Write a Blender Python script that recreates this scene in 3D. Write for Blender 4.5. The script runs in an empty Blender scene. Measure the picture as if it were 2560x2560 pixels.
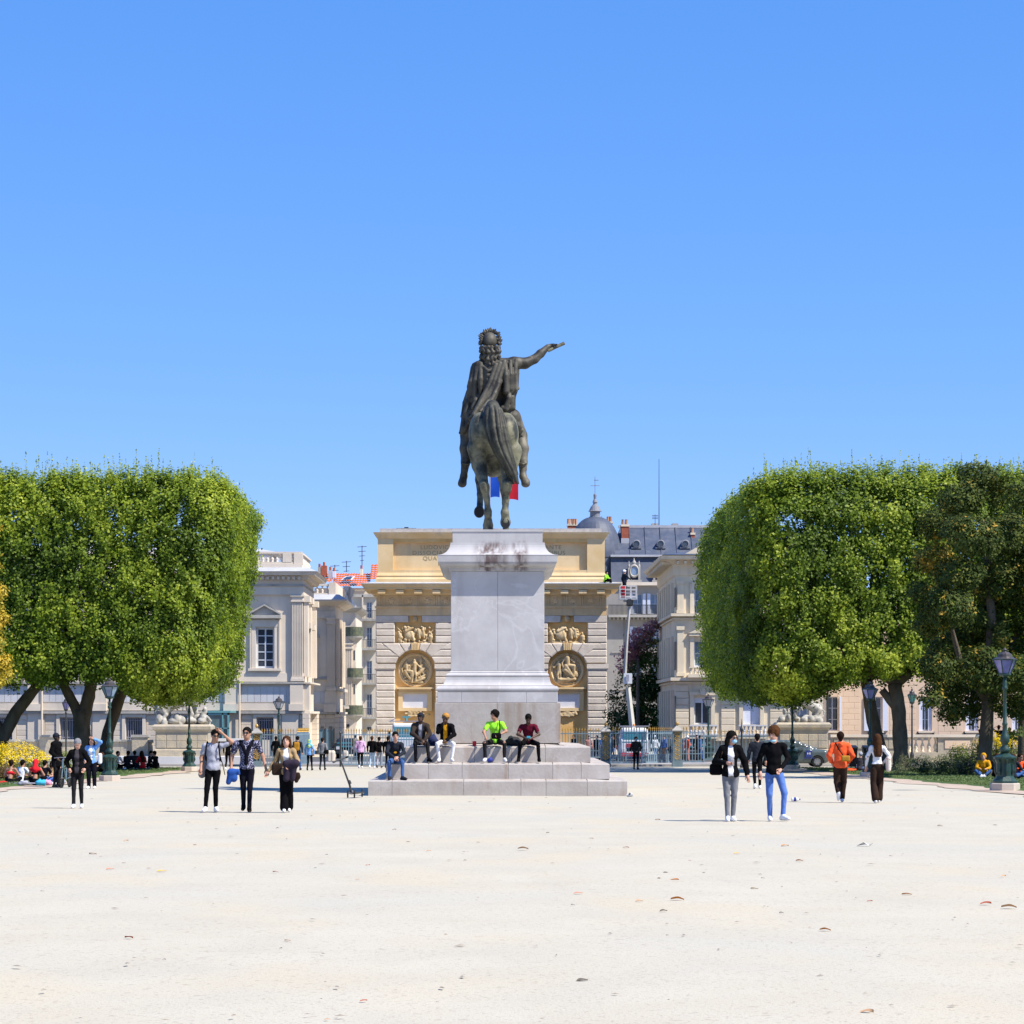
import bpy, math, random
import numpy as np
from mathutils import Vector, Matrix
random.seed(7); RNG = np.random.default_rng(7)
SC = bpy.context.scene; COL = SC.collection
rad = math.radians
# ---------------------------------------------------------------- camera
F = 6000.0; CX = 1235.0; HY = 1792.0; CZ = 1.55      # pixels of the 2560 px photograph
cam = bpy.data.cameras.new("camera"); cam_o = bpy.data.objects.new("camera", cam); COL.objects.link(cam_o)
cam_o.location = (0, 0, CZ); cam_o.rotation_euler = (rad(90), 0, 0)
cam.sensor_width = 36; cam.lens = F/2560*36
cam.shift_x = (1280-CX)/2560; cam.shift_y = (HY-1280)/2560
cam.clip_start = 0.5; cam.clip_end = 6000
SC.camera = cam_o
# ---------------------------------------------------------------- sky, sun, exposure
SUN = Vector((0.70, -0.37, 1.0)).normalized()
el = math.asin(SUN.z); az = math.atan2(SUN.x, SUN.y)
w = bpy.data.worlds.new("World"); SC.world = w; w.use_nodes = True
nt = w.node_tree; nt.nodes.clear()
sky = nt.nodes.new("ShaderNodeTexSky"); sky.sky_type = 'NISHITA'; sky.sun_disc = False
sky.sun_elevation = el; sky.sun_rotation = az; sky.altitude = 0; sky.air_density = 0.5; sky.dust_density = 0.0; sky.ozone_density = 3.0
EXPO = 0.90; SKYS = 0.12; GAIN = SKYS*2**EXPO
bg = nt.nodes.new("ShaderNodeBackground"); bg.inputs[1].default_value = SKYS
sep = nt.nodes.new("ShaderNodeSeparateColor"); com = nt.nodes.new("ShaderNodeCombineColor"); nt.links.new(sky.outputs[0], sep.inputs[0])
for i, (gain, gam) in enumerate(((.69, .93), (.715, .55), (1.12, .30))):   # camera colour response of the deep blue sky
    p_ = nt.nodes.new("ShaderNodeMath"); p_.operation = 'POWER'; q_ = nt.nodes.new("ShaderNodeMath"); q_.operation = 'MULTIPLY'; r_ = nt.nodes.new("ShaderNodeMath"); r_.operation = 'MULTIPLY'
    q_.inputs[1].default_value = .19; p_.inputs[1].default_value = gam; r_.inputs[1].default_value = gain/GAIN
    nt.links.new(sep.outputs[i], q_.inputs[0]); nt.links.new(q_.outputs[0], p_.inputs[0]); nt.links.new(p_.outputs[0], r_.inputs[0]); nt.links.new(r_.outputs[0], com.inputs[i])
ou = nt.nodes.new("ShaderNodeOutputWorld")
nt.links.new(com.outputs[0], bg.inputs[0]); nt.links.new(bg.outputs[0], ou.inputs[0])
sl = bpy.data.lights.new("sun", 'SUN'); sl.energy = 4.3; sl.angle = rad(0.5); sl.color = (1.0, 0.93, 0.83)
so = bpy.data.objects.new("sun", sl); COL.objects.link(so); so.rotation_euler = SUN.to_track_quat('Z', 'Y').to_euler(); so.location = (30, -10, 40)
SC.view_settings.view_transform = 'Standard'; SC.view_settings.look = 'None'; SC.view_settings.gamma = 1
SC.view_settings.use_curve_mapping = False; SC.view_settings.exposure = EXPO
# ---------------------------------------------------------------- coordinates
SLOPE = 0.0098; ZS = -1.39                              # the square falls gently away; street level
def zg(y): return -SLOPE*y if y < 142 else ZS
def X(px, d): return (px-CX)*d/F
def Z(py, d): return CZ-(py-HY)*d/F
def P(px, py, d): return Vector((X(px, d), d, Z(py, d)))
def D(py): return CZ*F/(py-HY-SLOPE*F)                  # distance of a ground point of the square
def G(px, py): d = D(py); return Vector((X(px, d), d, zg(d)))
# ---------------------------------------------------------------- objects
def tag(o, label=None, cat=None, group=None, kind=None):
    if label: o['label'] = label
    if cat: o['category'] = cat
    if group: o['group'] = group
    if kind: o['kind'] = kind
    return o
def thing(name, label, cat, loc=(0, 0, 0), rz=0, group=None, sc=1):
    o = bpy.data.objects.new(name, None); COL.objects.link(o); o.location = loc; o.rotation_euler = (0, 0, rz)
    o.scale = (sc, sc, sc); o.empty_display_size = .2
    return tag(o, label, cat, group)
def link(name, me, parent=None, mat=None, world=False):
    o = bpy.data.objects.new(name, me); COL.objects.link(o)
    if mat is not None and len(me.materials) == 0: me.materials.append(mat)
    if parent is not None:
        o.parent = parent
        if world:
            q = parent; off = Vector(q.location)
            if q.parent: off = off + Vector(q.parent.location)
            o.location = -off
    return o
def copy_tree(o, parent=None):
    c = o.copy(); COL.objects.link(c)
    if parent is not None: c.parent = parent
    for ch in list(o.children): copy_tree(ch, c)
    return c
class MB:
    """mesh builder"""
    def __init__(s): s.v = []; s.f = []; s.m = []; s.cm = 0
    def add(s, vs, fs, M=None):
        b = len(s.v)
        for p in vs: s.v.append(tuple(M @ Vector(p)) if M is not None else tuple(p))
        for f in fs: s.f.append(tuple(b+i for i in f)); s.m.append(s.cm)
        return s
    def box(s, x0, x1, y0, y1, z0, z1, M=None):
        vs = [(x0,y0,z0),(x1,y0,z0),(x1,y1,z0),(x0,y1,z0),(x0,y0,z1),(x1,y0,z1),(x1,y1,z1),(x0,y1,z1)]
        return s.add(vs, [(0,3,2,1),(4,5,6,7),(0,1,5,4),(1,2,6,5),(2,3,7,6),(3,0,4,7)], M)
    def prism(s, poly, y0, y1, M=None):           # polygon in x,z, extruded along y
        n = len(poly); vs = [(x, y0, z) for x, z in poly]+[(x, y1, z) for x, z in poly]
        fs = [tuple(range(n)), tuple(range(2*n-1, n-1, -1))]+[(i, i+n, (i+1) % n+n, (i+1) % n) for i in range(n)]
        return s.add(vs, fs, M)
    def lathe(s, prof, c=(0, 0, 0), n=16, M=None, a0=0):
        vs = []; fs = []
        for r, z in prof:
            for i in range(n):
                a = a0+2*math.pi*i/n; vs.append((c[0]+r*math.cos(a), c[1]+r*math.sin(a), c[2]+z))
        for k in range(len(prof)-1):
            for i in range(n):
                j = (i+1) % n; fs.append((k*n+i, k*n+j, (k+1)*n+j, (k+1)*n+i))
        fs.append(tuple(range(n-1, -1, -1))); fs.append(tuple((len(prof)-1)*n+i for i in range(n)))
        return s.add(vs, fs, M)
    def tube(s, pts, r, n=8, M=None):
        pts = [Vector(p) for p in pts]; k = len(pts); rr = r if isinstance(r, (list, tuple)) else [r]*k
        vs = []; fs = []; prev = None
        for i, p in enumerate(pts):
            t = (pts[min(i+1, k-1)]-pts[max(i-1, 0)])
            t = t.normalized() if t.length > 1e-9 else Vector((0, 0, 1))
            u = prev if prev is not None else (Vector((1, 0, 0)) if abs(t.x) < .9 else Vector((0, 1, 0)))
            u = (u-t*u.dot(t)); u = u.normalized() if u.length > 1e-6 else t.orthogonal().normalized()
            v = t.cross(u); prev = u
            for j in range(n):
                a = 2*math.pi*j/n; vs.append(p+(u*math.cos(a)+v*math.sin(a))*rr[i])
        for i in range(k-1):
            for j in range(n):
                jj = (j+1) % n; fs.append((i*n+j, i*n+jj, (i+1)*n+jj, (i+1)*n+j))
        fs.append(tuple(range(n-1, -1, -1))); fs.append(tuple((k-1)*n+j for j in range(n)))
        return s.add(vs, fs, M)
    def ringprof(s, cx, cy, hx, hy, prof, cap=True):  # (offset, z) profile swept round a rectangle
        vs = []; fs = []
        for o, z in prof:
            vs += [(cx-hx-o, cy-hy-o, z), (cx+hx+o, cy-hy-o, z), (cx+hx+o, cy+hy+o, z), (cx-hx-o, cy+hy+o, z)]
        for k in range(len(prof)-1):
            for i in range(4):
                j = (i+1) % 4; fs.append((k*4+i, k*4+j, (k+1)*4+j, (k+1)*4+i))
        if cap:
            fs.append((3, 2, 1, 0)); b = (len(prof)-1)*4; fs.append((b, b+1, b+2, b+3))
        return s.add(vs, fs)
    def pillow(s, poly, w0, w1, ch, M=None):        # polygon in u,v; back at w0, proud front at w1 with chamfer ch
        n = len(poly); cxx = sum(p[0] for p in poly)/n; cyy = sum(p[1] for p in poly)/n
        ins = []
        for x, z in poly:
            dx, dz = cxx-x, cyy-z; ins.append((x+math.copysign(min(ch, abs(dx)*.8), dx), z+math.copysign(min(ch, abs(dz)*.8), dz)))
        vs = [(x, -w0, z) for x, z in poly]+[(x, -w1+ch*.8, z) for x, z in poly]+[(x, -w1, z) for x, z in ins]
        fs = [(i, (i+1) % n, (i+1) % n+n, i+n) for i in range(n)]+[(i+n, (i+1) % n+n, (i+1) % n+2*n, i+2*n) for i in range(n)]
        fs.append(tuple(range(2*n, 3*n)))
        return s.add(vs, fs, M)
    def mesh(s, name, mats, smooth=False):
        me = bpy.data.meshes.new(name); me.from_pydata(s.v, [], s.f)
        for m in (mats if isinstance(mats, (list, tuple)) else [mats]): me.materials.append(m)
        if any(s.m): me.polygons.foreach_set('material_index', s.m)
        if smooth: me.polygons.foreach_set('use_smooth', [True]*len(s.f))
        me.update(); return me
    def obj(s, name, mats, parent=None, smooth=False, world=True):
        return link(name, s.mesh(name, mats, smooth), parent, world=world)
def frame(ox, oy, a):                                  # wall frame: u along wall, -y out of it (local), v up
    return Matrix.Translation((ox, oy, 0)) @ Matrix.Rotation(a, 4, 'Z')
# ---------------------------------------------------------------- materials
MATS = {}
def mat(name, col, col2=None, rough=.85, scale=1.5, bump=.15, bscale=30, metal=0, rnd=.0, stretch=(1, 1, 1), streak=None, lo=.35, hi=.65, spec=.3, transl=0, coords='W', emis=None):
    if name in MATS: return MATS[name]
    m = bpy.data.materials.new(name); m.use_nodes = True; t = m.node_tree; n = t.nodes; L = t.links
    b = n['Principled BSDF']; b.inputs['Roughness'].default_value = rough; b.inputs['Metallic'].default_value = metal
    b.inputs['Specular IOR Level'].default_value = spec
    if coords == 'W': g = n.new('ShaderNodeNewGeometry'); co = g.outputs['Position']
    else: g = n.new('ShaderNodeTexCoord'); co = g.outputs['Object']
    mp = n.new('ShaderNodeMapping'); mp.inputs['Scale'].default_value = stretch; L.new(co, mp.inputs[0])
    c1 = (*col, 1); c2 = (*(col2 if col2 else [c*.82 for c in col]), 1)
    nz = n.new('ShaderNodeTexNoise'); nz.inputs['Scale'].default_value = scale; nz.inputs['Detail'].default_value = 6; nz.inputs['Roughness'].default_value = .62
    L.new(mp.outputs[0], nz.inputs['Vector'])
    rp = n.new('ShaderNodeMapRange'); rp.inputs[1].default_value = lo; rp.inputs[2].default_value = hi; L.new(nz.outputs[0], rp.inputs[0])
    mx = n.new('ShaderNodeMix'); mx.data_type = 'RGBA'; mx.inputs[6].default_value = c1; mx.inputs[7].default_value = c2
    L.new(rp.outputs[0], mx.inputs[0]); out = mx.outputs[2]
    if streak:                                          # vertical stains: (colour, strength, scale)
        sc_, am, fr = streak
        mp2 = n.new('ShaderNodeMapping'); mp2.inputs['Scale'].default_value = (1, 1, .12); L.new(co, mp2.inputs[0])
        n2 = n.new('ShaderNodeTexNoise'); n2.inputs['Scale'].default_value = fr; n2.inputs['Detail'].default_value = 4; L.new(mp2.outputs[0], n2.inputs['Vector'])
        r2 = n.new('ShaderNodeMapRange'); r2.inputs[1].default_value = .55; r2.inputs[2].default_value = .75; r2.inputs[4].default_value = am; L.new(n2.outputs[0], r2.inputs[0])
        m2 = n.new('ShaderNodeMix'); m2.data_type = 'RGBA'; m2.inputs[7].default_value = (*sc_, 1); L.new(out, m2.inputs[6]); L.new(r2.outputs[0], m2.inputs[0]); out = m2.outputs[2]
    if rnd:
        oi = n.new('ShaderNodeObjectInfo'); r3 = n.new('ShaderNodeMapRange'); r3.inputs[3].default_value = 1-rnd; r3.inputs[4].default_value = 1+rnd*.6
        L.new(oi.outputs['Random'], r3.inputs[0]); vm = n.new('ShaderNodeVectorMath'); vm.operation = 'SCALE'; L.new(out, vm.inputs[0]); L.new(r3.outputs[0], vm.inputs['Scale']); out = vm.outputs[0]
    L.new(out, b.inputs['Base Color'])
    if bump:
        n3 = n.new('ShaderNodeTexNoise'); n3.inputs['Scale'].default_value = bscale; n3.inputs['Detail'].default_value = 4; L.new(co, n3.inputs['Vector'])
        bp = n.new('ShaderNodeBump'); bp.inputs['Strength'].default_value = bump; bp.inputs['Distance'].default_value = .03; L.new(n3.outputs[0], bp.inputs['Height']); L.new(bp.outputs[0], b.inputs['Normal'])
    if transl:
        tr = n.new('ShaderNodeBsdfTranslucent'); L.new(out, tr.inputs[0]); ms = n.new('ShaderNodeMixShader'); ms.inputs[0].default_value = transl
        o = n['Material Output']; L.new(b.outputs[0], ms.inputs[1]); L.new(tr.outputs[0], ms.inputs[2]); L.new(ms.outputs[0], o.inputs[0])
    MATS[name] = m; return m
def leafmat(name, cols, transl=.35, rough=.55):         # colour picked per leaf by the attribute 'tint'
    m = bpy.data.materials.new(name); m.use_nodes = True; t = m.node_tree; n = t.nodes; L = t.links
    b = n['Principled BSDF']; b.inputs['Roughness'].default_value = rough; b.inputs['Specular IOR Level'].default_value = .35
    at = n.new('ShaderNodeAttribute'); at.attribute_name = 'tint'; cr = n.new('ShaderNodeValToRGB'); e = cr.color_ramp.elements
    for i, (p, c) in enumerate(cols):
        k = e[i] if i < 2 else e.new(p)
        k.position = p; k.color = (*c, 1)
    L.new(at.outputs['Fac'], cr.inputs[0]); L.new(cr.outputs[0], b.inputs['Base Color'])
    tr = n.new('ShaderNodeBsdfTranslucent'); L.new(cr.outputs[0], tr.inputs[0]); ms = n.new('ShaderNodeMixShader'); ms.inputs[0].default_value = transl
    o = n['Material Output']; L.new(b.outputs[0], ms.inputs[1]); L.new(tr.outputs[0], ms.inputs[2]); L.new(ms.outputs[0], o.inputs[0])
    return m
# ---------------------------------------------------------------- implicit surfaces (for people, horse, reliefs)
class Field:
    def __init__(s, lo, hi, h):
        s.h = h; s.lo = np.array(lo, float)-2*h; n = np.ceil((np.array(hi, float)+2*h-s.lo)/h).astype(int)+1
        s.n = n; s.a = np.full(n, 9.0, np.float32)
        s.ax = [s.lo[i]+h*np.arange(n[i]) for i in range(3)]
    def _sub(s, lo, hi, m):
        i0 = np.maximum(((np.array(lo)-m-s.lo)/s.h).astype(int), 0); i1 = np.minimum(((np.array(hi)+m-s.lo)/s.h).astype(int)+2, s.n)
        if np.any(i1 <= i0): return None
        sl = tuple(slice(a, b) for a, b in zip(i0, i1))
        return sl, s.ax[0][sl[0]][:, None, None], s.ax[1][sl[1]][None, :, None], s.ax[2][sl[2]][None, None, :]
    def _mix(s, sl, d, k, sub=False):
        a = s.a[sl]
        if sub: s.a[sl] = np.maximum(a, -d); return
        hh = np.clip(.5+.5*(d-a)/max(k, 1e-5), 0, 1); s.a[sl] = d*(1-hh)+a*hh-k*hh*(1-hh)
    def cap(s, a, b, ra, rb=None, k=.03, sub=False):
        rb = ra if rb is None else rb; a = np.array(a, float); b = np.array(b, float); r = max(ra, rb)
        q = s._sub(np.minimum(a, b)-r, np.maximum(a, b)+r, k+2*s.h)
        if q is None: return s
        sl, x, y, z = q; ab = b-a; L2 = max(ab @ ab, 1e-9)
        t = np.clip(((x-a[0])*ab[0]+(y-a[1])*ab[1]+(z-a[2])*ab[2])/L2, 0, 1)
        d = np.sqrt((x-a[0]-t*ab[0])**2+(y-a[1]-t*ab[1])**2+(z-a[2]-t*ab[2])**2)-(ra+(rb-ra)*t)
        s._mix(sl, d.astype(np.float32), k, sub); return s
    def chain(s, pts, rs, k=.03):
        if not isinstance(rs, (list, tuple)): rs = [rs]*len(pts)
        for i in range(len(pts)-1): s.cap(pts[i], pts[i+1], rs[i], rs[i+1], k)
        return s
    def ell(s, c, r, k=.03, R=None, sub=False):
        c = np.array(c, float); r = np.array(r, float); m = r.max() if R is not None else r
        q = s._sub(c-m, c+m, k+2*s.h)
        if q is None: return s
        sl, x, y, z = q; x = x-c[0]; y = y-c[1]; z = z-c[2]
        if R is not None:
            Rm = np.array(R.to_3x3()) if isinstance(R, Matrix) else np.array(R)
            x, y, z = (x*Rm[0, 0]+y*Rm[1, 0]+z*Rm[2, 0], x*Rm[0, 1]+y*Rm[1, 1]+z*Rm[2, 1], x*Rm[0, 2]+y*Rm[1, 2]+z*Rm[2, 2])
        k0 = np.sqrt((x/r[0])**2+(y/r[1])**2+(z/r[2])**2); k1 = np.sqrt((x/r[0]**2)**2+(y/r[1]**2)**2+(z/r[2]**2)**2)+1e-9
        d = k0*(k0-1)/k1; s._mix(sl, d.astype(np.float32), k, sub); return s
    def box(s, c, b, r=.05, k=.03, sub=False):           # rounded box, half sizes b
        c = np.array(c, float); b = np.array(b, float)
        q = s._sub(c-b, c+b, k+2*s.h)
        if q is None: return s
        sl, x, y, z = q; dx = abs(x-c[0])-b[0]+r; dy = abs(y-c[1])-b[1]+r; dz = abs(z-c[2])-b[2]+r
        d = np.sqrt(np.maximum(dx, 0)**2+np.maximum(dy, 0)**2+np.maximum(dz, 0)**2)+np.minimum(np.maximum(np.maximum(dx, dy), dz), 0)-r
        s._mix(sl, d.astype(np.float32), k, sub); return s
    def warp(s, fn):                                    # add a displacement fn(x,y,z) to the field
        x = s.ax[0][:, None, None]; y = s.ax[1][None, :, None]; z = s.ax[2][None, None, :]
        s.a = (s.a+fn(x, y, z)).astype(np.float32); return s
    def mesh(s, name, mats=None, smooth=True, loc=None):
        a = s.a; ins = a < 0; h = s.h
        c = np.zeros(tuple(s.n-1), np.int8)
        for dx in (0, 1):
            for dy in (0, 1):
                for dz in (0, 1): c += ins[dx:dx+s.n[0]-1, dy:dy+s.n[1]-1, dz:dz+s.n[2]-1]
        act = np.argwhere((c > 0) & (c < 8)); idx = -np.ones(tuple(s.n-1), np.int64); idx[tuple(act.T)] = np.arange(len(act))
        acc = np.zeros((len(act), 3)); cnt = np.zeros(len(act))
        for ax in range(3):
            o = [i for i in range(3) if i != ax]
            for u in (0, 1):
                for v in (0, 1):
                    p0 = act.copy(); p0[:, o[0]] += u; p0[:, o[1]] += v; p1 = p0.copy(); p1[:, ax] += 1
                    f0 = a[tuple(p0.T)]; f1 = a[tuple(p1.T)]; cr = (f0 < 0) != (f1 < 0)
                    t = np.where(cr, f0/np.where(cr, f0-f1, 1), 0); q = p0.astype(float); q[:, ax] += t
                    acc[cr] += q[cr]; cnt[cr] += 1
        vs = s.lo+h*(acc/cnt[:, None])
        faces = []
        for ax in range(3):
            o0, o1 = [(1, 2), (2, 0), (0, 1)][ax]
            sl0 = [slice(None)]*3; sl1 = [slice(None)]*3; sl0[ax] = slice(0, -1); sl1[ax] = slice(1, None)
            cr = ins[tuple(sl0)] != ins[tuple(sl1)]; e = np.argwhere(cr); e = e[(e[:, o0] > 0) & (e[:, o1] > 0)]
            if not len(e): continue
            flip = ins[tuple(e.T)]
            def cell(du, dv): q = e.copy(); q[:, o0] -= du; q[:, o1] -= dv; q = np.minimum(q, s.n-2); return idx[tuple(q.T)]
            q = np.stack([cell(1, 1), cell(0, 1), cell(0, 0), cell(1, 0)], 1); q[~flip] = q[~flip][:, ::-1]
            faces.append(q)
        fa = np.concatenate(faces); fa = fa[(fa >= 0).all(1)]
        me = bpy.data.meshes.new(name); me.vertices.add(len(vs)); me.loops.add(fa.size); me.polygons.add(len(fa))
        if loc is not None: vs = vs-np.array(loc)
        me.vertices.foreach_set('co', vs.ravel()); me.loops.foreach_set('vertex_index', fa.ravel().astype(np.int32))
        me.polygons.foreach_set('loop_start', np.arange(0, fa.size, 4, dtype=np.int32)); 
        if mats is not None:
            for m in (mats if isinstance(mats, (list, tuple)) else [mats]): me.materials.append(m)
        if smooth: me.polygons.foreach_set('use_smooth', np.ones(len(fa), bool))
        me.update(calc_edges=True); me.validate(); return me
def leaves(name, pts, nrm, size, mat_, tint, parent=None, world=True, asp=.7, kind=None, rng=RNG, jit=.45):
    """one quad per leaf; pts (n,3), nrm (n,3) rough facing, size (n,)"""
    n = len(pts); nrm = nrm+rng.normal(0, jit, (n, 3)); nrm /= np.linalg.norm(nrm, axis=1)[:, None]+1e-9
    r = rng.normal(0, 1, (n, 3)); u = np.cross(nrm, r); u /= np.linalg.norm(u, axis=1)[:, None]+1e-9; v = np.cross(nrm, u)
    s = size[:, None]
    q = np.stack([pts-u*s*.5, pts+v*s*.5*asp-nrm*s*.08, pts+u*s*.5+nrm*s*.05, pts-v*s*.5*asp-nrm*s*.08], 1).reshape(-1, 3)
    me = bpy.data.meshes.new(name); me.vertices.add(4*n); me.loops.add(4*n); me.polygons.add(n)
    me.vertices.foreach_set('co', q.ravel()); me.loops.foreach_set('vertex_index', np.arange(4*n, dtype=np.int32))
    me.polygons.foreach_set('loop_start', np.arange(0, 4*n, 4, dtype=np.int32)); me.update(calc_edges=True)
    at = me.attributes.new('tint', 'FLOAT', 'POINT'); at.data.foreach_set('value', np.repeat(tint, 4).astype(np.float32))
    me.materials.append(mat_); o = link(name, me, parent, world=world)
    if kind: o['kind'] = kind
    return o
# ================================================================ ground
M_sand = mat('sand', (.46,.43,.348), (.432,.398,.315), rough=.95, scale=.6, bump=.0, spec=.1)
def sand_detail():
    t = M_sand.node_tree; n = t.nodes; L = t.links; b = n['Principled BSDF']
    g = n.new('ShaderNodeNewGeometry'); base = b.inputs['Base Color'].links[0].from_socket
    def layer(scale, lo, hi, col, amt, stretch=(1, 1, 1), det=3):
        nonlocal base
        mp = n.new('ShaderNodeMapping'); mp.inputs['Scale'].default_value = stretch; L.new(g.outputs['Position'], mp.inputs[0])
        z = n.new('ShaderNodeTexNoise'); z.inputs['Scale'].default_value = scale; z.inputs['Detail'].default_value = det; L.new(mp.outputs[0], z.inputs['Vector'])
        r = n.new('ShaderNodeMapRange'); r.inputs[1].default_value = lo; r.inputs[2].default_value = hi; r.inputs[4].default_value = amt; L.new(z.outputs[0], r.inputs[0])
        m = n.new('ShaderNodeMix'); m.data_type = 'RGBA'; m.inputs[7].default_value = (*col, 1); L.new(base, m.inputs[6]); L.new(r.outputs[0], m.inputs[0]); base = m.outputs[2]
    layer(.9, .5, .68, (.40,.375,.31), .45, (1, .6, 1), 6)
    layer(.16, .48, .62, (.425,.41,.345), .6, det=5)
    layer(.5, .5, .66, (.475,.42,.305), .55, (1, .5, 1), 5)
    layer(38, .58, .70, (.28,.24,.19), .65, det=2)
    layer(14, .62, .69, (.26,.22,.17), .5, det=4)
    layer(120, .60, .72, (.28,.25,.21), .30, det=1)
    L.new(base, b.inputs['Base Color'])
    z = n.new('ShaderNodeTexNoise'); z.inputs['Scale'].default_value = 60; z.inputs['Detail'].default_value = 5; L.new(g.outputs['Position'], z.inputs['Vector'])
    bp = n.new('ShaderNodeBump'); bp.inputs['Strength'].default_value = .35; bp.inputs['Distance'].default_value = .012; L.new(z.outputs[0], bp.inputs['Height']); L.new(bp.outputs[0], b.inputs['Normal'])
sand_detail()
def ground():                                           # one sheet to the horizon: terraced square, then street level
    xs = [-3000, -400, -60]+[-40+2*i for i in range(41)]+[60, 400, 3000]
    ys = [-300, -60, 0]+[2*i for i in range(1, 71)]+[142, 143, 300, 1000, 5500]
    vs = []
    for y in ys:
        for x in xs:
            z = zg(max(y, 0)) if y < 142 else ZS
            if 3 < y < 138 and abs(x) < 38: z += .014*math.sin(x*.7+y*.23)*math.sin(y*.31-x*.2)
            vs.append((x, y, z))
    n = len(xs); fs = [(j*n+i, j*n+i+1, (j+1)*n+i+1, (j+1)*n+i) for j in range(len(ys)-1) for i in range(n-1)]
    m = MB(); m.add(vs, fs); return m.obj('ground', M_sand, smooth=True)
tag(ground(), kind='structure')
def sheet(name, x0, x1, y0, y1, dz, m, kind='structure', nx=1):
    b = MB(); ny = max(2, int((y1-y0)/2)); vs = []; xs = [x0+(x1-x0)*i/nx for i in range(nx+1)]
    for j in range(ny+1):
        y = y0+(y1-y0)*j/ny
        for x in xs: vs.append((x, y, zg(y)+dz))
    k = nx+1; b.add(vs, [(j*k+i, j*k+i+1, (j+1)*k+i+1, (j+1)*k+i) for j in range(ny) for i in range(nx)])
    return tag(b.obj(name, m), kind=kind)
M_asph = mat('asphalt', (.10,.10,.105), (.075,.075,.08), rough=.9, scale=2, bump=.2, bscale=60)
M_pave = mat('paving', (.34,.32,.30), (.27,.26,.25), rough=.9, scale=1)
sheet('street', -90, 90, 150, 176, .004, M_asph)
sheet('pavement', -90, 90, 142.5, 149.99, .13, M_pave)
M_turf = mat('turf', (.070,.115,.028), (.048,.085,.020), rough=.95, scale=3, bump=.4, bscale=60)
M_soil = mat('bare_soil', (.36,.27,.20), (.47,.39,.31), rough=.95, scale=2.2)
def lawn(name, side):
    b = MB(); b2 = MB(); vs = []; vs2 = []; n = 60; k = 0
    for j in range(n+1):
        y = 58+(127-58)*j/n; e = 15.75+.18*math.sin(y*.55+side)+.12*math.sin(y*1.7)+.5*max(0, (y-118)/9)**2
        xa, xb = side*e, side*60
        z = zg(y)
        bank = .10
        vs += [(xa, y, z+.01), (xa+side*.6, y, z+bank), (xb, y, z+bank)]
        vs2 += [(xa-side*(1.0+.2*math.sin(y*.9)), y, z+.02), (xa+side*.15, y, z+.035)]
    f = [(j*3+i, j*3+i+1, j*3+i+4, j*3+i+3) for j in range(n) for i in range(2)]
    if side < 0: f = [q[::-1] for q in f]
    b.add(vs, f); lo = tag(b.obj(name, M_turf), kind='structure')
    f = [(j*2, j*2+1, j*2+3, j*2+2) for j in range(n)]
    b2.add(vs2, f); tag(b2.obj('lawn_border', M_soil), kind='structure')
lawn('lawn', -1); lawn('lawn', 1)
M_grass = leafmat('grass_blades', [(0, (.045,.085,.018)), (.5, (.085,.14,.032)), (1, (.15,.20,.06))], .25)
def grass(side, n=42000):
    y = RNG.uniform(60, 126, n); x = side*(15.9+RNG.uniform(0, 1, n)**1.3*14); z = -SLOPE*y+.10
    p = np.stack([x, y, z+RNG.uniform(0, .05, n)], 1); nr = np.tile([0., -1., .3], (n, 1))
    return leaves('grass', p, nr, RNG.uniform(.05, .12, n), M_grass, RNG.uniform(0, 1, n), asp=.25, kind='stuff')
for s_ in (-1, 1):
    o = grass(s_); tag(o, 'short green grass of the lawn on the %s side of the square' % ('left' if s_ < 0 else 'right'), 'grass')
# ================================================================ monument base
M_marb = mat('marble', (.43,.40,.365), (.35,.31,.28), rough=.7, scale=1.3, bump=.2, bscale=14, rnd=.12, streak=((.24,.15,.09), .85, 2.0), spec=.4)
M_marbw = mat('pale_marble', (.465,.455,.455), (.38,.37,.37), rough=.6, scale=1.1, bump=.1, bscale=10, streak=((.30,.255,.23), .5, 1.6), spec=.4)
def veins(m, col, amt, sc):
    t = m.node_tree; n = t.nodes; L = t.links; b = n['Principled BSDF']; base = b.inputs['Base Color'].links[0].from_socket
    g = n.new('ShaderNodeNewGeometry'); z = n.new('ShaderNodeTexNoise'); z.inputs['Scale'].default_value = sc; z.inputs['Detail'].default_value = 5; z.inputs['Distortion'].default_value = 1.6
    L.new(g.outputs['Position'], z.inputs['Vector']); a = n.new('ShaderNodeMath'); a.operation = 'SUBTRACT'; a.inputs[1].default_value = .5; L.new(z.outputs[0], a.inputs[0])
    ab = n.new('ShaderNodeMath'); ab.operation = 'ABSOLUTE'; L.new(a.outputs[0], ab.inputs[0])
    r = n.new('ShaderNodeMapRange'); r.inputs[1].default_value = 0; r.inputs[2].default_value = .012; r.inputs[3].default_value = amt; r.inputs[4].default_value = 0; L.new(ab.outputs[0], r.inputs[0])
    mx = n.new('ShaderNodeMix'); mx.data_type = 'RGBA'; mx.inputs[7].default_value = (*col, 1); L.new(base, mx.inputs[6]); L.new(r.outputs[0], mx.inputs[0]); L.new(mx.outputs[2], b.inputs['Base Color'])
veins(M_marb, (.46,.44,.42), .35, .4); veins(M_marbw, (.56,.55,.56), .4, .35)
M_marbs = mat('stained_marble', (.465,.455,.455), (.38,.37,.37), rough=.6, scale=1.1, bump=.1, bscale=10, streak=((.30,.255,.23), .5, 1.6), spec=.4)
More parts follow.
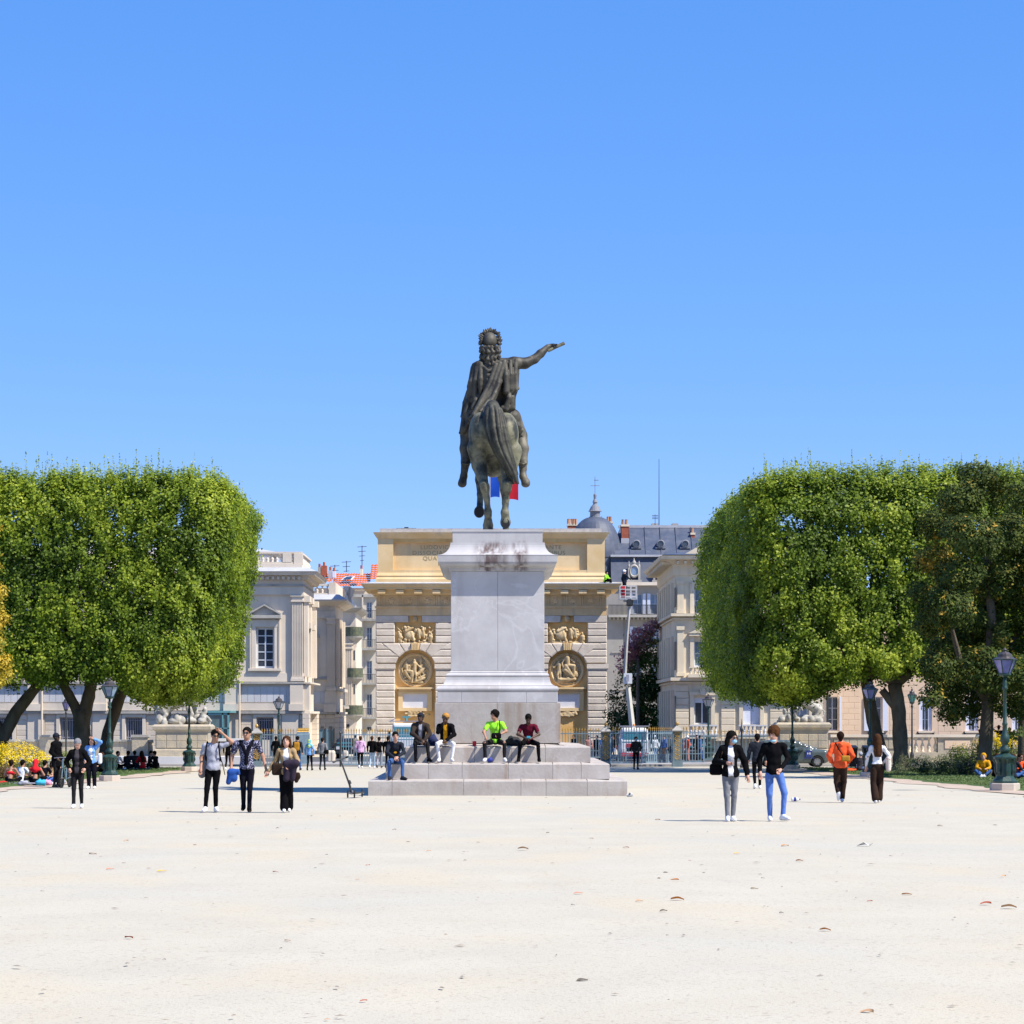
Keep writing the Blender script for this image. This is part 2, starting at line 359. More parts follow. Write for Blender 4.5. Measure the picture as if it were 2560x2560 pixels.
def soot(m):                                            # rain-washed bronze stain below the hooves
    t = m.node_tree; n = t.nodes; L = t.links; b = n['Principled BSDF']; base = b.inputs['Base Color'].links[0].from_socket
    g = n.new('ShaderNodeNewGeometry'); s = n.new('ShaderNodeSeparateXYZ'); L.new(g.outputs['Position'], s.inputs[0])
    mp = n.new('ShaderNodeMapping'); mp.inputs['Scale'].default_value = (6, 6, 1.2); L.new(g.outputs['Position'], mp.inputs[0])
    z = n.new('ShaderNodeTexNoise'); z.inputs['Scale'].default_value = 1.0; z.inputs['Detail'].default_value = 6; L.new(mp.outputs[0], z.inputs['Vector'])
    def bell(c, wd):
        a = n.new('ShaderNodeMath'); a.operation = 'SUBTRACT'; a.inputs[1].default_value = c; L.new(s.outputs[0], a.inputs[0])
        q = n.new('ShaderNodeMath'); q.operation = 'ABSOLUTE'; L.new(a.outputs[0], q.inputs[0])
        r = n.new('ShaderNodeMapRange'); r.interpolation_type = 'SMOOTHSTEP'; r.inputs[1].default_value = wd*.35; r.inputs[2].default_value = wd; r.inputs[3].default_value = 1; r.inputs[4].default_value = 0; L.new(q.outputs[0], r.inputs[0]); return r.outputs[0]
    e1 = bell(-.08, .62); e2 = bell(.75, .30)
    mxx = n.new('ShaderNodeMath'); mxx.operation = 'MAXIMUM'; L.new(e1, mxx.inputs[0]); L.new(e2, mxx.inputs[1])
    r = n.new('ShaderNodeMapRange'); r.inputs[1].default_value = .38; r.inputs[2].default_value = .62; L.new(z.outputs[0], r.inputs[0])
    mu = n.new('ShaderNodeMath'); mu.operation = 'MULTIPLY'; L.new(mxx.outputs[0], mu.inputs[0]); L.new(r.outputs[0], mu.inputs[1])
    zz = n.new('ShaderNodeMapRange'); zz.inputs[1].default_value = 6.66; zz.inputs[2].default_value = 6.5; zz.inputs[3].default_value = .12; zz.inputs[4].default_value = 1; L.new(s.outputs[2], zz.inputs[0])
    m2 = n.new('ShaderNodeMath'); m2.operation = 'MULTIPLY'; L.new(mu.outputs[0], m2.inputs[0]); L.new(zz.outputs[0], m2.inputs[1])
    mx = n.new('ShaderNodeMix'); mx.data_type = 'RGBA'; mx.inputs[7].default_value = (.12,.085,.08, 1); L.new(base, mx.inputs[6]); L.new(m2.outputs[0], mx.inputs[0]); L.new(mx.outputs[2], b.inputs['Base Color'])
soot(M_marbs)
MX = X(1244, 69); MY = 72.5
ped = thing('monument_pedestal', 'tall pale marble pedestal on three grey steps under the bronze rider', 'pedestal', (MX, MY, zg(67)))
def stepblocks(hx, hy, z0, z1, rise, cuts, inner):      # a step: front and side rows of blocks, tops falling slightly outwards
    yf, yb = MY-hy, MY+hy
    dpt = inner+.25
    xs = [-hx]+cuts+[hx]
    def blk(x0, x1, y0, y1, front):
        m = MB(); g = .004
        def zt(x, y):
            e = min(x+hx, hx-x, y-yf, yb-y); return z1+rise*min(1, max(0, e/inner))
        a, b = x0+g, x1-g; c, d_ = y0+g, y1-g; ch = .022
        X_, Y_ = MX, 0
        lo = [(a, c), (b, c), (b, d_), (a, d_)]
        vs = [(X_+x, y, z0) for x, y in lo]+[(X_+x, y, zt(x, y)-ch) for x, y in lo]
        il = [(a+ch*(.3 if a > -hx+.02 else 1), c+ch*(1 if c < yf+.02 else .3)), (b-ch*(.3 if b < hx-.02 else 1), c+ch*(1 if c < yf+.02 else .3)), (b-ch*(.3 if b < hx-.02 else 1), d_-ch*.3), (a+ch*(.3 if a > -hx+.02 else 1), d_-ch*.3)]
        vs += [(X_+x, y, zt(x, y)) for x, y in il]
        fs = [(0, 1, 5, 4), (1, 2, 6, 5), (2, 3, 7, 6), (3, 0, 4, 7), (4, 5, 9, 8), (5, 6, 10, 9), (6, 7, 11, 10), (7, 4, 8, 11), (8, 9, 10, 11)]
        m.add(vs, fs); m.obj('stone_block', M_marb, ped)
    for i in range(len(xs)-1): blk(xs[i], xs[i+1], yf, yf+dpt, True); blk(xs[i], xs[i+1], yb-dpt, yb, True)
    n = max(3, int((2*hy-2*dpt)/1.3)); ys = [yf+dpt+(2*hy-2*dpt)*i/n for i in range(n+1)]
    for i in range(n):
        blk(-hx, -hx+dpt, ys[i], ys[i+1], False); blk(hx-dpt, hx, ys[i], ys[i+1], False)
zb = zg(67)-.1
stepblocks(3.62, 5.5, zb, -.235, .055, [-2.95, -.95, .65, 1.35, 2.5], .46)
stepblocks(3.15, 5.04, -.20, .225, .055, [-1.95, -1.0, .3, 1.55, 2.35], .47)
stepblocks(2.63, 4.57, .26, .70, .09, [-1.25, -.65, .4, 1.2, 1.35], .9)
m = MB(); m.box(MX-1.9, MX+1.9, MY-3.9, MY+3.9, zb, .74); m.obj('core', M_marb, ped)
def slabrow(hx, hy, z0, z1, cuts, name, mt, d=.12):      # facing slabs round a core, joints between
    g = .003
    m = MB(); m.box(MX-hx+.03, MX+hx-.03, MY-hy+.03, MY+hy-.03, z0, z1-.002); m.obj('core', mt, ped)
    xs = [-hx]+cuts+[hx]
    for i in range(len(xs)-1):
        for s in (-1, 1):
            m = MB(); y = MY+s*hy
            m.pillow([(MX+xs[i]+g, z0+g), (MX+xs[i+1]-g, z0+g), (MX+xs[i+1]-g, z1-g), (MX+xs[i]+g, z1-g)], -(MY-hy+.12), -(MY-hy), .008)
            if s == 1: m.v = [(x, 2*MY-yy, z) for x, yy, z in m.v]; m.f = [f[::-1] for f in m.f]
            m.obj(name, mt, ped)
    n = 3; ys = [MY-hy+.12+(2*hy-.24)*i/n for i in range(n+1)]
    for i in range(n):
        for s in (-1, 1):
            m = MB(); x0, x1 = sorted((MX+s*hx, MX+s*(hx-.12))); m.box(x0, x1, ys[i]+g, ys[i+1]-g, z0+g, z1-g); m.obj(name, mt, ped)
slabrow(1.805, 3.68, .79, 1.95, [-.02], 'plinth_slab', M_marb)
slabrow(1.73, 3.60, 1.953, 2.256, [-1.04, .82], 'base_slab', M_marbw)
m = MB()
pr = []
def arc(o0, z0, o1, z1, kind, n=6):                      # quarter curves
    out = []
    for i in range(n+1):
        t = i/n*math.pi/2
        if kind == 'out': out.append((o0+(o1-o0)*(1-math.cos(t)), z0+(z1-z0)*math.sin(t)))
        else: out.append((o0+(o1-o0)*math.sin(t), z0+(z1-z0)*(1-math.cos(t))))
    return out
def torus(o, z0, z1, r, n=8): return [(o+r*math.sin(math.pi*i/n), z0+(z1-z0)*i/n) for i in range(n+1)]
pr = torus(.36, 2.258, 2.43, .045)+[(.29, 2.43), (.29, 2.455)]+arc(.29, 2.455, .155, 2.66, 'in')+[(.155, 2.68), (.14, 2.685)]+torus(.10, 2.69, 2.80, .035)+[(.045, 2.81), (.045, 2.85), (0, 2.875)]
m.ringprof(MX, MY, 1.35, 3.22, pr); m.obj('base_moulding', M_marbw, ped, smooth=False)
slabrow(1.35, 3.22, 2.876, 5.75, [.0], 'shaft_slab', M_marbw)
m = MB(); pr = [(0, 5.751), (.05, 5.78), (.05, 5.85), (.075, 5.86)]+arc(.08, 5.865, .30, 5.955, 'in')+[(.33, 5.956), (.335, 6.0), (.36, 6.005), (.375, 6.17), (.385, 6.20)]
for i in range(9):
    t = i/8*math.pi/2; pr.append((.37-.36*math.sin(t), 6.205+.375*(1-math.cos(t))))
m.ringprof(MX, MY, 1.35, 3.22, pr); m.obj('cornice', M_marbs, ped)
m = MB(); m.ringprof(MX, MY, 1.30, 3.17, [(0, 6.585), (0, 6.88), (.02, 6.90), (.02, 6.96)]); m.obj('top_block', M_marbs, ped)


# ================================================================ triumphal arch
M_rust = mat('rustic_stone', (.64,.575,.495), (.53,.465,.395), rough=.95, scale=1.2, bump=.5, bscale=7, rnd=.09, spec=.15)
M_och = mat('ochre_stone', (.70,.47,.21), (.62,.37,.13), rough=.92, scale=.7, bump=.2, bscale=8, streak=((.44,.25,.09), .35, 1.6), spec=.15)
M_och2 = mat('pale_ochre_stone', (.70,.54,.32), (.62,.44,.22), rough=.92, scale=.5, bump=.2, bscale=8, streak=((.38,.33,.26), .5, 1.4), spec=.15)
M_och3 = mat('grey_ochre_stone', (.70,.53,.31), (.60,.42,.22), rough=.92, scale=.9, bump=.25, bscale=8, rnd=.05, streak=((.30,.26,.21), .5, 1.6), spec=.15)
M_lead = mat('lead_capping', (.33,.33,.34), (.46,.46,.46), rough=.8, scale=3)
M_dark = mat('dark_interior', (.02,.02,.022), rough=.9, bump=0)
M_plaq = mat('white_marble_plaque', (.66,.67,.72), (.60,.61,.66), rough=.5, scale=1.2)
M_cut = mat('incised_letters', (.36,.28,.16), rough=.95, bump=0)
AD = 187.0; AS = F/AD
def ax(px): return X(px, AD)
def az_(py): return Z(py, AD)
AM = frame(0, AD, 0)
arch = thing('triumphal_arch', 'pale yellow stone triumphal arch with inscription and round reliefs behind the statue', 'arch', (-.2, AD, ZS))
x0A, x1A = -9.23, 8.81; xo0, xo1 = -2.6, 2.2           # body and passage
def bx(name, mt, *a, par=None, M=AM):
    m = MB(); m.box(*a, M=M); return m.obj(name, mt, par or arch)
DEP = 5.5
bx('pier', M_och, x0A+.1, xo0, .62, DEP, ZS, 9.44); bx('pier', M_och, xo1, x1A-.1, .62, DEP, ZS, 9.44)
# passage vault
m = MB(); cxo = (xo0+xo1)/2; ro = (xo1-xo0)/2; poly = [(xo0, 9.44)]+[(cxo+ro*math.cos(math.pi-i*math.pi/16), 4.6+ro*math.sin(math.pi-i*math.pi/16)) for i in range(17)]+[(xo1, 9.44)]
for i in range(len(poly)-3):
    a, b = poly[i+1], poly[i+2]; m.add([(a[0], .62, a[1]), (b[0], .62, b[1]), (b[0], .62, 9.44), (a[0], .62, 9.44), (a[0], DEP, a[1]), (b[0], DEP, b[1]), (b[0], DEP, 9.44), (a[0], DEP, 9.44)], [(0, 1, 2, 3), (5, 4, 7, 6), (4, 5, 1, 0), (3, 2, 6, 7)], AM)
m.obj('vault', M_och, arch)
BL = {}
def rustic(x0, x1, z0, z1, w0=-.65, w1=.0, ch=.07, par=arch, M=AM, mt=None, name='stone_block'):
    g = .012; m = MB(); m.pillow([(x0+g, z0+g), (x1-g, z0+g), (x1-g, z1-g), (x0+g, z1-g)], w0, w1, ch, M); return m.obj(name, mt or M_rust, par)
def rpoly(poly, w0=-.65, w1=0, ch=.07, par=arch, M=AM, mt=None, name='stone_block'):
    m = MB(); m.pillow(poly, w0, w1, ch, M); return m.obj(name, mt or M_rust, par)
CH_ = .531; zt0 = 9.44
rows = [9.44, 8.91]; z = 8.91
while z > ZS+.45:
    rows.append(z-CH_); z -= CH_
imp_hi, imp_lo = 5.36, 4.83                              # impost band rows
bays = [(-9.23, -7.72, -4.60, xo0, -6.15), (xo1, 4.20, 7.27, 8.81, 5.70)]
for bi, (bx0, n0, n1, bx1, nc) in enumerate(bays):
    nr = (n1-n0)/2; zc = 5.25
    for r in range(len(rows)-1):
        zt, zb_ = rows[r], rows[r+1]; zm = (zt+zb_)/2
        if r == 0:
            for a, b in ((bx0, nc-.5), (nc+.5, bx1)): rustic(a, b, zb_, zt, ch=.012)
            continue
        if abs(zm-5.45) < CH_/2 or False:
            for a, b in ((bx0-(.12 if bi == 0 else .05), n0+.03), (n1-.03, bx1+(.12 if bi == 1 else .05))):
                m = MB(); m.add(*[[], []]); m.box(a, b, -.08, .65, zb_+.12, zt-.05, AM); m.box(a+.05, b-.05, -.03, .65, zb_, zb_+.12, AM); m.obj('impost', M_rust, arch)
            continue
        def xat(z, s):
            if z <= zc: return n0 if s < 0 else n1
            h = nr*nr-(z-zc)**2
            return nc+s*math.sqrt(h) if h > 0 else nc
        if zb_ > 8.9-3*CH_-.05 and r < 5 and zb_ > 7.2:    # beside the trophy panel
            segs = ((bx0, n0), (n1, bx1))
            for a, b in segs: rustic(a, b, zb_, zt)
        elif zb_ > zc-.05:
            for s in (-1, 1):
                xa, xb = xat(zb_, s), xat(zt, s)
                def xo(z): return max(abs(xat(z, s)-nc), (z-zc)*1.26 if z > 6.0 else 0)
                xa, xb = nc+s*xo(zb_), nc+s*xo(zt)
                g = .012
                if s < 0: rpoly([(bx0+g, zb_+g), (xa-g, zb_+g), (xb-g, zt-g), (bx0+g, zt-g)])
                else: rpoly([(xa+g, zb_+g), (bx1-g, zb_+g), (bx1-g, zt-g), (xb+g, zt-g)])
        else:
            for a, b in ((bx0, n0), (n1, bx1)): rustic(a, b, zb_, zt)
    for k in range(5):                                      # voussoirs over the niche
        a0 = math.pi/2+(k-2.5)*.36; a1 = a0+.35
        rin, top = nr, 7.28
        def rp(a):
            t = (top-zc)/max(math.sin(a), .2); return (nc+t*math.cos(a), zc+t*math.sin(a))
        p = [(nc+rin*math.cos(a1), zc+rin*math.sin(a1)), (nc+rin*math.cos(a0), zc+rin*math.sin(a0)), rp(a0), rp(a1)]
        if k == 2:
            mm = MB(); mm.pillow(p, -.65, .06, .05, AM); ko = mm.obj('keystone', M_och2, arch)
            for q in range(4): bx('console_rib', M_och2, nc-.27+q*.145, nc-.17+q*.145, -.14, 0, 6.75, 7.3, par=arch)
        else: rpoly(p)
    # niche lining, shelf, plaque, frame, brackets
    bx('shelf', M_och2, n0+.12, n1-.12, .18, .63, 3.72, 3.86); bx('shelf', M_och2, n0+.3, n1-.3, .3, .63, 3.58, 3.72)
    for a, b, c, d_ in ((n0+.25, n0+.60, 2.0, 3.55), (n1-.60, n1-.25, 2.0, 3.55), (n0+.60, n1-.60, 3.36, 3.55), (n0+.60, n1-.60, 2.0, 2.25)):
        bx('plaque_frame', M_och2, a, b, .40, .63, c, d_)
    bx('plaque', M_plaq, n0+.60, n1-.60, .55, .63, 2.25, 3.36)
    bx('panel_ground', M_och, n0, n1, .3, .63, 7.28, 8.91); bx('panel_ground', M_och, nc-.48, nc+.48, .25, .63, 8.91, 9.44)
# round medallions with relief figures
def relief(name, cx, cz, figs, mt, base=None, k=.05, h=.05, ydepth=.62):
    f = Field((cx-1.6, AD-.35, cz-1.4), (cx+1.6, AD+.75, cz+1.4), h)
    for g in figs:
        if g[0] == 'c': f.cap(*[(cx+a[0], AD+a[1], cz+a[2]) for a in g[1:3]], g[3], g[4], k)
        else: f.ell((cx+g[1][0], AD+g[1][1], cz+g[1][2]), g[2], k)
    return link(name, f.mesh(name, mt, loc=arch.location), arch)
def figure(cx, cz, s, lean=0, seated=False, mirror=1, y=.25):
    o = []; q = lambda x, z, yy=0: (cx+mirror*(x*s+lean*z*s), y+yy, cz+z*s)
    o.append(('e', q(0, 1.62), (.105*s, .12*s, .14*s))); o.append(('c', q(0, 1.42), q(0, .95), .17*s, .14*s))
    if not seated:
        o.append(('c', q(0, .95), q(.12, .5, -.05), .12*s, .09*s)); o.append(('c', q(.12, .5, -.05), q(.05, .05), .08*s, .06*s))
        o.append(('c', q(-.05, .95), q(-.14, .45), .12*s, .09*s)); o.append(('c', q(-.14, .45), q(-.2, 0), .08*s, .06*s))
    else:
        o.append(('c', q(0, .9), q(.42, .85, -.12), .14*s, .12*s)); o.append(('c', q(.42, .85, -.12), q(.4, .3), .12*s, .1*s)); o.append(('c', q(-.1, .85), q(.3, .25), .17*s, .12*s))
    o.append(('c', q(.16, 1.38), q(.45, 1.1, -.05), .06*s, .05*s)); o.append(('c', q(.45, 1.1, -.05), q(.6, 1.4), .05*s, .04*s))
    o.append(('c', q(-.16, 1.38), q(-.38, 1.05), .06*s, .05*s)); o.append(('c', q(-.38, 1.05), q(-.3, .75, -.08), .05*s, .04*s))
    return o
M_rel = mat('carved_stone', (.60,.48,.30), (.40,.28,.14), rough=.9, scale=2.5, bump=.3, bscale=12, spec=.15)
for bi, (bx0, n0, n1, bx1, nc) in enumerate(bays):
    mx_, mz = nc, 5.18
    m = MB(); pr = [(1.30, 0), (1.34, .14), (1.24, .2), (1.16, .12), (1.10, .14), (1.06, .02)]
    Mr = Matrix.Translation((mx_, AD+.62, mz)) @ Matrix.Rotation(rad(90), 4, 'X')
    m.lathe([(r, z) for r, z in pr], n=40, M=Mr); m.obj('medallion_ring', M_och2, arch)
    fg = []
    if bi == 0:
        fg += figure(-.05, -.95, 1.05, y=.34)+figure(.45, -.25, .75, y=.42, mirror=-1)+figure(-.68, -.9, .95, seated=True, y=.40)+[('c', (.2, .4, -.3), (.75, .45, .2), .16, .10), ('c', (-.5, .5, .1), (-.3, .5, .6), .12, .08), ('c', (.3, .45, -.2), (.6, .45, .5), .12, .08)]
        fg += [('c', (.1, .45, -.85), (.75, .42, -.6), .13, .10), ('c', (.45, .4, -.55), (.85, .45, -.3), .09, .06), ('c', (-.8, .5, -.8), (.6, .5, -.95), .12, .12), ('e', (.3, .4, -.6), (.14, .1, .12))]
    else:
        fg += figure(.05, -.65, 1.15, seated=True, y=.34)+figure(-.62, -.85, .95, y=.40, mirror=-1)+[('e', (.1, .45, -.1), (.4, .15, .4)), ('e', (.65, .45, -.3), (.25, .15, .3)), ('c', (-.1, .35, .0), (.45, .38, -.45), .2, .16), ('c', (.2, .35, .1), (.6, .4, .25), .1, .09)]+[('c', (-.5, .42, -.75), (.6, .42, -.7), .18, .14), ('c', (.5, .42, -.4), (.85, .45, 0), .15, .08), ('c', (.85, .45, 0), (.7, .45, .35), .08, .06), ('c', (-.7, .48, -.92), (.5, .48, -.98), .11, .1), ('e', (.1, .36, -.62), (.16, .1, .14)), ('c', (-.3, .4, .1), (-.65, .42, -.1), .09, .07)]
    r9 = random.Random(30+bi)
    for q in range(46):
        a, rr_ = r9.uniform(0, 6.28), 1.0*r9.uniform(.1, 1)**.5; x9, z9 = rr_*math.cos(a), rr_*math.sin(a)
        if z9 < .35: fg.append(('e', (x9, .50, z9), (r9.uniform(.05, .13), .10, r9.uniform(.05, .13))))
    for q in range(12): a = r9.uniform(-2.6, -.5); x9, z9 = .75*math.cos(a), .75*math.sin(a); fg.append(('c', (x9, .44, z9), (x9+r9.uniform(-.25, .25), .44, z9+r9.uniform(.1, .35)), .05, .035))
    relief('medallion_relief', mx_, mz, fg, M_rel, h=.035, k=.025)
    fg = []                                              # trophies with eagles / lions above
    rr = random.Random(5+bi)
    fg += [('e', (-.45, .2, -.1), (.42, .2, .38)), ('c', (-.7, .15, .2), (-.2, .1, .45), .16, .09), ('c', (-.3, .12, .1), (-.1, .1, -.5), .12, .09), ('e', (.45, .2, .05), (.34, .18, .3)),
           ('c', (.25, .12, .3), (.35, .1, -.35), .13, .09), ('c', (.6, .12, .3), (.7, .12, -.3), .13, .08), ('c', (-1.2, .2, -.05), (-1.15, .2, -.6), .16, .14), ('c', (1.2, .2, -.25), (1.15, .2, -.6), .2, .14),
           ('c', (-1.3, .22, -.7), (1.3, .22, -.7), .10, .10), ('e', (0, .1, 1.15), (.2, .18, .24))]
    for q in range(26): fg.append(('e', (rr.uniform(-1.3, 1.3), .18, rr.uniform(-.75, .55)), (rr.uniform(.07, .16), .14, rr.uniform(.07, .17))))
    for q in range(9): a = (rr.uniform(-1.2, 1.2), .15, rr.uniform(-.6, .2)); fg.append(('c', a, (a[0]+rr.uniform(-.4, .4), .14, a[2]+rr.uniform(.2, .6)), .05, .035))
    relief('trophy_relief', nc, 8.02, fg, M_rel, h=.035, k=.025)
    fg = []
    for q in range(22): fg.append(('e', (rr.gauss(0, .42), .5, rr.gauss(0, .12)), (rr.uniform(.06, .14), .12, rr.uniform(.05, .10))))
    fg += [('c', (-.62, .5, .05), (.62, .5, .05), .09, .09), ('c', (-.5, .45, -.12), (.5, .45, -.12), .07, .07), ('c', (-.2, .5, .2), (.2, .5, .2), .09, .09)]
    relief('scroll_ornament', nc, 1.75, fg, M_rel, h=.045)
# base course behind the railing
for a, b in ((x0A-.12, xo0+.1), (xo1-.1, x1A+.12)): bx('base_course', M_rust, a, b, -.12, DEP+.1, ZS, rows[-1])
# entablature
bx('architrave', M_och3, x0A+.03, x1A-.03, 0, DEP, 9.443, 10.05); bx('architrave_band', M_och3, x0A-.06, x1A+.06, -.10, DEP+.1, 10.05, 10.17)
bx('frieze', M_och3, x0A+.05, x1A-.05, .06, DEP, 10.17, 11.05)
tw = 0.5; nT = 12; pit = (x1A-x0A-1.0)/nT
for i in range(nT+1):
    c = x0A+.5+pit*i
    for q in (-1, 0, 1): bx('triglyph', M_och3, c+q*.17-.06, c+q*.17+.06, -.03, .06, 10.18, 11.0)
    if i < nT:
        if abs(c+pit/2) > 2.8:
            fg = [('e', (0, .05, 0), (.17, .10, .17))]+[('e', (.22*math.cos(t), .04, .22*math.sin(t)), (.08, .06, .08)) for t in [k*1.05+.2 for k in range(6)]]
            f = Field((c+pit/2-.45, AD-.2, 10.6-.45), (c+pit/2+.45, AD+.3, 10.6+.45), .05)
            for g in fg: f.ell((c+pit/2+g[1][0], AD+g[1][1], 10.58+g[1][2]), g[2], .03)
            link('metope_carving', f.mesh('metope', M_och3, loc=arch.location), arch)
        m = MB(); mcx = c+pit/2
    bx('modillion', M_och2, c-.3, c+.3, -.85, .1, 11.12, 11.40)
m = MB(); acx = (x0A+x1A)/2; ahx = (x1A-x0A)/2; acy = AD+DEP/2; ahy = DEP/2
m.ringprof(acx, acy, ahx, ahy, [(.02, 11.03), (.30, 11.12), (.34, 11.40), (.88, 11.45), (.90, 11.62), (1.0, 11.68), (1.08, 11.86), (.2, 12.02)]); m.obj('main_cornice', M_och2, arch)
m = MB(); m.ringprof(acx, acy, ahx, ahy, [(1.085, 11.862), (1.09, 11.90), (.25, 12.04)]); m.obj('cornice_capping', M_lead, arch)
hx2 = 8.85; m = MB()
m.ringprof(acx, acy, hx2, ahy-.1, [(.15, 12.0), (.15, 12.28), (.05, 12.45), (.10, 12.55), (.0, 12.79)]); m.obj('attic_plinth', M_och2, arch)
# attic body with sunk panel
ax0, ax1 = acx-hx2, acx+hx2; pnl0, pnl1 = ax(983), ax(1468)
bx('attic_wall', M_och2, ax0+.02, ax1-.02, .42, DEP-.1, 12.79, 15.4)
for a, b in ((ax0, pnl0), (pnl1, ax1)): bx('attic_pier', M_och2, a, b, .1, .43, 12.79, 15.42)
bx('attic_rail', M_och, pnl0, pnl1, .1, .43, 15.15, 15.42); bx('attic_sill', M_och2, pnl0, pnl1, .12, .43, 12.79, 13.0)
m = MB(); m.ringprof(acx, acy, hx2, ahy-.1, [(-.02, 15.42), (.06, 15.5), (.30, 15.80), (.34, 15.92), (.34, 15.93)]); m.obj('attic_cornice', M_och2, arch)
m = MB(); m.ringprof(acx-.05, acy, 8.64, ahy-.15, [(0, 15.93), (.02, 16.24)]); m.obj('attic_capping', M_lead, arch)
m = MB(); m.box(ax(990), ax(1040), .6, 2, 16.24, 16.30, AM); m.box(ax(1010), ax(1020), .6, 2, 16.3, 16.38, AM); m.obj('roof_hatch', M_dark, arch)
def text(s, name, size, M_, mt, parent, align='CENTER', ext=.01, sx=1, world=True):
    c = bpy.data.curves.new(name, 'FONT'); c.body = s; c.size = size; c.align_x = align; c.extrude = ext; c.space_character = 1.12
    o = bpy.data.objects.new('tmp', c); COL.objects.link(o); bpy.context.view_layer.update()
    me = bpy.data.meshes.new_from_object(o.evaluated_get(bpy.context.evaluated_depsgraph_get())); bpy.data.objects.remove(o)
    w_ = max(v.co.x for v in me.vertices)-min(v.co.x for v in me.vertices)
    k = (sx/w_) if sx > 1 else 1
    me.transform(M_ @ Matrix.Rotation(rad(90), 4, 'X') @ Matrix.Diagonal((k, 1, 1, 1))); me.materials.clear(); me.materials.append(mt)
    return link(name, me, parent, world=world)
for s_, py, wpx in (('LUDOVICO MAGNO LXXII ANNOS REGNANTE', 1372, 352), ('DISSOCIATIS REPRESSIS CONCILIATIS GENTIBUS', 1386, 382), ('QUATUOR DECENNALI BELLO CONIURATIS', 1399.5, 336), ('PAX TERRA MARIQUE PARTA 1715', 1413, 260)):
    xc = {1372: 1227, 1386: 1222, 1399.5: 1225, 1413: 1226}[py]
    text(s_, 'inscription', .44, Matrix.Translation((ax(xc), AD+.415, az_(py))), M_cut, arch, sx=wpx/AS)
# ================================================================ buildings
M_lime = mat('limestone', (.66,.58,.475), (.57,.50,.41), rough=.92, scale=.5, bump=.15, bscale=8, streak=((.36,.33,.29), .4, 1.2), spec=.15)
M_lime2 = mat('limestone_block', (.64,.555,.45), (.55,.475,.385), rough=.92, scale=.8, bump=.2, bscale=8, rnd=.07, spec=.15)
M_limed = mat('weathered_limestone', (.42,.40,.36), (.30,.285,.26), rough=.95, scale=.9, bump=.3, bscale=8, streak=((.18,.17,.15), .5, 1.5), spec=.15)
M_slab = mat('pale_slab', (.56,.56,.56), (.50,.50,.51), rough=.85, scale=.6, rnd=.05)
M_zinc = mat('zinc', (.36,.37,.40), (.43,.44,.47), rough=.55, scale=1, spec=.4)
M_slate = mat('slate', (.046,.060,.095), (.075,.09,.125), rough=.6, scale=1.2, bump=.3, bscale=5, streak=((.16,.165,.18), .5, 1.0), spec=.5)
M_tile = mat('roof_tiles', (.46,.085,.014), (.52,.13,.03), rough=.95, spec=.05, scale=2, rnd=.08)
M_brick = mat('red_brick', (.36,.11,.06), (.27,.08,.05), rough=.9, scale=3)
M_glass = mat('window_glass', (.035,.045,.06), (.05,.06,.08), rough=.12, scale=.3, bump=0, spec=.7)
M_glassb = mat('bright_glass', (.20,.28,.40), (.10,.14,.2), rough=.10, scale=.8, bump=0, spec=.8)
M_wfr = mat('window_paint', (.62,.66,.72), rough=.6, bump=0)
M_shut = mat('white_shutter', (.62,.66,.78), (.56,.60,.72), rough=.6, scale=6, stretch=(.2, .2, 8), bump=0)
M_iron = mat('dark_ironwork', (.03,.033,.035), rough=.5, bump=0, spec=.4)
M_bar = mat('grey_bars', (.30,.30,.36), rough=.5, bump=0)
M_pink = mat('rosy_stone', (.70,.53,.39), (.62,.47,.34), rough=.92, scale=.5, bump=.1, rnd=.04, spec=.15)
M_cream = mat('cream_stone', (.70,.61,.455), (.60,.52,.385), rough=.92, scale=.5, bump=.15, bscale=8, streak=((.40,.35,.27), .4, 1.3), spec=.15)
M_cream2 = mat('cream_block', (.68,.59,.445), (.59,.50,.37), rough=.92, scale=.8, bump=.2, rnd=.06, spec=.15)
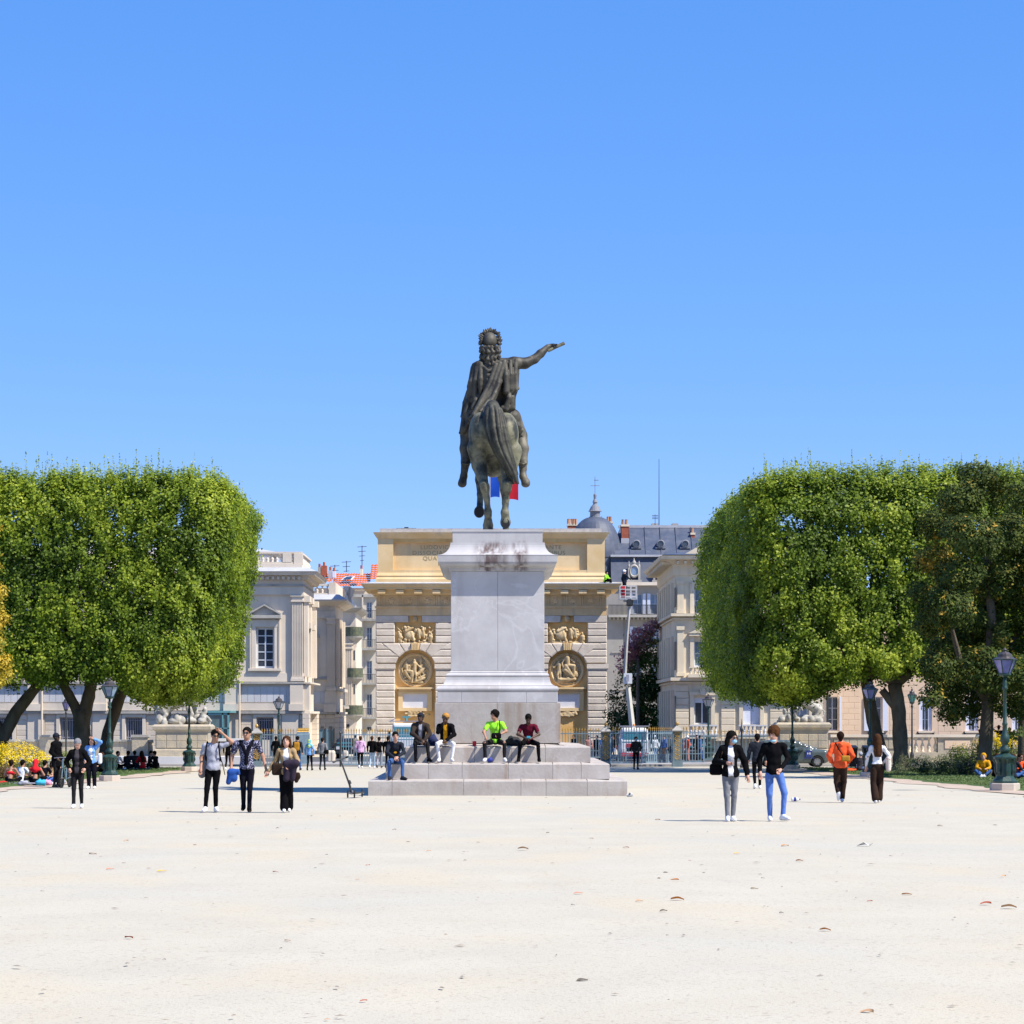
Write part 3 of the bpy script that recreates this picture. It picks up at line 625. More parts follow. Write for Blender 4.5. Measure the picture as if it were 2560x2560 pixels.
class Bld:
    def __init__(s, name, label, px, d, cat='building', ang=0, ox=None):
        s.d = d; s.M = frame(0, d, 0); s.o = thing(name, label, cat, (X(px, d), d, ZS)); s.W = Matrix.Identity(4)
    def bx(s, name, mt, x0, x1, w, y1, z0, z1, par=None): # w = how far it stands out of the facade
        m = MB(); m.box(x0, x1, -w, y1, z0, z1, s.M); return m.obj(name, mt, par or s.o)
    def pbx(s, name, mt, px0, px1, py0, py1, w, dep=.4, par=None):
        return s.bx(name, mt, X(px0, s.d), X(px1, s.d), w, dep, Z(py1, s.d), Z(py0, s.d), par)
    def wall(s, mt, x0, x1, z0, z1, ops, thick=.45, name='wall', back=8.0):
        """front wall with real openings (x0,x1,z0,z1), reveals, and the body behind"""
        xs = sorted({x0, x1, *[o[0] for o in ops], *[o[1] for o in ops]}); zs = sorted({z0, z1, *[o[2] for o in ops], *[o[3] for o in ops]})
        m = MB()
        for i in range(len(xs)-1):
            for j in range(len(zs)-1):
                cx, cz = (xs[i]+xs[i+1])/2, (zs[j]+zs[j+1])/2
                if any(o[0] < cx < o[1] and o[2] < cz < o[3] for o in ops): continue
                m.add([(xs[i], 0, zs[j]), (xs[i+1], 0, zs[j]), (xs[i+1], 0, zs[j+1]), (xs[i], 0, zs[j+1])], [(0, 1, 2, 3)], s.M)
        for a, b, c, d_ in ops:
            t = thick; m.add([(a, 0, c), (b, 0, c), (b, 0, d_), (a, 0, d_), (a, t, c), (b, t, c), (b, t, d_), (a, t, d_)], [(0, 4, 5, 1), (1, 5, 6, 2), (2, 6, 7, 3), (3, 7, 4, 0)], s.M)
        m.add([(x0, 0, z0), (x1, 0, z0), (x1, 0, z1), (x0, 0, z1), (x0, back, z0), (x1, back, z0), (x1, back, z1), (x0, back, z1)], [(1, 5, 6, 2), (4, 0, 3, 7), (5, 4, 7, 6), (3, 2, 6, 7)], s.M)
        return m.obj(name, mt, s.o)
    def window(s, x0, x1, z0, z1, inset=.3, cols=2, rows=3, fr=.07, bar=.045, glass=None, frm=None, name='window', bars=None):
        frm = frm or M_wfr; glass = glass or M_glass
        m = MB(); y = -(-inset)
        for a, b, c, d_ in ((x0, x0+fr, z0, z1), (x1-fr, x1, z0, z1), (x0+fr, x1-fr, z0, z0+fr), (x0+fr, x1-fr, z1-fr, z1)): m.box(a, b, inset, inset+.08, c, d_, s.M)
        for i in range(1, cols):
            c = x0+(x1-x0)*i/cols; k = fr*.8 if (cols == 2) else bar; m.box(c-k/2, c+k/2, inset-.005, inset+.075, z0+fr, z1-fr, s.M)
        for j in range(1, rows):
            c = z0+(z1-z0)*j/rows; m.box(x0+fr, x1-fr, inset+.01, inset+.07, c-bar/2, c+bar/2, s.M)
        w_ = m.obj(name, frm, s.o)
        for i in range(cols):
            for j in range(rows):
                a, b = x0+(x1-x0)*i/cols, x0+(x1-x0)*(i+1)/cols; c, d_ = z0+(z1-z0)*j/rows, z0+(z1-z0)*(j+1)/rows
                q = MB(); q.box(a+.01, b-.01, inset+.04, inset+.05, c+.01, d_-.01, s.M); o = q.obj('pane', glass, None, world=False); o.parent = w_
                o.location = Vector((0, 0, 0)); o.matrix_parent_inverse = Matrix.Identity(4)
        if bars:
            n = int((x1-x0)/bars)
            for i in range(1, n):
                q = MB(); c = x0+(x1-x0)*i/n; q.box(c-.022, c+.022, inset-.18, inset-.14, z0, z1, s.M); o = q.obj('bar', M_bar, None, world=False); o.parent = w_
            for fz in (.12, .88):
                q = MB(); c = z0+(z1-z0)*fz; q.box(x0, x1, inset-.185, inset-.135, c-.025, c+.025, s.M); o = q.obj('bar', M_bar, None, world=False); o.parent = w_
        return w_
    def pwindow(s, px0, px1, py0, py1, **k): return s.window(X(px0, s.d), X(px1, s.d), Z(py1, s.d), Z(py0, s.d), **k)
    def op(s, px0, px1, py0, py1): return (X(px0, s.d), X(px1, s.d), Z(py1, s.d), Z(py0, s.d))
    def blocks(s, x0, x1, z0, z1, ch, bw, mt, w=.05, ch_=.02, stag=True, name='stone_block'):
        n = max(1, round((z1-z0)/ch)); hh = (z1-z0)/n
        for r in range(n):
            k = max(1, round((x1-x0)/bw)); ww = (x1-x0)/k; xs = [x0+ww*i for i in range(k+1)]
            if stag and r % 2 and k > 1: xs = [x0, x0+ww*.5]+[x0+ww*(i+.5) for i in range(1, k)]+[x1]
            for i in range(len(xs)-1):
                g = .012; m = MB(); a, b, c, d_ = xs[i]+g, xs[i+1]-g, z0+hh*r+g, z0+hh*(r+1)-g
                m.pillow([(a, c), (b, c), (b, d_), (a, d_)], -.01, w, ch_, s.M); m.obj(name, mt, s.o)
    def ring(s, name, mt, x0, x1, y1, prof, cap=True):
        m = MB(); m.ringprof((x0+x1)/2, s.d+y1/2, (x1-x0)/2, y1/2, prof, cap); return m.obj(name, mt, s.o)
    def pilaster(s, x0, x1, z0, z1, mt, flutes=6, side=False, w=.22):
        m = MB(); m.box(x0, x1, -w+.04, .1, z0, z1, s.M)
        fw = (x1-x0)/(flutes*2+1)
        for i in range(flutes+1): m.box(x0+fw*2*i, x0+fw*(2*i+1), -w, -w+.05, z0+.02, z1-.02, s.M)
        p = m.obj('pilaster', mt, s.o)
        q = MB(); q.box(x0-.08, x1+.08, -w-.08, .12, z1, z1+.12, s.M); q.box(x0-.03, x1+.03, -w-.03, .12, z1+.12, z1+.38, s.M); q.box(x0-.12, x1+.12, -w-.12, .12, z1+.38, z1+.5, s.M); q.obj('capital', mt, s.o)
        q = MB(); q.box(x0-.10, x1+.10, -w-.10, .12, z0-.35, z0-.15, s.M); q.box(x0-.05, x1+.05, -w-.05, .12, z0-.15, z0, s.M); q.obj('pilaster_base', mt, s.o)
def baluster_mesh(h, r, mt, key, square=False):
    m = MB(); m.lathe([(r*.9, 0), (r*.9, h*.08), (r*.5, h*.12), (r*1.0, h*.30), (r*.95, h*.42), (r*.45, h*.62), (r*.4, h*.74), (r*.6, h*.80), (r*.5, h*.86), (r*.85, h*.92), (r*.85, h)], n=10); return m.mesh(key, mt, True)
BAL = {}
def balustrade(par, y, x0, x1, z0, z1, mt, pitch=.34, piers=(), depth=.3, r=.11, rail=.14, name='balustrade'):
    """rail, plinth, piers, one object per baluster; y = front face"""
    h = z1-z0-2*rail; key = (round(h, 3), r, mt.name)
    if key not in BAL: BAL[key] = baluster_mesh(h, r, mt, 'baluster')
    for a, b in ((z0, z0+rail), (z1-rail, z1)):
        m = MB(); m.box(x0, x1, y, y+depth, a, b); m.obj('rail' if a > z0 else 'plinth', mt, par)
    cuts = sorted([x0]+[p for p in piers]+[x1])
    for p in piers: m = MB(); m.box(p-.32, p+.32, y-.02, y+depth+.02, z0+rail, z1-rail); m.obj('pier', mt, par)
    for i in range(len(cuts)-1):
        a = cuts[i]+(.4 if cuts[i] in piers else .12); b = cuts[i+1]-(.4 if cuts[i+1] in piers else .12); n = max(1, int((b-a)/pitch))
        for k in range(n+1):
            o = link('baluster', BAL[key], par); o.location = Vector((a+(b-a)*k/n, y+depth/2, z0+rail))-par.location
# ---------------------------------------------------------------- courthouse on the left
B = Bld('courthouse', 'long pale limestone courthouse with fluted pilasters behind the left clipped trees', 400, 172, 'courthouse'); d = 172
wx = [10, 171, 335, 499, 663]; xl, xr = X(-420, d), X(759, d)
ops = []; lowz = (Z(1797, d), Z(1849, d))
low = [(c-20.5, c+20.5, 1794, 1850) for c in [-153]+wx]; up = [(c-23, c+23, 1569, 1670) for c in [-153]+wx]
ops = [B.op(*q) for q in low+up]
B.wall(M_lime, xl, xr, ZS, Z(1487, d), ops, back=9.5)
for q in low: B.pwindow(*q, cols=1, rows=1, bars=.155, glass=M_glass, inset=.34)
for q in up:
    B.pwindow(*q, cols=2, rows=5, inset=.26, fr=.13, bar=.07)
    c = (q[0]+q[1])/2
    for s in (-1, 1):
        a, b = sorted((c+s*23.5, c+s*33)); B.pbx('jamb', M_lime, a, b, 1550, 1672, .10); a, b = sorted((c+s*34, c+s*38)); B.pbx('jamb', M_lime, a, b, 1545, 1672, .16)
    B.pbx('lintel', M_lime, c-33, c+33, 1550, 1567, .12); B.pbx('sill', M_lime, c-42, c+40, 1671, 1677, .22)
    B.pbx('hood', M_limed, c-42, c+40, 1538, 1546, .42)
    m = MB(); a, b, z0_, z1_ = X(c-42, d), X(c+40, d), Z(1538, d), Z(1515, d); mm = (a+b)/2
    m.prism([(a, z0_), (b, z0_), (mm, z1_)], -.18, .1, B.M); m.obj('pediment', M_limed, B.o)
    for s in (-1, 1):
        e = a if s < 0 else b
        m = MB(); m.prism([(e, z0_), (e, z0_+.13), (mm, z1_+.13), (mm, z1_)] if s < 0 else [(e, z0_), (mm, z1_), (mm, z1_+.13), (e, z0_+.13)], -.42, .1, B.M); m.obj('pediment_rake', M_limed, B.o)
for c in low: pass
# ground floor stone coursing between openings
edges = [-420]
for a, b, _, _ in low: edges += [a-10, b+10]
edges.append(759)
for i in range(0, len(edges)-1, 2):
    a, b = edges[i], edges[i+1]
    if b < -60: continue
    mid = (a+b)/2
    if b-a > 60: B.blocks(X(a, d), X(mid-22, d), Z(1878, d), Z(1787, d), .36, 1.1, M_lime2); B.blocks(X(mid+22, d), X(b, d), Z(1878, d), Z(1787, d), .36, 1.1, M_lime2); B.pbx('plain_pier', M_lime, mid-21, mid+21, 1784, 1880, .12)
    else: B.blocks(X(a, d), X(b, d), Z(1878, d), Z(1787, d), .36, 1.1, M_lime2)
for a, b, c, e in low:
    for s0, s1 in ((a-9, a-1), (b+1, b+9)): B.pbx('window_surround', M_lime, s0, s1, 1786, 1878, .14)
    B.pbx('window_surround', M_lime, a-1, b+1, 1785.5, 1792.5, .14)
B.pbx('string_course', M_limed, -420, 762, 1778, 1784, .28); B.pbx('string_course', M_limed, -420, 762, 1705, 1709.5, .34)
B.pbx('course', M_lime, -420, 759, 1758, 1776, .10); B.pbx('course', M_lime, -420, 759, 1683, 1704, .06)
for i in range(54):
    a = -100+16*i
    if a+15.5 > 757: break
    o = B.pbx('wall_panel', M_slab, a, a+15.2, 1716, 1755, .05)
for c in (89, 253, 417, 581, 745):
    pw = 13 if c < 740 else 13.2
    if c > 700: a, b = 731, 757
    else: a, b = c-13, c+13
    B.pilaster(X(a, d), X(b, d), Z(1691, d), Z(1505, d), M_lime, w=.26)
    B.pbx('pedestal', M_lime, a-5, b+1.5, 1711, 1760, .30); B.pbx('pedestal_base', M_lime, a-8, b+1.8, 1760, 1777, .42)
for c in (107, 600):
    m = MB(); m.tube([(X(c, d), -.36, Z(1880, d)), (X(c, d), -.36, Z(1700, d))], .07, 8, B.M); m.obj('drain_pipe', M_lime, B.o)
# entablature
B.bx('architrave', M_lime, xl, xr+.02, .20, 9.5, Z(1487, d), Z(1466, d)); B.bx('architrave_band', M_limed, xl, xr+.06, .30, 9.55, Z(1466, d), Z(1461, d)); B.bx('frieze', M_lime, xl, xr, .16, 9.5, Z(1461, d), Z(1450, d))
B.ring('cornice', M_lime, xl, xr, 9.5, [(.2, Z(1450, d)), (.34, Z(1448, d)), (.40, Z(1441, d)), (.85, Z(1439, d)), (.92, Z(1433, d)), (1.0, Z(1431, d)), (.3, Z(1420, d))])
B.ring('cornice_flashing', M_zinc, xl, xr, 9.5, [(.96, Z(1432, d)), (1.02, Z(1430, d)), (.35, Z(1419.5, d))])
for i in range(64):
    c = -60+13*i
    if c > 755: break
    B.pbx('dentil', M_lime, c, c+6.5, 1442, 1450, .62)
B.bx('parapet_base', M_lime, xl, xr-.1, .1, 9.3, Z(1420, d), Z(1410, d))
for a, b in ((735, 757), (571, 592), (407, 428), (243, 264), (79, 100)): B.pbx('parapet_pier', M_lime, a, b, 1384, 1410, .06, .4)
balustrade(B.o, d-.02, X(-420, d), xr-.12, Z(1410, d)-.0, Z(1379, d), M_lime, pitch=.33, piers=[X(c, d) for c in (718, 560, 400, 240, 80)], r=.125)
m = MB(); 
for i in range(22):                                      # balustrade along the side
    o = link('baluster', list(BAL.values())[0], B.o); o.location = Vector((xr-.3, d+.9+i*.38, Z(1410, d)+.14))-B.o.location
B.bx('rail', M_lime, xr-.45, xr-.13, -.9, 9.3, Z(1383.1, d), Z(1379.2, d)); B.bx('rail', M_lime, xr-.45, xr-.13, -.9, 9.3, Z(1410, d)+.001, Z(1406, d))
# attic storey with zinc roof set back
m = MB(); m.box(X(-300, d), X(662, d), 3.5, 9.4, Z(1412, d), Z(1375, d), B.M); m.obj('roof_lantern', M_zinc, B.o)
m = MB(); a, b = X(560, d+3), X(706, d+3); m.add([(a-20, 3.4, Z(1372, d)), (b, 3.4, Z(1374, d)), (b, 9.4, Z(1374, d)), (a-20, 9.4, Z(1372, d)), (a-18, 6, Z(1350, d)), (a+1.0, 6, Z(1350, d))], [(0, 1, 5, 4), (1, 2, 5), (2, 3, 4, 5), (3, 0, 4), (3, 2, 1, 0)], B.M); m.obj('zinc_roof', M_zinc, B.o)
# side facade facing the avenue: quoins and reliefs
MS = frame(xr, d, rad(90))
for (z0_, z1_) in [(Z(1880, d)+.4*k, Z(1880, d)+.4*k+.38) for k in range(7)]:
    m = MB(); m.pillow([(-.3, z0_), (.9, z0_), (.9, z1_), (-.3, z1_)], -.05, .42, .02, MS); m.obj('stone_block', M_lime2, B.o)
    m = MB(); m.pillow([(7.6, z0_), (9.4, z0_), (9.4, z1_), (7.6, z1_)], -.05, .42, .02, MS); m.obj('stone_block', M_lime2, B.o)
for a, b, z0_, z1_, w_ in ((-.2, 9.7, Z(1784, d), Z(1778, d), .45), (-.25, 9.7, Z(1709, d), Z(1705, d), .5), (0, 1.1, Z(1691, d), Z(1490, d), .3), (3, 4.1, Z(1691, d), Z(1490, d), .3), (7.8, 8.9, Z(1691, d), Z(1490, d), .3), (-.1, 1.3, Z(1777, d), Z(1711, d), .42), (-.1, 1.3, Z(1505, d), Z(1490, d), .46), (2.9, 4.2, Z(1505, d), Z(1490, d), .46), (7.7, 9, Z(1505, d), Z(1490, d), .46)):
    m = MB(); m.box(a, b, -w_, .05, z0_, z1_, MS); m.obj('side_pilaster', M_lime, B.o)
for c in (2.2, 5.9):
    m = MB(); m.box(c-.5, c+.5, -.02, .05, Z(1670, d), Z(1569, d), MS); m.obj('side_window', M_glass, B.o)
    m = MB(); m.box(c-.75, c+.75, -.4, .05, Z(1569, d), Z(1555, d), MS); m.obj('side_hood', M_lime, B.o)
# glazed porch by the drain pipe
g = thing('glass_porch', 'blue green metal and glass porch against the courthouse wall', 'porch', (X(543, 168), 168, ZS))
M_teal = mat('teal_paint', (.13,.30,.31), (.11,.26,.28), rough=.5, bump=0)
x0_, x1_ = X(516, 168), X(573, 168); z0_, z1_ = ZS, Z(1782, 168)
for a, b, c, e in ((x0_, x0_+.12, z0_, z1_), (x1_-.12, x1_, z0_, z1_), (x0_, x1_, z1_-.15, z1_), (x1_-.5, x1_-.4, z0_, z1_), (x0_, x1_, z0_+2.1, z0_+2.18)): m = MB(); m.box(a, b, 167.9, 168.05, c, e); m.obj('porch_frame', M_teal, g)
m = MB(); m.box(x0_+.1, x1_-.1, 168.0, 168.03, z0_, z1_-.1); m.obj('pane', mat('porch_glass', (.10,.16,.16), (.06,.10,.10), rough=.1, bump=0, spec=.7), g)
m = MB(); m.box(x0_-.05, x1_+.1, 167.85, 172, z1_, z1_+.15); m.obj('porch_roof', M_teal, g)
# ---------------------------------------------------------------- second wing
B = Bld('courthouse_wing', 'second pale courthouse wing set back beside the corner pilaster, lower parapet', 830, 192, 'building'); d = 192
xl, xr = X(690, d), X(839, d)
B.wall(M_lime, xl, xr, ZS, Z(1546, d), [B.op(775, 792.5, 1598, 1690)], back=9)
B.pwindow(775, 792.5, 1598, 1690, cols=2, rows=4); B.pbx('jamb', M_lime, 793, 796, 1590, 1695, .16); B.pbx('hood', M_limed, 760, 799, 1588, 1594, .4)
m = MB(); m.prism([(X(750, d), Z(1588, d)), (X(799, d), Z(1588, d)), (X(775, d), Z(1575, d))], -.35, .1, B.M); m.obj('pediment', M_limed, B.o)
B.pilaster(X(819, d), X(838.4, d), Z(1716, d), Z(1560, d), M_lime, flutes=5, w=.26)
B.pbx('string_course', M_limed, 760, 842, 1780, 1785, .3); B.pbx('string_course', M_limed, 760, 841, 1696, 1699, .2); B.pbx('string_course', M_limed, 815, 842, 1721, 1728, .35)
B.pbx('pedestal', M_lime, 812, 840, 1728, 1760, .3); B.pbx('pedestal_base', M_lime, 810, 841, 1760, 1780, .4)
B.blocks(X(790, d), X(839, d), Z(1818, d), Z(1786, d), .36, .9, M_lime2); B.blocks(X(834, d), X(843, d), Z(1880, d), Z(1819, d), .4, .4, M_lime2); B.blocks(X(820, d), X(833, d), Z(1880, d), Z(1819, d), .4, .5, M_lime2)
for a, b in ((786, 800), (801, 815)): B.pbx('wall_panel', M_slab, a, b, 1730, 1759, .05)
B.bx('architrave', M_lime, xl, xr, .2, 9, Z(1546, d), Z(1528, d)); B.bx('frieze', M_lime, xl, xr, .12, 9, Z(1528, d), Z(1515, d))
B.ring('cornice', M_lime, xl, xr, 9, [(.2, Z(1515, d)), (.35, Z(1512, d)), (.8, Z(1506, d)), (.9, Z(1502, d)), (.3, Z(1487, d))]); B.ring('cornice_flashing', M_zinc, xl, xr, 9, [(.88, Z(1503, d)), (.95, Z(1500, d)), (.3, Z(1486.5, d))])
B.pbx('parapet_pier', M_lime, 822, 839, 1456, 1487, .05, 9); 
balustrade(B.o, d, X(776, d), X(822, d), Z(1487, d), Z(1460, d), M_lime, pitch=.33, r=.12)
MS = frame(xr, d, rad(90))
for a, b, z0_, z1_, w_ in ((0, .9, Z(1716, d), Z(1546, d), .28), (3.4, 4.2, Z(1716, d), Z(1546, d), .28), (7, 7.9, Z(1716, d), Z(1546, d), .28), (-.2, 9.1, Z(1785, d), Z(1780, d), .4), (-.2, 9.1, Z(1728, d), Z(1721, d), .4)):
    m = MB(); m.box(a, b, -w_, .05, z0_, z1_, MS); m.obj('side_pilaster', M_lime, B.o)
for k in range(8):
    m = MB(); z0_ = Z(1885, d)+.42*k; m.pillow([(-.2, z0_), (8.8, z0_), (8.8, z0_+.4), (-.2, z0_+.4)], -.05, .3, .02, MS); m.obj('stone_block', M_lime2, B.o)
# blue double gate below the wing
g = thing('blue_gate', 'blue grey solid double gate below the courthouse wing', 'gate', (X(813, 188), 188, ZS)); M_bluem = mat('blue_grey_paint', (.12,.20,.26), (.10,.17,.23), rough=.5, bump=0)
for i, (a, b) in enumerate(((791, 812.5), (813.5, 835))):
    m = MB(); m.box(X(a, 188), X(b, 188), 188, 188.1, ZS+.1, Z(1823, 188)); o = m.obj('gate_leaf', M_bluem, g)
for a in (791, 812, 827, 834): m = MB(); m.box(X(a, 188), X(a, 188)+.09, 187.9, 188.0, ZS, Z(1821, 188)); m.obj('gate_post', M_iron, g)
for a in (804, 808, 825, 829): m = MB(); m.lathe([(.10, 0), (.02, .25)], c=(X(a, 188), 188, Z(1822, 188)), n=6); m.obj('gate_lamp', M_iron, g)
# ---------------------------------------------------------------- tall corner house behind
B = Bld('corner_house', 'narrow pale corner house with round balconies between courthouse wing and street', 876, 214, 'house'); d = 214
xl, xr = X(840, d), X(889, d)
B.wall(M_lime, xl, xr, ZS, Z(1519, d), [B.op(868, 877, 1640, 1690)], back=10); B.pwindow(868, 877, 1640, 1690, cols=2, rows=3)
B.ring('cornice', M_limed, xl, xr, 10, [(.05, Z(1531, d)), (.5, Z(1524, d)), (.6, Z(1519, d)), (.1, Z(1517, d))])
B.ring('mansard', M_slate, xl+.3, xr-.3, 9.5, [(0, Z(1519, d)), (-.9, Z(1464, d))])
for py in (1594, 1697, 1790):
    m = MB(); c = (X(884, d), d+.4, Z(py, d)); m.lathe([(.2, -.6), (.6, -.2), (.82, 0), (.86, .12)], c=c, n=16); m.obj('balcony', M_limed, B.o)
    m = MB(); m.lathe([(.82, .12), (.82, .95), (.78, .95), (.78, .12)], c=c, n=20); m.obj('balcony_railing', mat('patina_green', (.06,.075,.06), (.13,.14,.08), rough=.7, scale=4, bump=0), B.o)
B.pilaster(X(864, d), X(880, d), Z(1762, d), Z(1622, d), M_lime, flutes=3); B.pbx('string_course', M_limed, 842, 891, 1763, 1768, .3)
for py in (1650, 1735): B.pbx('window', M_glass, 884, 887.5, py-24, py, .02)
B.bx('wall_plaque', M_iron, X(864, d), X(873.5, d), .05, .1, Z(1819, d), Z(1811, d))
# ---------------------------------------------------------------- street houses left of the arch
B = Bld('balcony_house', 'cream street house with stacked iron balconies just left of the arch', 912, 240, 'house'); d = 240
xl, xr = X(884, d), X(955, d); ops = [B.op(916, 930, a, b) for a, b in ((1505, 1545), (1568, 1618), (1652, 1700), (1735, 1787))]
B.wall(mat('cream_render', (.58,.53,.44), (.50,.455,.38), rough=.92, scale=.4, spec=.15), xl, xr, ZS, Z(1488, d), ops, back=8)
for o in ops: B.window(*o, cols=2, rows=3, glass=M_glassb, frm=M_shut)
for py in (1549, 1622, 1708, 1793):
    B.pbx('balcony_slab', M_limed, 890, 942, py-1, py+4, .9); 
    m = MB()
    for k in range(14): c = X(891+3.8*k, d); m.box(c-.02, c+.02, -.88, -.84, Z(py-1, d), Z(py-22, d), B.M)
    m.box(X(890, d), X(942, d), -.9, -.82, Z(py-21.5, d), Z(py-22.5, d), B.M); m.obj('balcony_railing', M_iron, B.o)
m = MB(); m.box(X(905, d), X(908.5, d), -.3, .1, ZS, Z(1488, d), B.M); m.obj('drain_pipe', M_lime, B.o)
B.pbx('string_course', M_limed, 884, 945, 1486, 1493, .3); B.pbx('wall_plaque', M_iron, 918, 929, 1818, 1825, .05)
# red roofed house
H = thing('red_roof_house', 'house with bright orange red tiled roof and skylight behind the courthouse', 'house', (X(860, 262), 262, ZS)); d = 262
m = MB(); m.box(X(786, d), X(955, d), 262, 272, ZS, Z(1470, d)); m.obj('wall', M_cream, H)
def roofplane(x0, x1, z0, z1, y0, y1, name='roof'):
    m = MB(); n = int((x1-x0)/.28)                       # corrugated courses of tiles
    rows_ = int((z1-z0)/.24)
    for i in range(n):
        a = x0+(x1-x0)*i/n; b = x0+(x1-x0)*(i+1)/n; mid = (a+b)/2
        for j in range(rows_):
            t0, t1 = j/rows_, (j+1)/rows_; l = .05
            m.add([(a, y0+(y1-y0)*t0, z0+(z1-z0)*t0+l), (mid, y0+(y1-y0)*t0, z0+(z1-z0)*t0+.09+l), (b, y0+(y1-y0)*t0, z0+(z1-z0)*t0+l), (b, y0+(y1-y0)*t1, z0+(z1-z0)*t1), (mid, y0+(y1-y0)*t1, z0+(z1-z0)*t1+.09), (a, y0+(y1-y0)*t1, z0+(z1-z0)*t1)], [(0, 1, 4, 5), (1, 2, 3, 4)])
    return m.obj(name, M_tile, H)
roofplane(X(832, d), X(925, d), Z(1468, d), Z(1430, d), 261, 265.5); roofplane(X(785, d), X(834, d), Z(1460, d), Z(1434, d), 259, 263); roofplane(X(925, d), X(950, d), Z(1450, d), Z(1408, d), 262, 265)
m = MB(); m.box(X(872, d), X(896, d), 263, 268, Z(1492, d), Z(1470, d)); m.obj('brick_wall', M_brick, H)
for a, b, c, e, mt in ((797, 804, 1420, 1436, M_limed), (805, 819, 1416, 1440, M_brick), (823, 832, 1428, 1450, M_zinc), (833, 841, 1430, 1446, M_shut), (902, 908, 1424, 1440, M_cream)):
    m = MB(); m.box(X(a, d), X(b, d), 260.5, 261.5, Z(e, d), Z(c, d)); m.obj('chimney', mt, H)
    m = MB(); m.lathe([(.12, 0), (.12, .4)], c=(X((a+b)/2, d), 261, Z(c, d)), n=8); m.obj('chimney_pot', M_brick, H)
m = MB(); a = frame(X(865, d), 261.9, 0); m.add([(-.5, 0, Z(1453, d)), (.7, 0, Z(1453, d)), (.95, 1.1, Z(1443, d)), (-.1, 1.1, Z(1443, d))], [(0, 1, 2, 3)], a)
m.v = [(x, y-.25, z+.15) for x, y, z in m.v]; m.obj('skylight', M_wfr, H)
m = MB(); m.add([(-.3, -.3, Z(1451.5, d)+.17), (.55, -.3, Z(1451.5, d)+.17), (.72, .6, Z(1444.5, d)+.17), (.05, .6, Z(1444.5, d)+.17)], [(0, 1, 2, 3)], a); m.obj('skylight_pane', M_glass, H)
for px, t, b in ((905, 1364, 1424), (866, 1402, 1430), (837, 1412, 1432)):
    m = MB(); m.tube([(X(px, d), 262, Z(b, d)), (X(px, d), 262, Z(t, d))], .045, 5)
    for k in range(4): zz = Z(t, d)-.15-k*.5; m.tube([(X(px, d)-.5+k*.1, 262, zz), (X(px, d)+.5-k*.1, 262, zz+.05)], .03, 4)
    m.obj('antenna', M_iron, H)
# ---------------------------------------------------------------- slate-roofed apartment block with dome
B = Bld('slate_roof_apartments', 'tall apartment block with slate mansard roof and lead dome right of the arch', 1600, 235, 'building'); d = 235
xl, xr = X(1528, d), X(1830, d); wc = [1594, 1638, 1682, 1726, 1770]
ops = [B.op(c-12, c+12, 1484, 1535) for c in wc]+[B.op(c-13, c+13, 1566, 1618) for c in wc]+[B.op(c-12, c+12, 1660, 1715) for c in wc]
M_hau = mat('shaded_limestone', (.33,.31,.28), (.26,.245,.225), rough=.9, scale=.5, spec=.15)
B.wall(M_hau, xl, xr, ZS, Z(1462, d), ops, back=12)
for o in ops: B.window(*o, cols=2, rows=2, glass=M_glassb, frm=M_wfr, inset=.25)
for c in wc:
    for s in (-1, 1):
        for a, b in ((1484, 1535), (1566, 1618)): B.pbx('shutter', M_shut, *(sorted((c+s*12.5, c+s*20))), a, b, .08)
for r in range(9): B.pbx('stone_block', M_lime2, 1543, 1556, 1566+r*16.5, 1581+r*16.5, .12)
B.pbx('cornice', M_lime, 1526, 1830, 1456, 1464, .6); B.pbx('balcony_slab', M_limed, 1520, 1830, 1538, 1544, 1.1)
m = MB()
for k in range(100): c = X(1521+3.1*k, d); m.box(c-.025, c+.025, -1.08, -1.04, Z(1538, d), Z(1514, d), B.M)
m.box(X(1520, d), X(1830, d), -1.1, -1.02, Z(1514.5, d), Z(1513, d), B.M); m.obj('balcony_railing', M_iron, B.o)
for k in range(30): B.pbx('corbel', M_limed, 1522+k*10, 1526+k*10, 1544, 1550, .8)
for py in (1632, 1725): B.pbx('string_course', M_limed, 1528, 1830, py-3, py, .4)
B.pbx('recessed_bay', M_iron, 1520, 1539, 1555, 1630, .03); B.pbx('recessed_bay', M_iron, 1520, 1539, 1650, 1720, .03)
m = MB(); y0_, y1_ = -.3, 4.5; m.add([(xl, -.3, Z(1462, d)), (xr, -.3, Z(1462, d)), (xr, .9, Z(1389, d)), (xl, .9, Z(1389, d)), (xl, 11, Z(1462, d)), (xl, 11, Z(1389, d)), (xr, 11, Z(1462, d)), (xr, 11, Z(1389, d))], [(0, 1, 2, 3), (4, 0, 3, 5), (1, 6, 7, 2)], B.M); m.obj('mansard_slope', M_slate, B.o)
m = MB(); m.add([(xl, .6, Z(1389, d)), (xr, .6, Z(1389, d)), (xr, 6, Z(1306, d)), (xl+1.2, 6, Z(1306, d)), (xl+1.2, 10, Z(1340, d)), (xl, 11, Z(1389, d))], [(0, 1, 2, 3), (5, 0, 3, 4)], B.M); m.obj('upper_slope', M_slate, B.o)
B.pbx('roof_gutter', M_zinc, 1527, 1830, 1386, 1391, -.45, 1.2); m = MB(); m.box(xl+1, xr, 5.8, 6.3, Z(1308, d), Z(1301, d), B.M); m.obj('ridge', M_zinc, B.o)
m = MB()
for k in range(8): m.tube([(xl+(xr-xl)*(.03+k*.13), .62, Z(1389, d)+.03), (xl+(xr-xl)*(.03+k*.13)+.2, 5.9, Z(1306, d)+.03)], .05, 4, B.M)
m.obj('roof_seam', MATS['slate'], B.o)
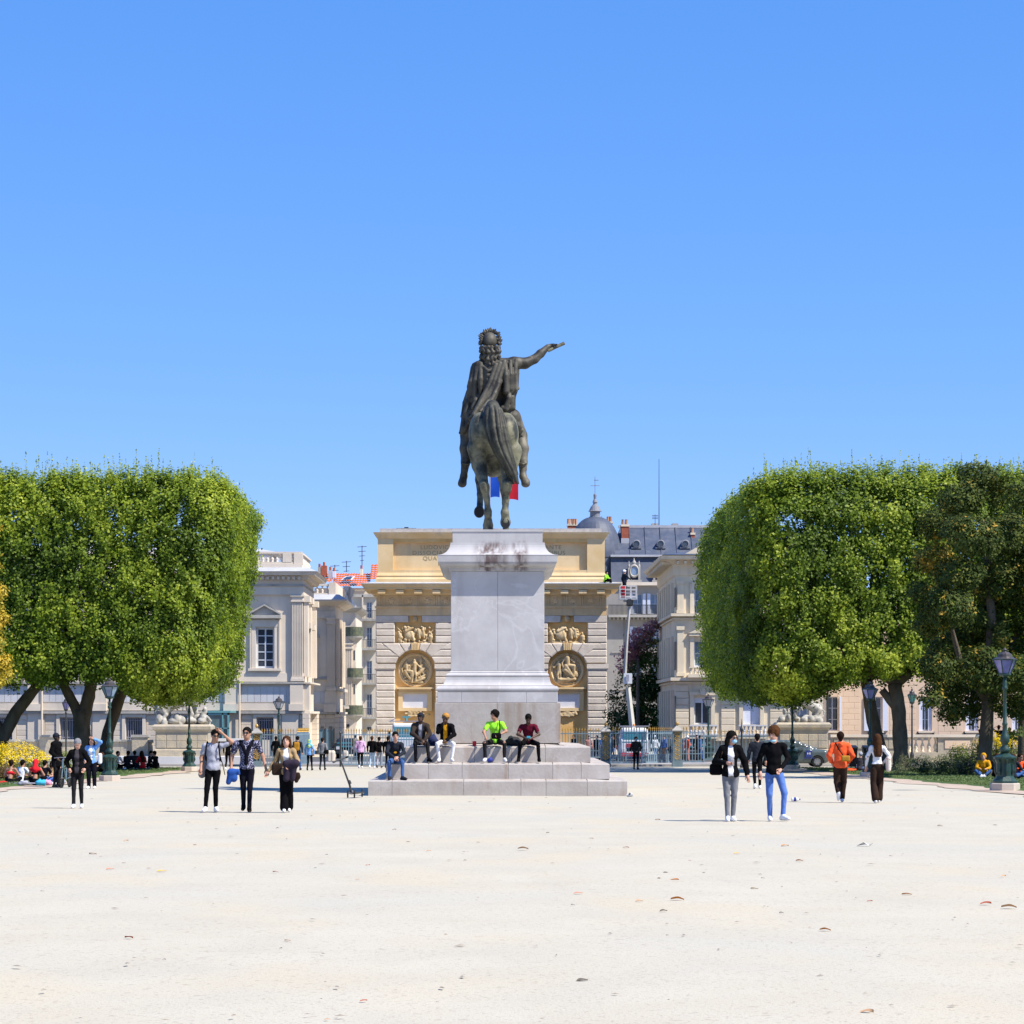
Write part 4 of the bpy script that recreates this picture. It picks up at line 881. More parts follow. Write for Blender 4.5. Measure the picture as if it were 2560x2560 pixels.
for px in (1594, 1655, 1717, 1778):                       # round dormers
    m = MB(); py = 1356; c = (X(px, d), d+2.0, Z(py, d)); Mr = Matrix.Translation(c) @ Matrix.Rotation(rad(90), 4, 'X')
    m.lathe([(.36, -1.6), (.40, -.1), (.40, .35), (.29, .40), (.26, .25), (.26, .1)], n=20, M=Mr); m.box(c[0]-.5, c[0]+.5, c[1]-.3, c[1]+.8, c[2]-.48, c[2]-.34); o = m.obj('dormer', mat('dull_zinc', (.20,.21,.24), rough=.6), B.o)
    m = MB(); m.lathe([(.25, 0), (.25, .05)], c=(0, 0, .28), n=16, M=Mr); m.obj('dormer_pane', M_glass, B.o)
for px in (1585, 1648):                                    # ornate oval dormers
    c = (X(px, d), d-.05, Z(1428, d)); Mr = Matrix.Translation(c) @ Matrix.Diagonal((1, 1, 1.35, 1)) @ Matrix.Rotation(rad(90), 4, 'X')
    m = MB(); m.lathe([(.62, -.6), (.62, .3), (.50, .42), (.40, .3), (.36, .1)], n=20, M=Mr); m.box(c[0]-.75, c[0]-.5, c[1]-.35, c[1]+.5, c[2]-1.25, c[2]+.4); m.box(c[0]+.5, c[0]+.75, c[1]-.35, c[1]+.5, c[2]-1.25, c[2]+.4); m.box(c[0]-.9, c[0]+.9, c[1]-.42, c[1]+.5, c[2]-1.35, c[2]-1.1)
    for s in (-1, 1): m.lathe([(.14, 0), (.16, .25), (.05, .55), (.09, .62), (.01, .9)], c=(c[0]+s*.62, c[1], c[2]+.4), n=8)
    m.lathe([(.2, 0), (.26, .2), (.1, .5), (.02, .8)], c=(c[0], c[1], c[2]+.85), n=8); m.v = [(c[0]+(x-c[0])*.8, y, c[2]+(z-c[2])*.8) for x, y, z in m.v]; m.obj('oval_dormer', M_limed, B.o)
    m = MB(); m.lathe([(.31, 0), (.31, .04)], c=(0, 0, .28), n=16, M=Mr); m.obj('dormer_pane', M_glassb, B.o)
def chim(px0, px1, pyt, pyb, y, pots=2, base=True):
    m = MB(); m.box(X(px0, d), X(px1, d), d+y, d+y+1.6, Z(pyb, d), Z(pyt, d)); m.obj('chimney', M_brick, B.o)
    m = MB(); m.box(X(px0, d)-.06, X(px1, d)+.06, d+y-.06, d+y+1.66, Z(pyt, d), Z(pyt, d)+.2); m.obj('chimney_cap', M_cream, B.o)
    if base: m = MB(); m.box(X(px0, d)-.04, X(px1, d)+.04, d+y-.04, d+y+1.7, Z(pyb+18, d), Z(pyb, d)); m.obj('chimney_base', M_zinc, B.o)
    for i in range(pots): m = MB(); m.lathe([(.16, 0), (.13, .5), (.15, .55)], c=(X(px0, d)+(i+.5)*(X(px1, d)-X(px0, d))/pots, d+y+.8, Z(pyt, d)+.2), n=8); m.obj('chimney_pot', mat('terracotta', (.40,.22,.14), rough=.9), B.o)
chim(1558, 1576, 1310, 1340, 3.0); chim(1736, 1745.5, 1329, 1342, 4.0, 1); chim(1425, 1448, 1300, 1325, 7, 5, False); chim(1527, 1541, 1292, 1304, 8, 2, False); 
for px in (1640, 1692): m = MB(); m.box(X(px, d), X(px+16, d), d+6, d+7, Z(1302, d), Z(1296, d)); m.obj('chimney', M_limed, B.o)
dc = (X(1491, d), d+3.2, 0); m = MB(); R_ = 66/F*(d+3)
pr = [(R_, Z(1464, d)), (R_, Z(1392, d)), (R_*1.03, Z(1391, d)), (R_*1.03, Z(1388, d))]
for i in range(14): t = i/13*1.33; pr.append((R_*math.cos(t)**.8, Z(1388, d)+(Z(1288, d)-Z(1388, d))*math.sin(t)/math.sin(1.33)))
m.lathe(pr, c=(dc[0], dc[1], 0), n=32); m.obj('dome', M_slate, B.o, smooth=False)
k = F/(d+3); m = MB(); z_ = Z(1288, d); m.lathe([(.62, z_-.1), (.62, z_+.1), (.5, z_+.14), (.5, z_+.6), (.68, z_+.64), (.60, z_+.72), (.42, z_+1.1), (.2, z_+1.35), (.2, z_+1.5), (.26, z_+1.55), (.12, z_+1.9), (.05, z_+.9), (.16, z_+2.3), (.03, z_+2.45), (.03, z_+4.1)], c=dc, n=16)
m.tube([(dc[0]-.45, dc[1], z_+3.2), (dc[0]+.45, dc[1], z_+3.2)], .03, 4); m.tube([(dc[0]-.1, dc[1], z_+3.75), (dc[0]+.35, dc[1], z_+3.75)], .04, 4); m.tube([(dc[0], dc[1]-.4, z_+3.2), (dc[0], dc[1]+.4, z_+3.2)], .03, 4); m.obj('finial', MATS['dull_zinc'], B.o)
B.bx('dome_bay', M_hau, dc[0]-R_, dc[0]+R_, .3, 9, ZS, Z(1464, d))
for px, t, b, r in ((1658, 1131, 1302, .05), (1648, 1272, 1302, .035), (1429, 1284, 1300, .07), (1437, 1285, 1300, .05), (1444, 1286, 1300, .05), (1511, 1278, 1300, .05)):
    m = MB(); m.tube([(X(px, d), d+6, Z(b, d)), (X(px, d), d+6, Z(t, d))], [r, r*.5], 5)
    if px == 1648:
        for q in range(3): m.tube([(X(px, d)-.3, d+6, Z(t+4+q*4, d)), (X(px, d)+.3, d+6, Z(t+4+q*4, d))], .03, 4)
    m.obj('antenna', M_iron if px != 1429 else M_zinc, B.o)
# ---------------------------------------------------------------- cream mansion on the right
B = Bld('cream_mansion', 'cream stone mansion with balustraded windows half hidden by the right clipped tree', 1860, 165, 'mansion'); d = 165
xl, xr = X(1687, d), X(2058, d); wc = [1756, 1878.5, 2001]
ops = [B.op(c-20.5, c+20.5, 1465, 1538) for c in wc]+[B.op(c-21, c+21, 1601, 1667) for c in wc]+[B.op(c-20.5, c+20.5, 1744, 1811) for c in wc]
B.wall(M_cream, xl, xr, ZS, Z(1402, d), ops, back=16)
for i, o in enumerate(ops): B.window(*o, cols=2, rows=(2 if i < 6 else 1), glass=M_glassb if i != 6 else M_glass, frm=M_wfr, inset=.3, fr=.1)
B.pbx('shutter', M_shut, 1858.5, 1878, 1744, 1811, -.2, .29); B.pbx('shutter', M_shut, 1879, 1899, 1744, 1811, -.2, .29)
B.pbx('blind', M_shut, 1736, 1776, 1744, 1757, -.22, .29)
for c in wc:
    for a, b, w_ in ((1590, 1668, .14), (1738, 1812, .14), (1455, 1540, .14)):
        for s in (-1, 1): B.pbx('jamb', M_cream, *sorted((c+s*21.5, c+s*31)), a, b, w_)
    B.pbx('lintel', M_cream, c-34, c+34, 1583, 1590, .3); B.pbx('lintel', M_cream, c-33, c+33, 1729, 1738, .2)
    m = MB(); m.prism([(X(c-36, d), Z(1583, d)), (X(c+36, d), Z(1583, d)), (X(c, d), Z(1566, d))], -.35, .05, B.M); m.obj('pediment', M_cream, B.o)
    m = MB(); m.prism([(X(c-5, d), Z(1738, d)), (X(c+5, d), Z(1738, d)), (X(c+7, d), Z(1722, d)), (X(c-7, d), Z(1722, d))], -.35, .05, B.M); m.obj('keystone', M_cream, B.o)
    B.pbx('balcony_slab', M_cream, c-36, c+36, 1838, 1846, .9)
    balustrade(B.o, d-.95, X(c-35, d), X(c+35, d), Z(1838, d), Z(1812, d), M_slab, pitch=.26, r=.10, rail=.1, piers=[])
    B.pbx('balcony_slab', M_cream, c-38, c+38, 1688, 1694, .9); balustrade(B.o, d-.9, X(c-36, d), X(c+36, d), Z(1688, d), Z(1668, d), M_cream, pitch=.26, r=.09, rail=.08)
    m = MB()
    for q in range(13): a = X(c-20+q*3.3, d); m.tube([(a, -.12, Z(1537, d)), (a+.08*(-1)**q, -.12, Z(1514, d))], .02, 4, B.M)
    m.obj('window_railing', M_iron, B.o)
for a, b, w_ in ((1534, 1541, .45), (1545, 1549, .2), (1694, 1702, .5), (1705, 1709, .2), (1846, 1852, .3)): B.bx('string_course', M_cream, xl-.02-w_*.6, xr, w_, 16, Z(b, d), Z(a, d))
for c in (1701, 1817, 1939):
    for a, b in ((1460, 1533), (1575, 1690)):
        B.pbx('pilaster', M_cream, c-8, c+8, a, b, .12); B.pbx('capital', M_cream, c-10, c+10, a-10, a, .2); B.pbx('pilaster_base', M_cream, c-10, c+10, b-8, b, .18)
    B.blocks(X(c-15, d), X(c+21, d), Z(1880, d), Z(1712, d), .45, 1.1, M_cream2, w=.10, ch_=.03, stag=False)
B.ring('cornice', M_cream, xl, xr, 16, [(.05, Z(1440, d)), (.12, Z(1436, d)), (.12, Z(1412, d)), (.55, Z(1404, d)), (1.0, Z(1400, d)), (1.08, Z(1392, d)), (.2, Z(1389, d))])
MS = frame(xl, d+16, rad(-90))
for k in range(26):
    m = MB(); u = 16-.3-k*.62; m.box(u-.12, u+.12, -.9, -.1, Z(1411, d), Z(1404, d), MS); m.obj('modillion', M_cream, B.o)
    if k < 12: B.pbx('modillion', M_cream, 1690+k*18, 1696+k*18, 1404, 1411, .85)
for k in range(7):                                          # side facade bays
    u = 1.5+k*2.2
    for a, b in ((Z(1533, d), Z(1455, d)), (Z(1690, d), Z(1590, d)), (Z(1840, d), Z(1725, d))):
        m = MB(); m.box(u-.32, u+.32, -.22, .05, a, b, MS); m.obj('side_pilaster', M_cream, B.o)
        m = MB(); m.box(u+.75, u+1.6, -.012, .05, a+.4, b-.4, MS); m.obj('side_window', M_glass, B.o)
m = MB(); z_ = Z(1389, d); m.add([(xl-.9, d-.9, z_), (xr+1, d-.9, z_), (xr+1, d+16.5, z_), (xl-.9, d+16.5, z_), (xl+6, d+7, Z(1340, d)), (xr-5, d+7, Z(1340, d))], [(0, 1, 5, 4), (1, 2, 5), (2, 3, 4, 5), (3, 0, 4)]); m.obj('roof', M_slate, B.o)
m = MB(); m.add([(xl+1.2, d-.4, z_+.1), (xl+2, d-.4, z_+.1), (xl+8, d+5, Z(1348, d)), (xl+7.4, d+5, Z(1346, d))], [(0, 1, 2, 3)]); 
m = MB(); m.prism([(X(1708, d), z_+.05), (X(1800, d), z_+.05), (X(1757, d), Z(1360, d))], d-.2, d+2.5); m.obj('roof_pediment', M_cream, B.o)
# ---------------------------------------------------------------- rosy wing on the far right
B = Bld('rosy_wing', 'long plain rosy stone building with white shutters behind the right lawn', 2300, 172, 'building'); d = 172
xl, xr = X(2060, d), X(2900, d); wc = [2082, 2190, 2314, 2430, 2546, 2662]
ops = [B.op(c-16, c+16, 1742, 1827) for c in wc]+[B.op(c-15, c+15, 1570, 1640) for c in wc]
B.wall(M_pink, xl, xr, ZS, Z(1500, d), ops, back=12)
for i, o in enumerate(ops): B.window(*o, cols=2, rows=3, glass=M_glass, inset=.3, fr=.09)
for c in wc:
    for s in (-1, 1): B.pbx('shutter', M_shut, *(sorted((c+s*16.5, c+s*(21 if c < 2100 else 30)))) if c in (2082, 2190) else sorted((c+s*7, c+s*16)), 1742, 1827, .10 if c in (2082, 2190) else -.12, .25)
    B.pbx('sill', M_lime, c-19, c+19, 1828, 1832, .2)
    for s in (-1, 1): B.pbx('sill_bracket', M_iron, c+s*19-2, c+s*19+2, 1829, 1836, .15)
B.blocks(X(2093, d), X(2150, d), Z(1870, d), Z(1700, d), .42, 1.0, M_pink, w=.012, ch_=.01); B.blocks(X(2224, d), X(2290, d), Z(1870, d), Z(1700, d), .42, 1.0, M_pink, w=.012, ch_=.01); B.blocks(X(2345, d), X(2406, d), Z(1870, d), Z(1760, d), .42, 1.0, M_pink, w=.012, ch_=.01)
B.pbx('cornice', M_lime, 2058, 2900, 1492, 1502, .5, 12); m = MB(); m.tube([(X(2068, d), -.15, ZS), (X(2068, d), -.15, Z(1500, d))], .08, 6, B.M); m.obj('drain_pipe', M_iron, B.o)
m = MB(); z_ = Z(1492, d); m.add([(xl, d-.5, z_), (xr, d-.5, z_), (xr, d+12, z_), (xl, d+12, z_), (xl, d+6, z_+.9), (xr, d+6, z_+.9)], [(0, 1, 5, 4), (1, 2, 5), (2, 3, 4, 5), (3, 0, 4)]); m.obj('roof', M_zinc, B.o)
# ================================================================ equestrian statue
def bronze(name, c1, c2, c3):
    m = mat(name, c1, c2, rough=.6, scale=2.2, bump=.5, bscale=7, metal=.1, streak=(c3, .8, 1.7), spec=.35, lo=.42, hi=.58); return m
M_brd = bronze('dark_bronze', (.026,.024,.019), (.070,.065,.050), (.20,.185,.14))
M_brl = bronze('patinated_bronze', (.16,.155,.10), (.035,.036,.028), (.27,.27,.18))
M_brt = bronze('tail_bronze', (.050,.050,.036), (.018,.018,.014), (.15,.155,.115))
SD = 72.3
ST = thing('equestrian_statue', 'dark bronze rider with outstretched arm on a walking horse on the tall pedestal', 'statue', (MX, SD, 6.96))
def S(x, y, dy=0, z=None):
    p = P(1100+x/3.578, 800+y/3.578, SD+dy); return (p.x, p.y, p.z if z is None else z)
f = Field((-1.4, 69.2, 6.9), (1.3, 75.9, 12.3), .035); K = .12
f.ell(S(472, 1030, -1.15), (.64, .85, .74), K); f.ell(S(475, 1110, -.1), (.64, 1.5, .68), K); f.ell(S(480, 1060, 1.1), (.58, .9, .74), K)
f.ell(S(355, 1020, -1.4), (.33, .60, .64), .12); f.ell(S(598, 1030, -1.4), (.35, .60, .66), .12)   # haunches
f.cap(S(475, 1300, -.9), S(480, 1290, .6), .36, .34, .2)
f.chain([S(480, 1000, 1.5), S(470, 800, 2.0), S(450, 640, 2.5), S(440, 560, 2.9)], [.55, .42, .32, .25], K)
f.chain([S(440, 560, 2.9), S(430, 640, 3.25), S(425, 730, 3.5)], [.24, .2, .14], .08)
f.chain([S(340, 1150, -1.5), S(352, 1300, -1.55), S(400, 1495, -1.95), S(418, 1600, -1.9), S(428, 1705, -1.8)], [.33, .22, .125, .085, .095], .06)
f.cap(S(395, 1470, -2.0), S(402, 1520, -1.98), .13, .12, .05); f.cap(S(428, 1715, -1.8), S(430, 1745, -1.8), .125, .115, .04)
f.chain([S(430, 1745, -1.8), S(430, 1800, -1.7), S(430, 1835, -1.65)], [.085, .12, .16], .04); f.ell((S(430, 0, -1.62)[0], SD-1.62, 7.03), (.165, .2, .13), .05)
f.chain([S(630, 1180, -1.5), S(615, 1350, -1.6), S(600, 1490, -2.0), S(590, 1610, -1.98), S(580, 1710, -1.95)], [.35, .23, .135, .09, .10], .06)
f.cap(S(603, 1465, -2.1), S(598, 1515, -2.05), .14, .13, .05); f.cap(S(580, 1725, -1.95), S(583, 1745, -1.9), .13, .12, .04); f.chain([S(583, 1745, -1.9), S(586, 1800, -1.88)], [.10, .15], .04); f.ell(S(586, 1815, -1.85), (.15, .13, .17), .04)
f.chain([S(400, 1180, 1.5), S(370, 1330, 1.95), S(358, 1430, 2.1), S(360, 1560, 1.75), S(357, 1650, 1.45)], [.34, .2, .145, .095, .10], .07)
f.cap(S(357, 1660, 1.42), S(352, 1700, 1.3), .09, .13, .04); f.ell(S(350, 1718, 1.25), (.165, .11, .185), .04)
f.chain([S(560, 1180, 1.5), S(575, 1400, 1.6), S(578, 1520, 1.6), S(585, 1640, 1.6), (S(590, 0, 1.65)[0], SD+1.65, 7.25)], [.34, .2, .13, .095, .1], .07); f.ell((S(592, 0, 1.7)[0], SD+1.72, 7.04), (.16, .2, .14), .05)
for s_ in (-1, 1): f.ell(S(440+s_*18, 520, 2.85), (.05, .04, .12), .03)
for i in range(16):                                    # mane
    t = i/15; f.ell(S(475-35*t+(-1)**i*12, 960-400*t, 1.55+1.3*t), (.13, .13, .16), .06)
H_ = link('horse', f.mesh('horse', M_brl, loc=ST.location), ST)
m = MB()
for c, a, b in ((S(350, 1720, 1.13), .14, .165), (S(586, 1822, -1.99), .125, .15)):   # dark hollow soles
    m.lathe([(.001, .0), (a*.8, .0), (a, .02)], n=18, M=Matrix.Translation(c) @ Matrix.Rotation(rad(90), 4, 'X') @ Matrix.Diagonal((1, b/a, 1, 1)))
m.obj('hoof_sole', M_dark, ST)
# saddle cloth and tail
f = Field((-1.1, 69.3, 7.6), (1.3, 71.8, 11.3), .02); rr = random.Random(3)
cl = [(470, 760, -1.75, 55), (478, 800, -2.0, 80), (485, 860, -2.15, 94), (500, 960, -2.25, 98), (525, 1080, -2.3, 92), (565, 1190, -2.3, 86), (610, 1290, -2.28, 72), (650, 1380, -2.25, 55), (680, 1465, -2.2, 34)]
for k in range(9):
    u = (k/8-.5)*2; ph = rr.uniform(0, 6); end = rr.uniform(.0, .8); pts = []; rs = []
    for i, (x, y, dy, w_) in enumerate(cl):
        wob = 6*math.sin(ph+i*1.1); pts.append(S(x+u*w_*.86+wob, y+(abs(u)**2)*25*(1 if i == 0 else 0), dy+.24*abs(u)**2-(.04 if k % 2 else 0))); rs.append([.07, .068, .07, .068, .066, .062, .055, .046, .022][i]*(1.1 if k % 2 else .8))
    n = len(pts) if end < .55 else len(pts)-1
    f.chain(pts[:n], rs[:n], .006)
f.chain([S(470, 775, -1.55), S(490, 900, -1.92), S(520, 1080, -2.04), S(580, 1220, -2.08), S(640, 1360, -2.1)], [.20, .22, .21, .17, .06], .01)
f.ell(S(470, 790, -1.7), (.22, .26, .2), .03)
link('tail', f.mesh('tail', M_brt, loc=ST.location), ST)
# rider
f = Field((-1.6, 70.6, 8.0), (2.45, 74.3, 13.35), .032)
f.ell(S(470, 640, .25), (.44, .32, .55), .1); f.ell(S(495, 470, .2), (.55, .33, .42), .12); f.cap(S(360, 420, .2), S(640, 400, .2), .2, .22, .12); f.ell(S(475, 790, .35), (.46, .42, .36), .1)
f.cap(S(452, 400, .2), S(448, 290, .2), .15, .14, .06); f.ell(S(445, 190, .18), (.225, .26, .27), .05)
f.chain([S(665, 385, .2), S(760, 388, .3), S(845, 350, .45), S(900, 300, .55), S(965, 240, .65)], [.20, .165, .135, .125, .085], .05)
f.ell(S(1000, 232, .7), (.12, .08, .075), .04)
for q in range(4): f.cap(S(1015+q*9, 216+q*3, .66), S(1025+q*9, 250-q*3, .58), .032, .026, .012)
f.cap(S(1010, 222, .62), S(1048, 214, .56), .032, .024, .012)
f.chain([S(330, 440, .25), S(290, 600, .3), S(300, 740, .75)], [.2, .16, .12], .06); f.ell(S(310, 760, .95), (.1, .12, .09), .03)
for x0, kx, cx_, ax_, fx, s_ in ((300, 245, 232, 212, 200, -1), (640, 715, 738, 742, 768, 1)):
    f.chain([S(x0, 880, .4), S(kx, 1030, .75), S(cx_, 1150, .55), S(cx_+3*s_, 1270, .45), S(ax_, 1395, .4)], [.30, .21, .185, .135, .10], .07)
    f.chain([S(ax_, 1400, .38), S(fx, 1455, .3), S(fx+s_*6, 1440, .85)], [.115, .12, .075], .05); f.ell(S(fx-2, 1468, .3), (.13, .16, .105), .03)
    f.chain([S(cx_-35, 1280, .3), S(cx_, 1290, .22), S(cx_+36, 1278, .3)], .035, .02)
    for q in range(3): f.cap(S(cx_+s_*30, 1290, .35), S(cx_+s_*(42-q*12), 1345+q*8, .35), .022, .014, .01)
link('rider', f.mesh('rider', M_brd, loc=ST.location), ST)
f = Field((-1.0, 71.6, 11.2), (.4, 73.4, 13.3), .026); rr = random.Random(11)
for k in range(9):                                      # long curled wig: separate wavy locks
    u = (k-4)/4; pts = []; ph = rr.uniform(0, 6)
    for i in range(11):
        t = i/10; w_ = 80-22*t*t; pts.append(S(450+u*w_+9*math.sin(ph+i*1.15), 238+(168-30*abs(u))*t, .16-.24*math.sqrt(max(0, 1-u*u*.8))*(1-.25*t)-(.05 if k % 2 else 0)-.03*math.sin(ph+i*1.7)))
    f.chain(pts, [.045]+[.058, .04]*5, .004)
for i in range(22): a = i/21*math.pi; f.ell(S(447+80*math.cos(a)+rr.uniform(-6, 6), 215-68*math.sin(a), .16+rr.uniform(-.04, .04)), (.05, .06, .05), .006)
for i in range(16): sg = (-1)**i; f.ell(S(447+sg*rr.uniform(72, 92), 235+i*9, .05+rr.uniform(-.08, .1)), (.05, .05, .06), .005)
link('hair', f.mesh('hair', M_brd, loc=ST.location), ST)
m = MB(); rr = random.Random(2)
for i in range(44):                                      # laurel wreath standing over the brow and round the sides
    th = rad(-25+230*i/43); rr_ = 80+rr.uniform(-6, 9); p = Vector(S(447+rr_*math.cos(th), 180-rr_*1.02*math.sin(th), .12+rr.uniform(-.06, .12)))
    m.lathe([(.004, -.07), (.04, -.01), (.036, .03), (.003, .10)], n=5, M=Matrix.Translation(p) @ Matrix.Rotation(math.pi/2-th+rr.uniform(-.5, .5), 4, 'Y') @ Matrix.Diagonal((1, .5, 1, 1)))
m.obj('laurel_wreath', M_brd, ST)
m = MB(); m.tube([S(968, 276, .62), S(1040, 240, .66), S(1112, 207, .7)], [.05, .05, .055], 10); m.obj('baton', M_brl, ST)
# cloak: heavy folds
f = Field((-1.75, 70.5, 8.3), (1.1, 73.6, 12.5), .022); KC = 1; rr = random.Random(4)
def folds(top, bot, n, r0, r1, k=.02, mid=None, dyv=.0):
    for i in range(n):
        u = i/(n-1); a = [top[0][j]+(top[1][j]-top[0][j])*u for j in range(3)]; b = [bot[0][j]+(bot[1][j]-bot[0][j])*u for j in range(3)]
        mm = [(a[j]+b[j])/2 for j in range(3)]
        if mid: mm = [mid[0][j]+(mid[1][j]-mid[0][j])*u for j in range(3)]
        dd = .085*((-1)**i); qq = .72 if i % 2 == 0 else 1.0; r0_, r1_ = r0*qq, r1*qq; f.chain([S(a[0], a[1], a[2]+dd*.4), S(mm[0]+rr.uniform(-6, 6), mm[1], mm[2]+dd), S(b[0], b[1]+rr.uniform(-14, 14), b[2]+dd)], [r0_*rr.uniform(.8, 1.1), (r0_+r1_)/2, r1_*rr.uniform(.7, 1.3)], k*1.3)
folds(((700, 365, .15), (555, 375, -.12)), ((690, 615, .1), (570, 640, -.15)), 7, .075, .085, mid=((695, 480, .1), (575, 500, -.18)))   # over right shoulder, hanging
folds(((590, 375, -.1), (500, 400, -.15)), ((380, 760, -.3), (300, 850, -.55)), 6, .07, .075, mid=((530, 560, -.22), (440, 590, -.2)))  # diagonal sweep to the saddle
folds(((560, 500, -.2), (500, 640, -.25)), ((480, 745, -.45), (360, 830, -.7)), 4, .07, .07)
for q in range(6): f.chain([S(375-q*3, 410+q*32, -.05), S(430, 455+q*42, -.2), S(500, 430+q*38, -.16), S(560, 380+q*20, -.1)], [.05, .05, .05, .045], .02)   # U folds across the back
folds(((300, 400, .1), (375, 385, 0)), ((240, 720, .2), (385, 655, -.1)), 7, .085, .075, mid=((262, 560, .1), (385, 520, -.1)))        # left shoulder fall
folds(((255, 640, .3), (370, 640, .0)), ((200, 860, .2), (330, 770, -.15)), 5, .10, .075, mid=((225, 740, .25), (350, 720, -.1)))
folds(((240, 740, .3), (330, 760, .1)), ((185, 1010, .25), (280, 890, -.1)), 6, .11, .07, mid=((205, 880, .3), (300, 830, .0)))
folds(((690, 600, .2), (590, 640, -.1)), ((655, 790, .2), (560, 790, -.2)), 5, .08, .085, mid=((655, 690, .2), (600, 700, -.2)))
folds(((640, 780, .3), (560, 800, .1)), ((735, 985, .45), (650, 900, .2)), 7, .075, .06)                                                # tunic skirt over the thigh
folds(((320, 820, -.4), (430, 760, -.6)), ((250, 890, -.3), (380, 860, -.95)), 4, .06, .05)
for hp_ in ([(695, 612, .15), (665, 600, .0), (635, 642, -.1), (602, 612, -.1), (568, 645, -.15)], [(238, 718, .2), (275, 738, .1), (310, 705, 0), (350, 690, -.05), (388, 655, -.1)], [(198, 862, .2), (240, 850, .1), (285, 815, 0), (332, 770, -.15)], [(184, 1008, .25), (212, 1000, .15), (245, 940, 0), (282, 892, -.1)], [(658, 790, .2), (620, 770, .0), (590, 800, -.15), (558, 788, -.2)], [(732, 985, .42), (700, 965, .35), (672, 930, .25), (648, 902, .2)]):
    f.chain([S(*p) for p in hp_], [.06, .075, .065, .075, .055][:len(hp_)], .03)
for q in range(6): f.cap(S(650+q*16, 870+q*22, .25+.05*q), S(668+q*14, 930+q*24, .28+.05*q), .05, .045, .015)
f.cap(S(360, 430, .1), S(300, 700, .2), .2, .18, .06); f.ell(S(480, 560, .08), (.40, .16, .5), .03)
link('cloak', f.mesh('cloak', M_brd, loc=ST.location), ST)
# ================================================================ flag on the arch
fl = thing('flag', 'blue white and red flag flying on its pole above the arch', 'flag', (X(1225, 189), 189, 16.2))
m = MB(); m.tube([(X(1225, 189), 189, 16.2), (X(1225, 189), 189, Z(1180, 189))], .04, 6); m.obj('pole', M_bar, fl)
for nm, a, b, c in (('blue_stripe', 0, 1, (.015,.09,.50)), ('white_stripe', 1, 2, (.7,.7,.72)), ('red_stripe', 2, 3, (.55,.015,.03))):
    vs = []; fs = []; n = 8
    for i in range(n+1):
        t = (a+(b-a)*i/n)/3; x = X(1226, 189)+t*2.2; dr = .75*t**1.3
        for j in range(9):
            v = j/8; vs.append((x, 189+.14*math.sin(t*7+v*2), Z(1185, 189)-dr-v*(1.85-.5*t)+.05*math.sin(t*9)))
    for i in range(n):
        for j in range(8): fs.append((i*9+j, i*9+j+1, (i+1)*9+j+1, (i+1)*9+j))
    m = MB(); m.add(vs, fs); m.obj(nm, mat('flag_'+nm, c, tuple(q*.85 for q in c), rough=.8, bump=0, transl=.35), fl, smooth=True)
# ================================================================ railings and gates
M_blue = mat('pale_blue_paint', (.20,.28,.34), (.15,.22,.28), rough=.5, scale=3, bump=0)
M_fgrey = mat('grey_green_paint', (.16,.22,.25), (.12,.17,.19), rough=.5, scale=3, bump=0)
M_gold = mat('gilding', (.55,.33,.07), (.42,.24,.05), rough=.4, metal=.5, scale=3, bump=0)
def unit(name, fn, m): b = MB(); fn(b); return b.mesh(name, m)
SPK = unit('spike', lambda b: b.lathe([(.012, 0), (.030, .03), (.016, .06), (.04, .12), (.004, .26)], n=6), M_gold)
BARM = {}
def bar_mesh(h, mt, r=.020):
    k = (round(h, 2), mt.name, r)
    if k not in BARM: BARM[k] = unit('bar', lambda b: b.box(-r, r, -r, r, 0, h), mt)
    return BARM[k]
def rail_run(name, label, cat, px0, px1, d, pyt, pyb, mt, pitch=.152, spikes=True, d1=None, mid=True, thick=.05, kick=False, group=None, spike_h=None):
    d1 = d1 or d; a = Vector((X(px0, d), d, 0)); b = Vector((X(px1, d1), d1, 0)); L_ = (b-a).length
    zb_ = Z(pyb, d); zt_ = Z(pyt, d); o = thing(name, label, cat, (a.x, a.y, zb_), math.atan2(b.y-a.y, b.x-a.x), group)
    def bb(nm, x0, x1, z0, z1, t=thick): m = MB(); m.box(x0, x1, -t/2, t/2, z0, z1); o2 = m.obj(nm, mt, o, world=False)
    H = zt_-zb_; bb('top_rail', 0, L_, H-.03, H+.03); bb('bottom_rail', 0, L_, 0, .09)
    if mid: bb('middle_rail', 0, L_, H*.28, H*.28+.04)
    bb('stile', -.03, .05, 0, H+.04, .09); bb('stile', L_-.05, L_+.03, 0, H+.04, .09)
    if kick:
        n = int(L_/.09)
        for i in range(n): q = link('picket', bar_mesh(H*.26, mt, .013), o); q.location = (L_*(i+.5)/n, 0, .06)
    n = int(L_/pitch)
    for i in range(1, n):
        x = L_*i/n; q = link('bar', bar_mesh(H+(.14 if spikes else 0), mt), o); q.location = (x, 0, 0)
        if spikes: q = link('spike', SPK, o); q.location = (x, 0, H+.12)
    return o
rail_run('railing', 'blue grey railing with gold spear tips in front of the courthouse corner', 'railing', 642, 740, 141, 1837, 1912, M_fgrey)
rail_run('gate', 'open folded blue gate leaf beside the courthouse corner', 'gate', 742, 772, 141, 1836, 1914, M_blue, pitch=.09, d1=143.5)
rail_run('gate', 'wide blue grey gate leaf between its post and the seated men', 'gate', 852, 1128, 141, 1837, 1913, M_blue, kick=True)
rail_run('railing', 'thin grey railing with gold tips before the foot of the arch', 'railing', 1128, 1504, 149, 1834, 1895, M_fgrey, pitch=.17)
rail_run('gate', 'blue gate leaf with gold spear tips in front of the boom truck', 'gate', 1526, 1605, 140, 1833, 1909, M_blue, kick=True)
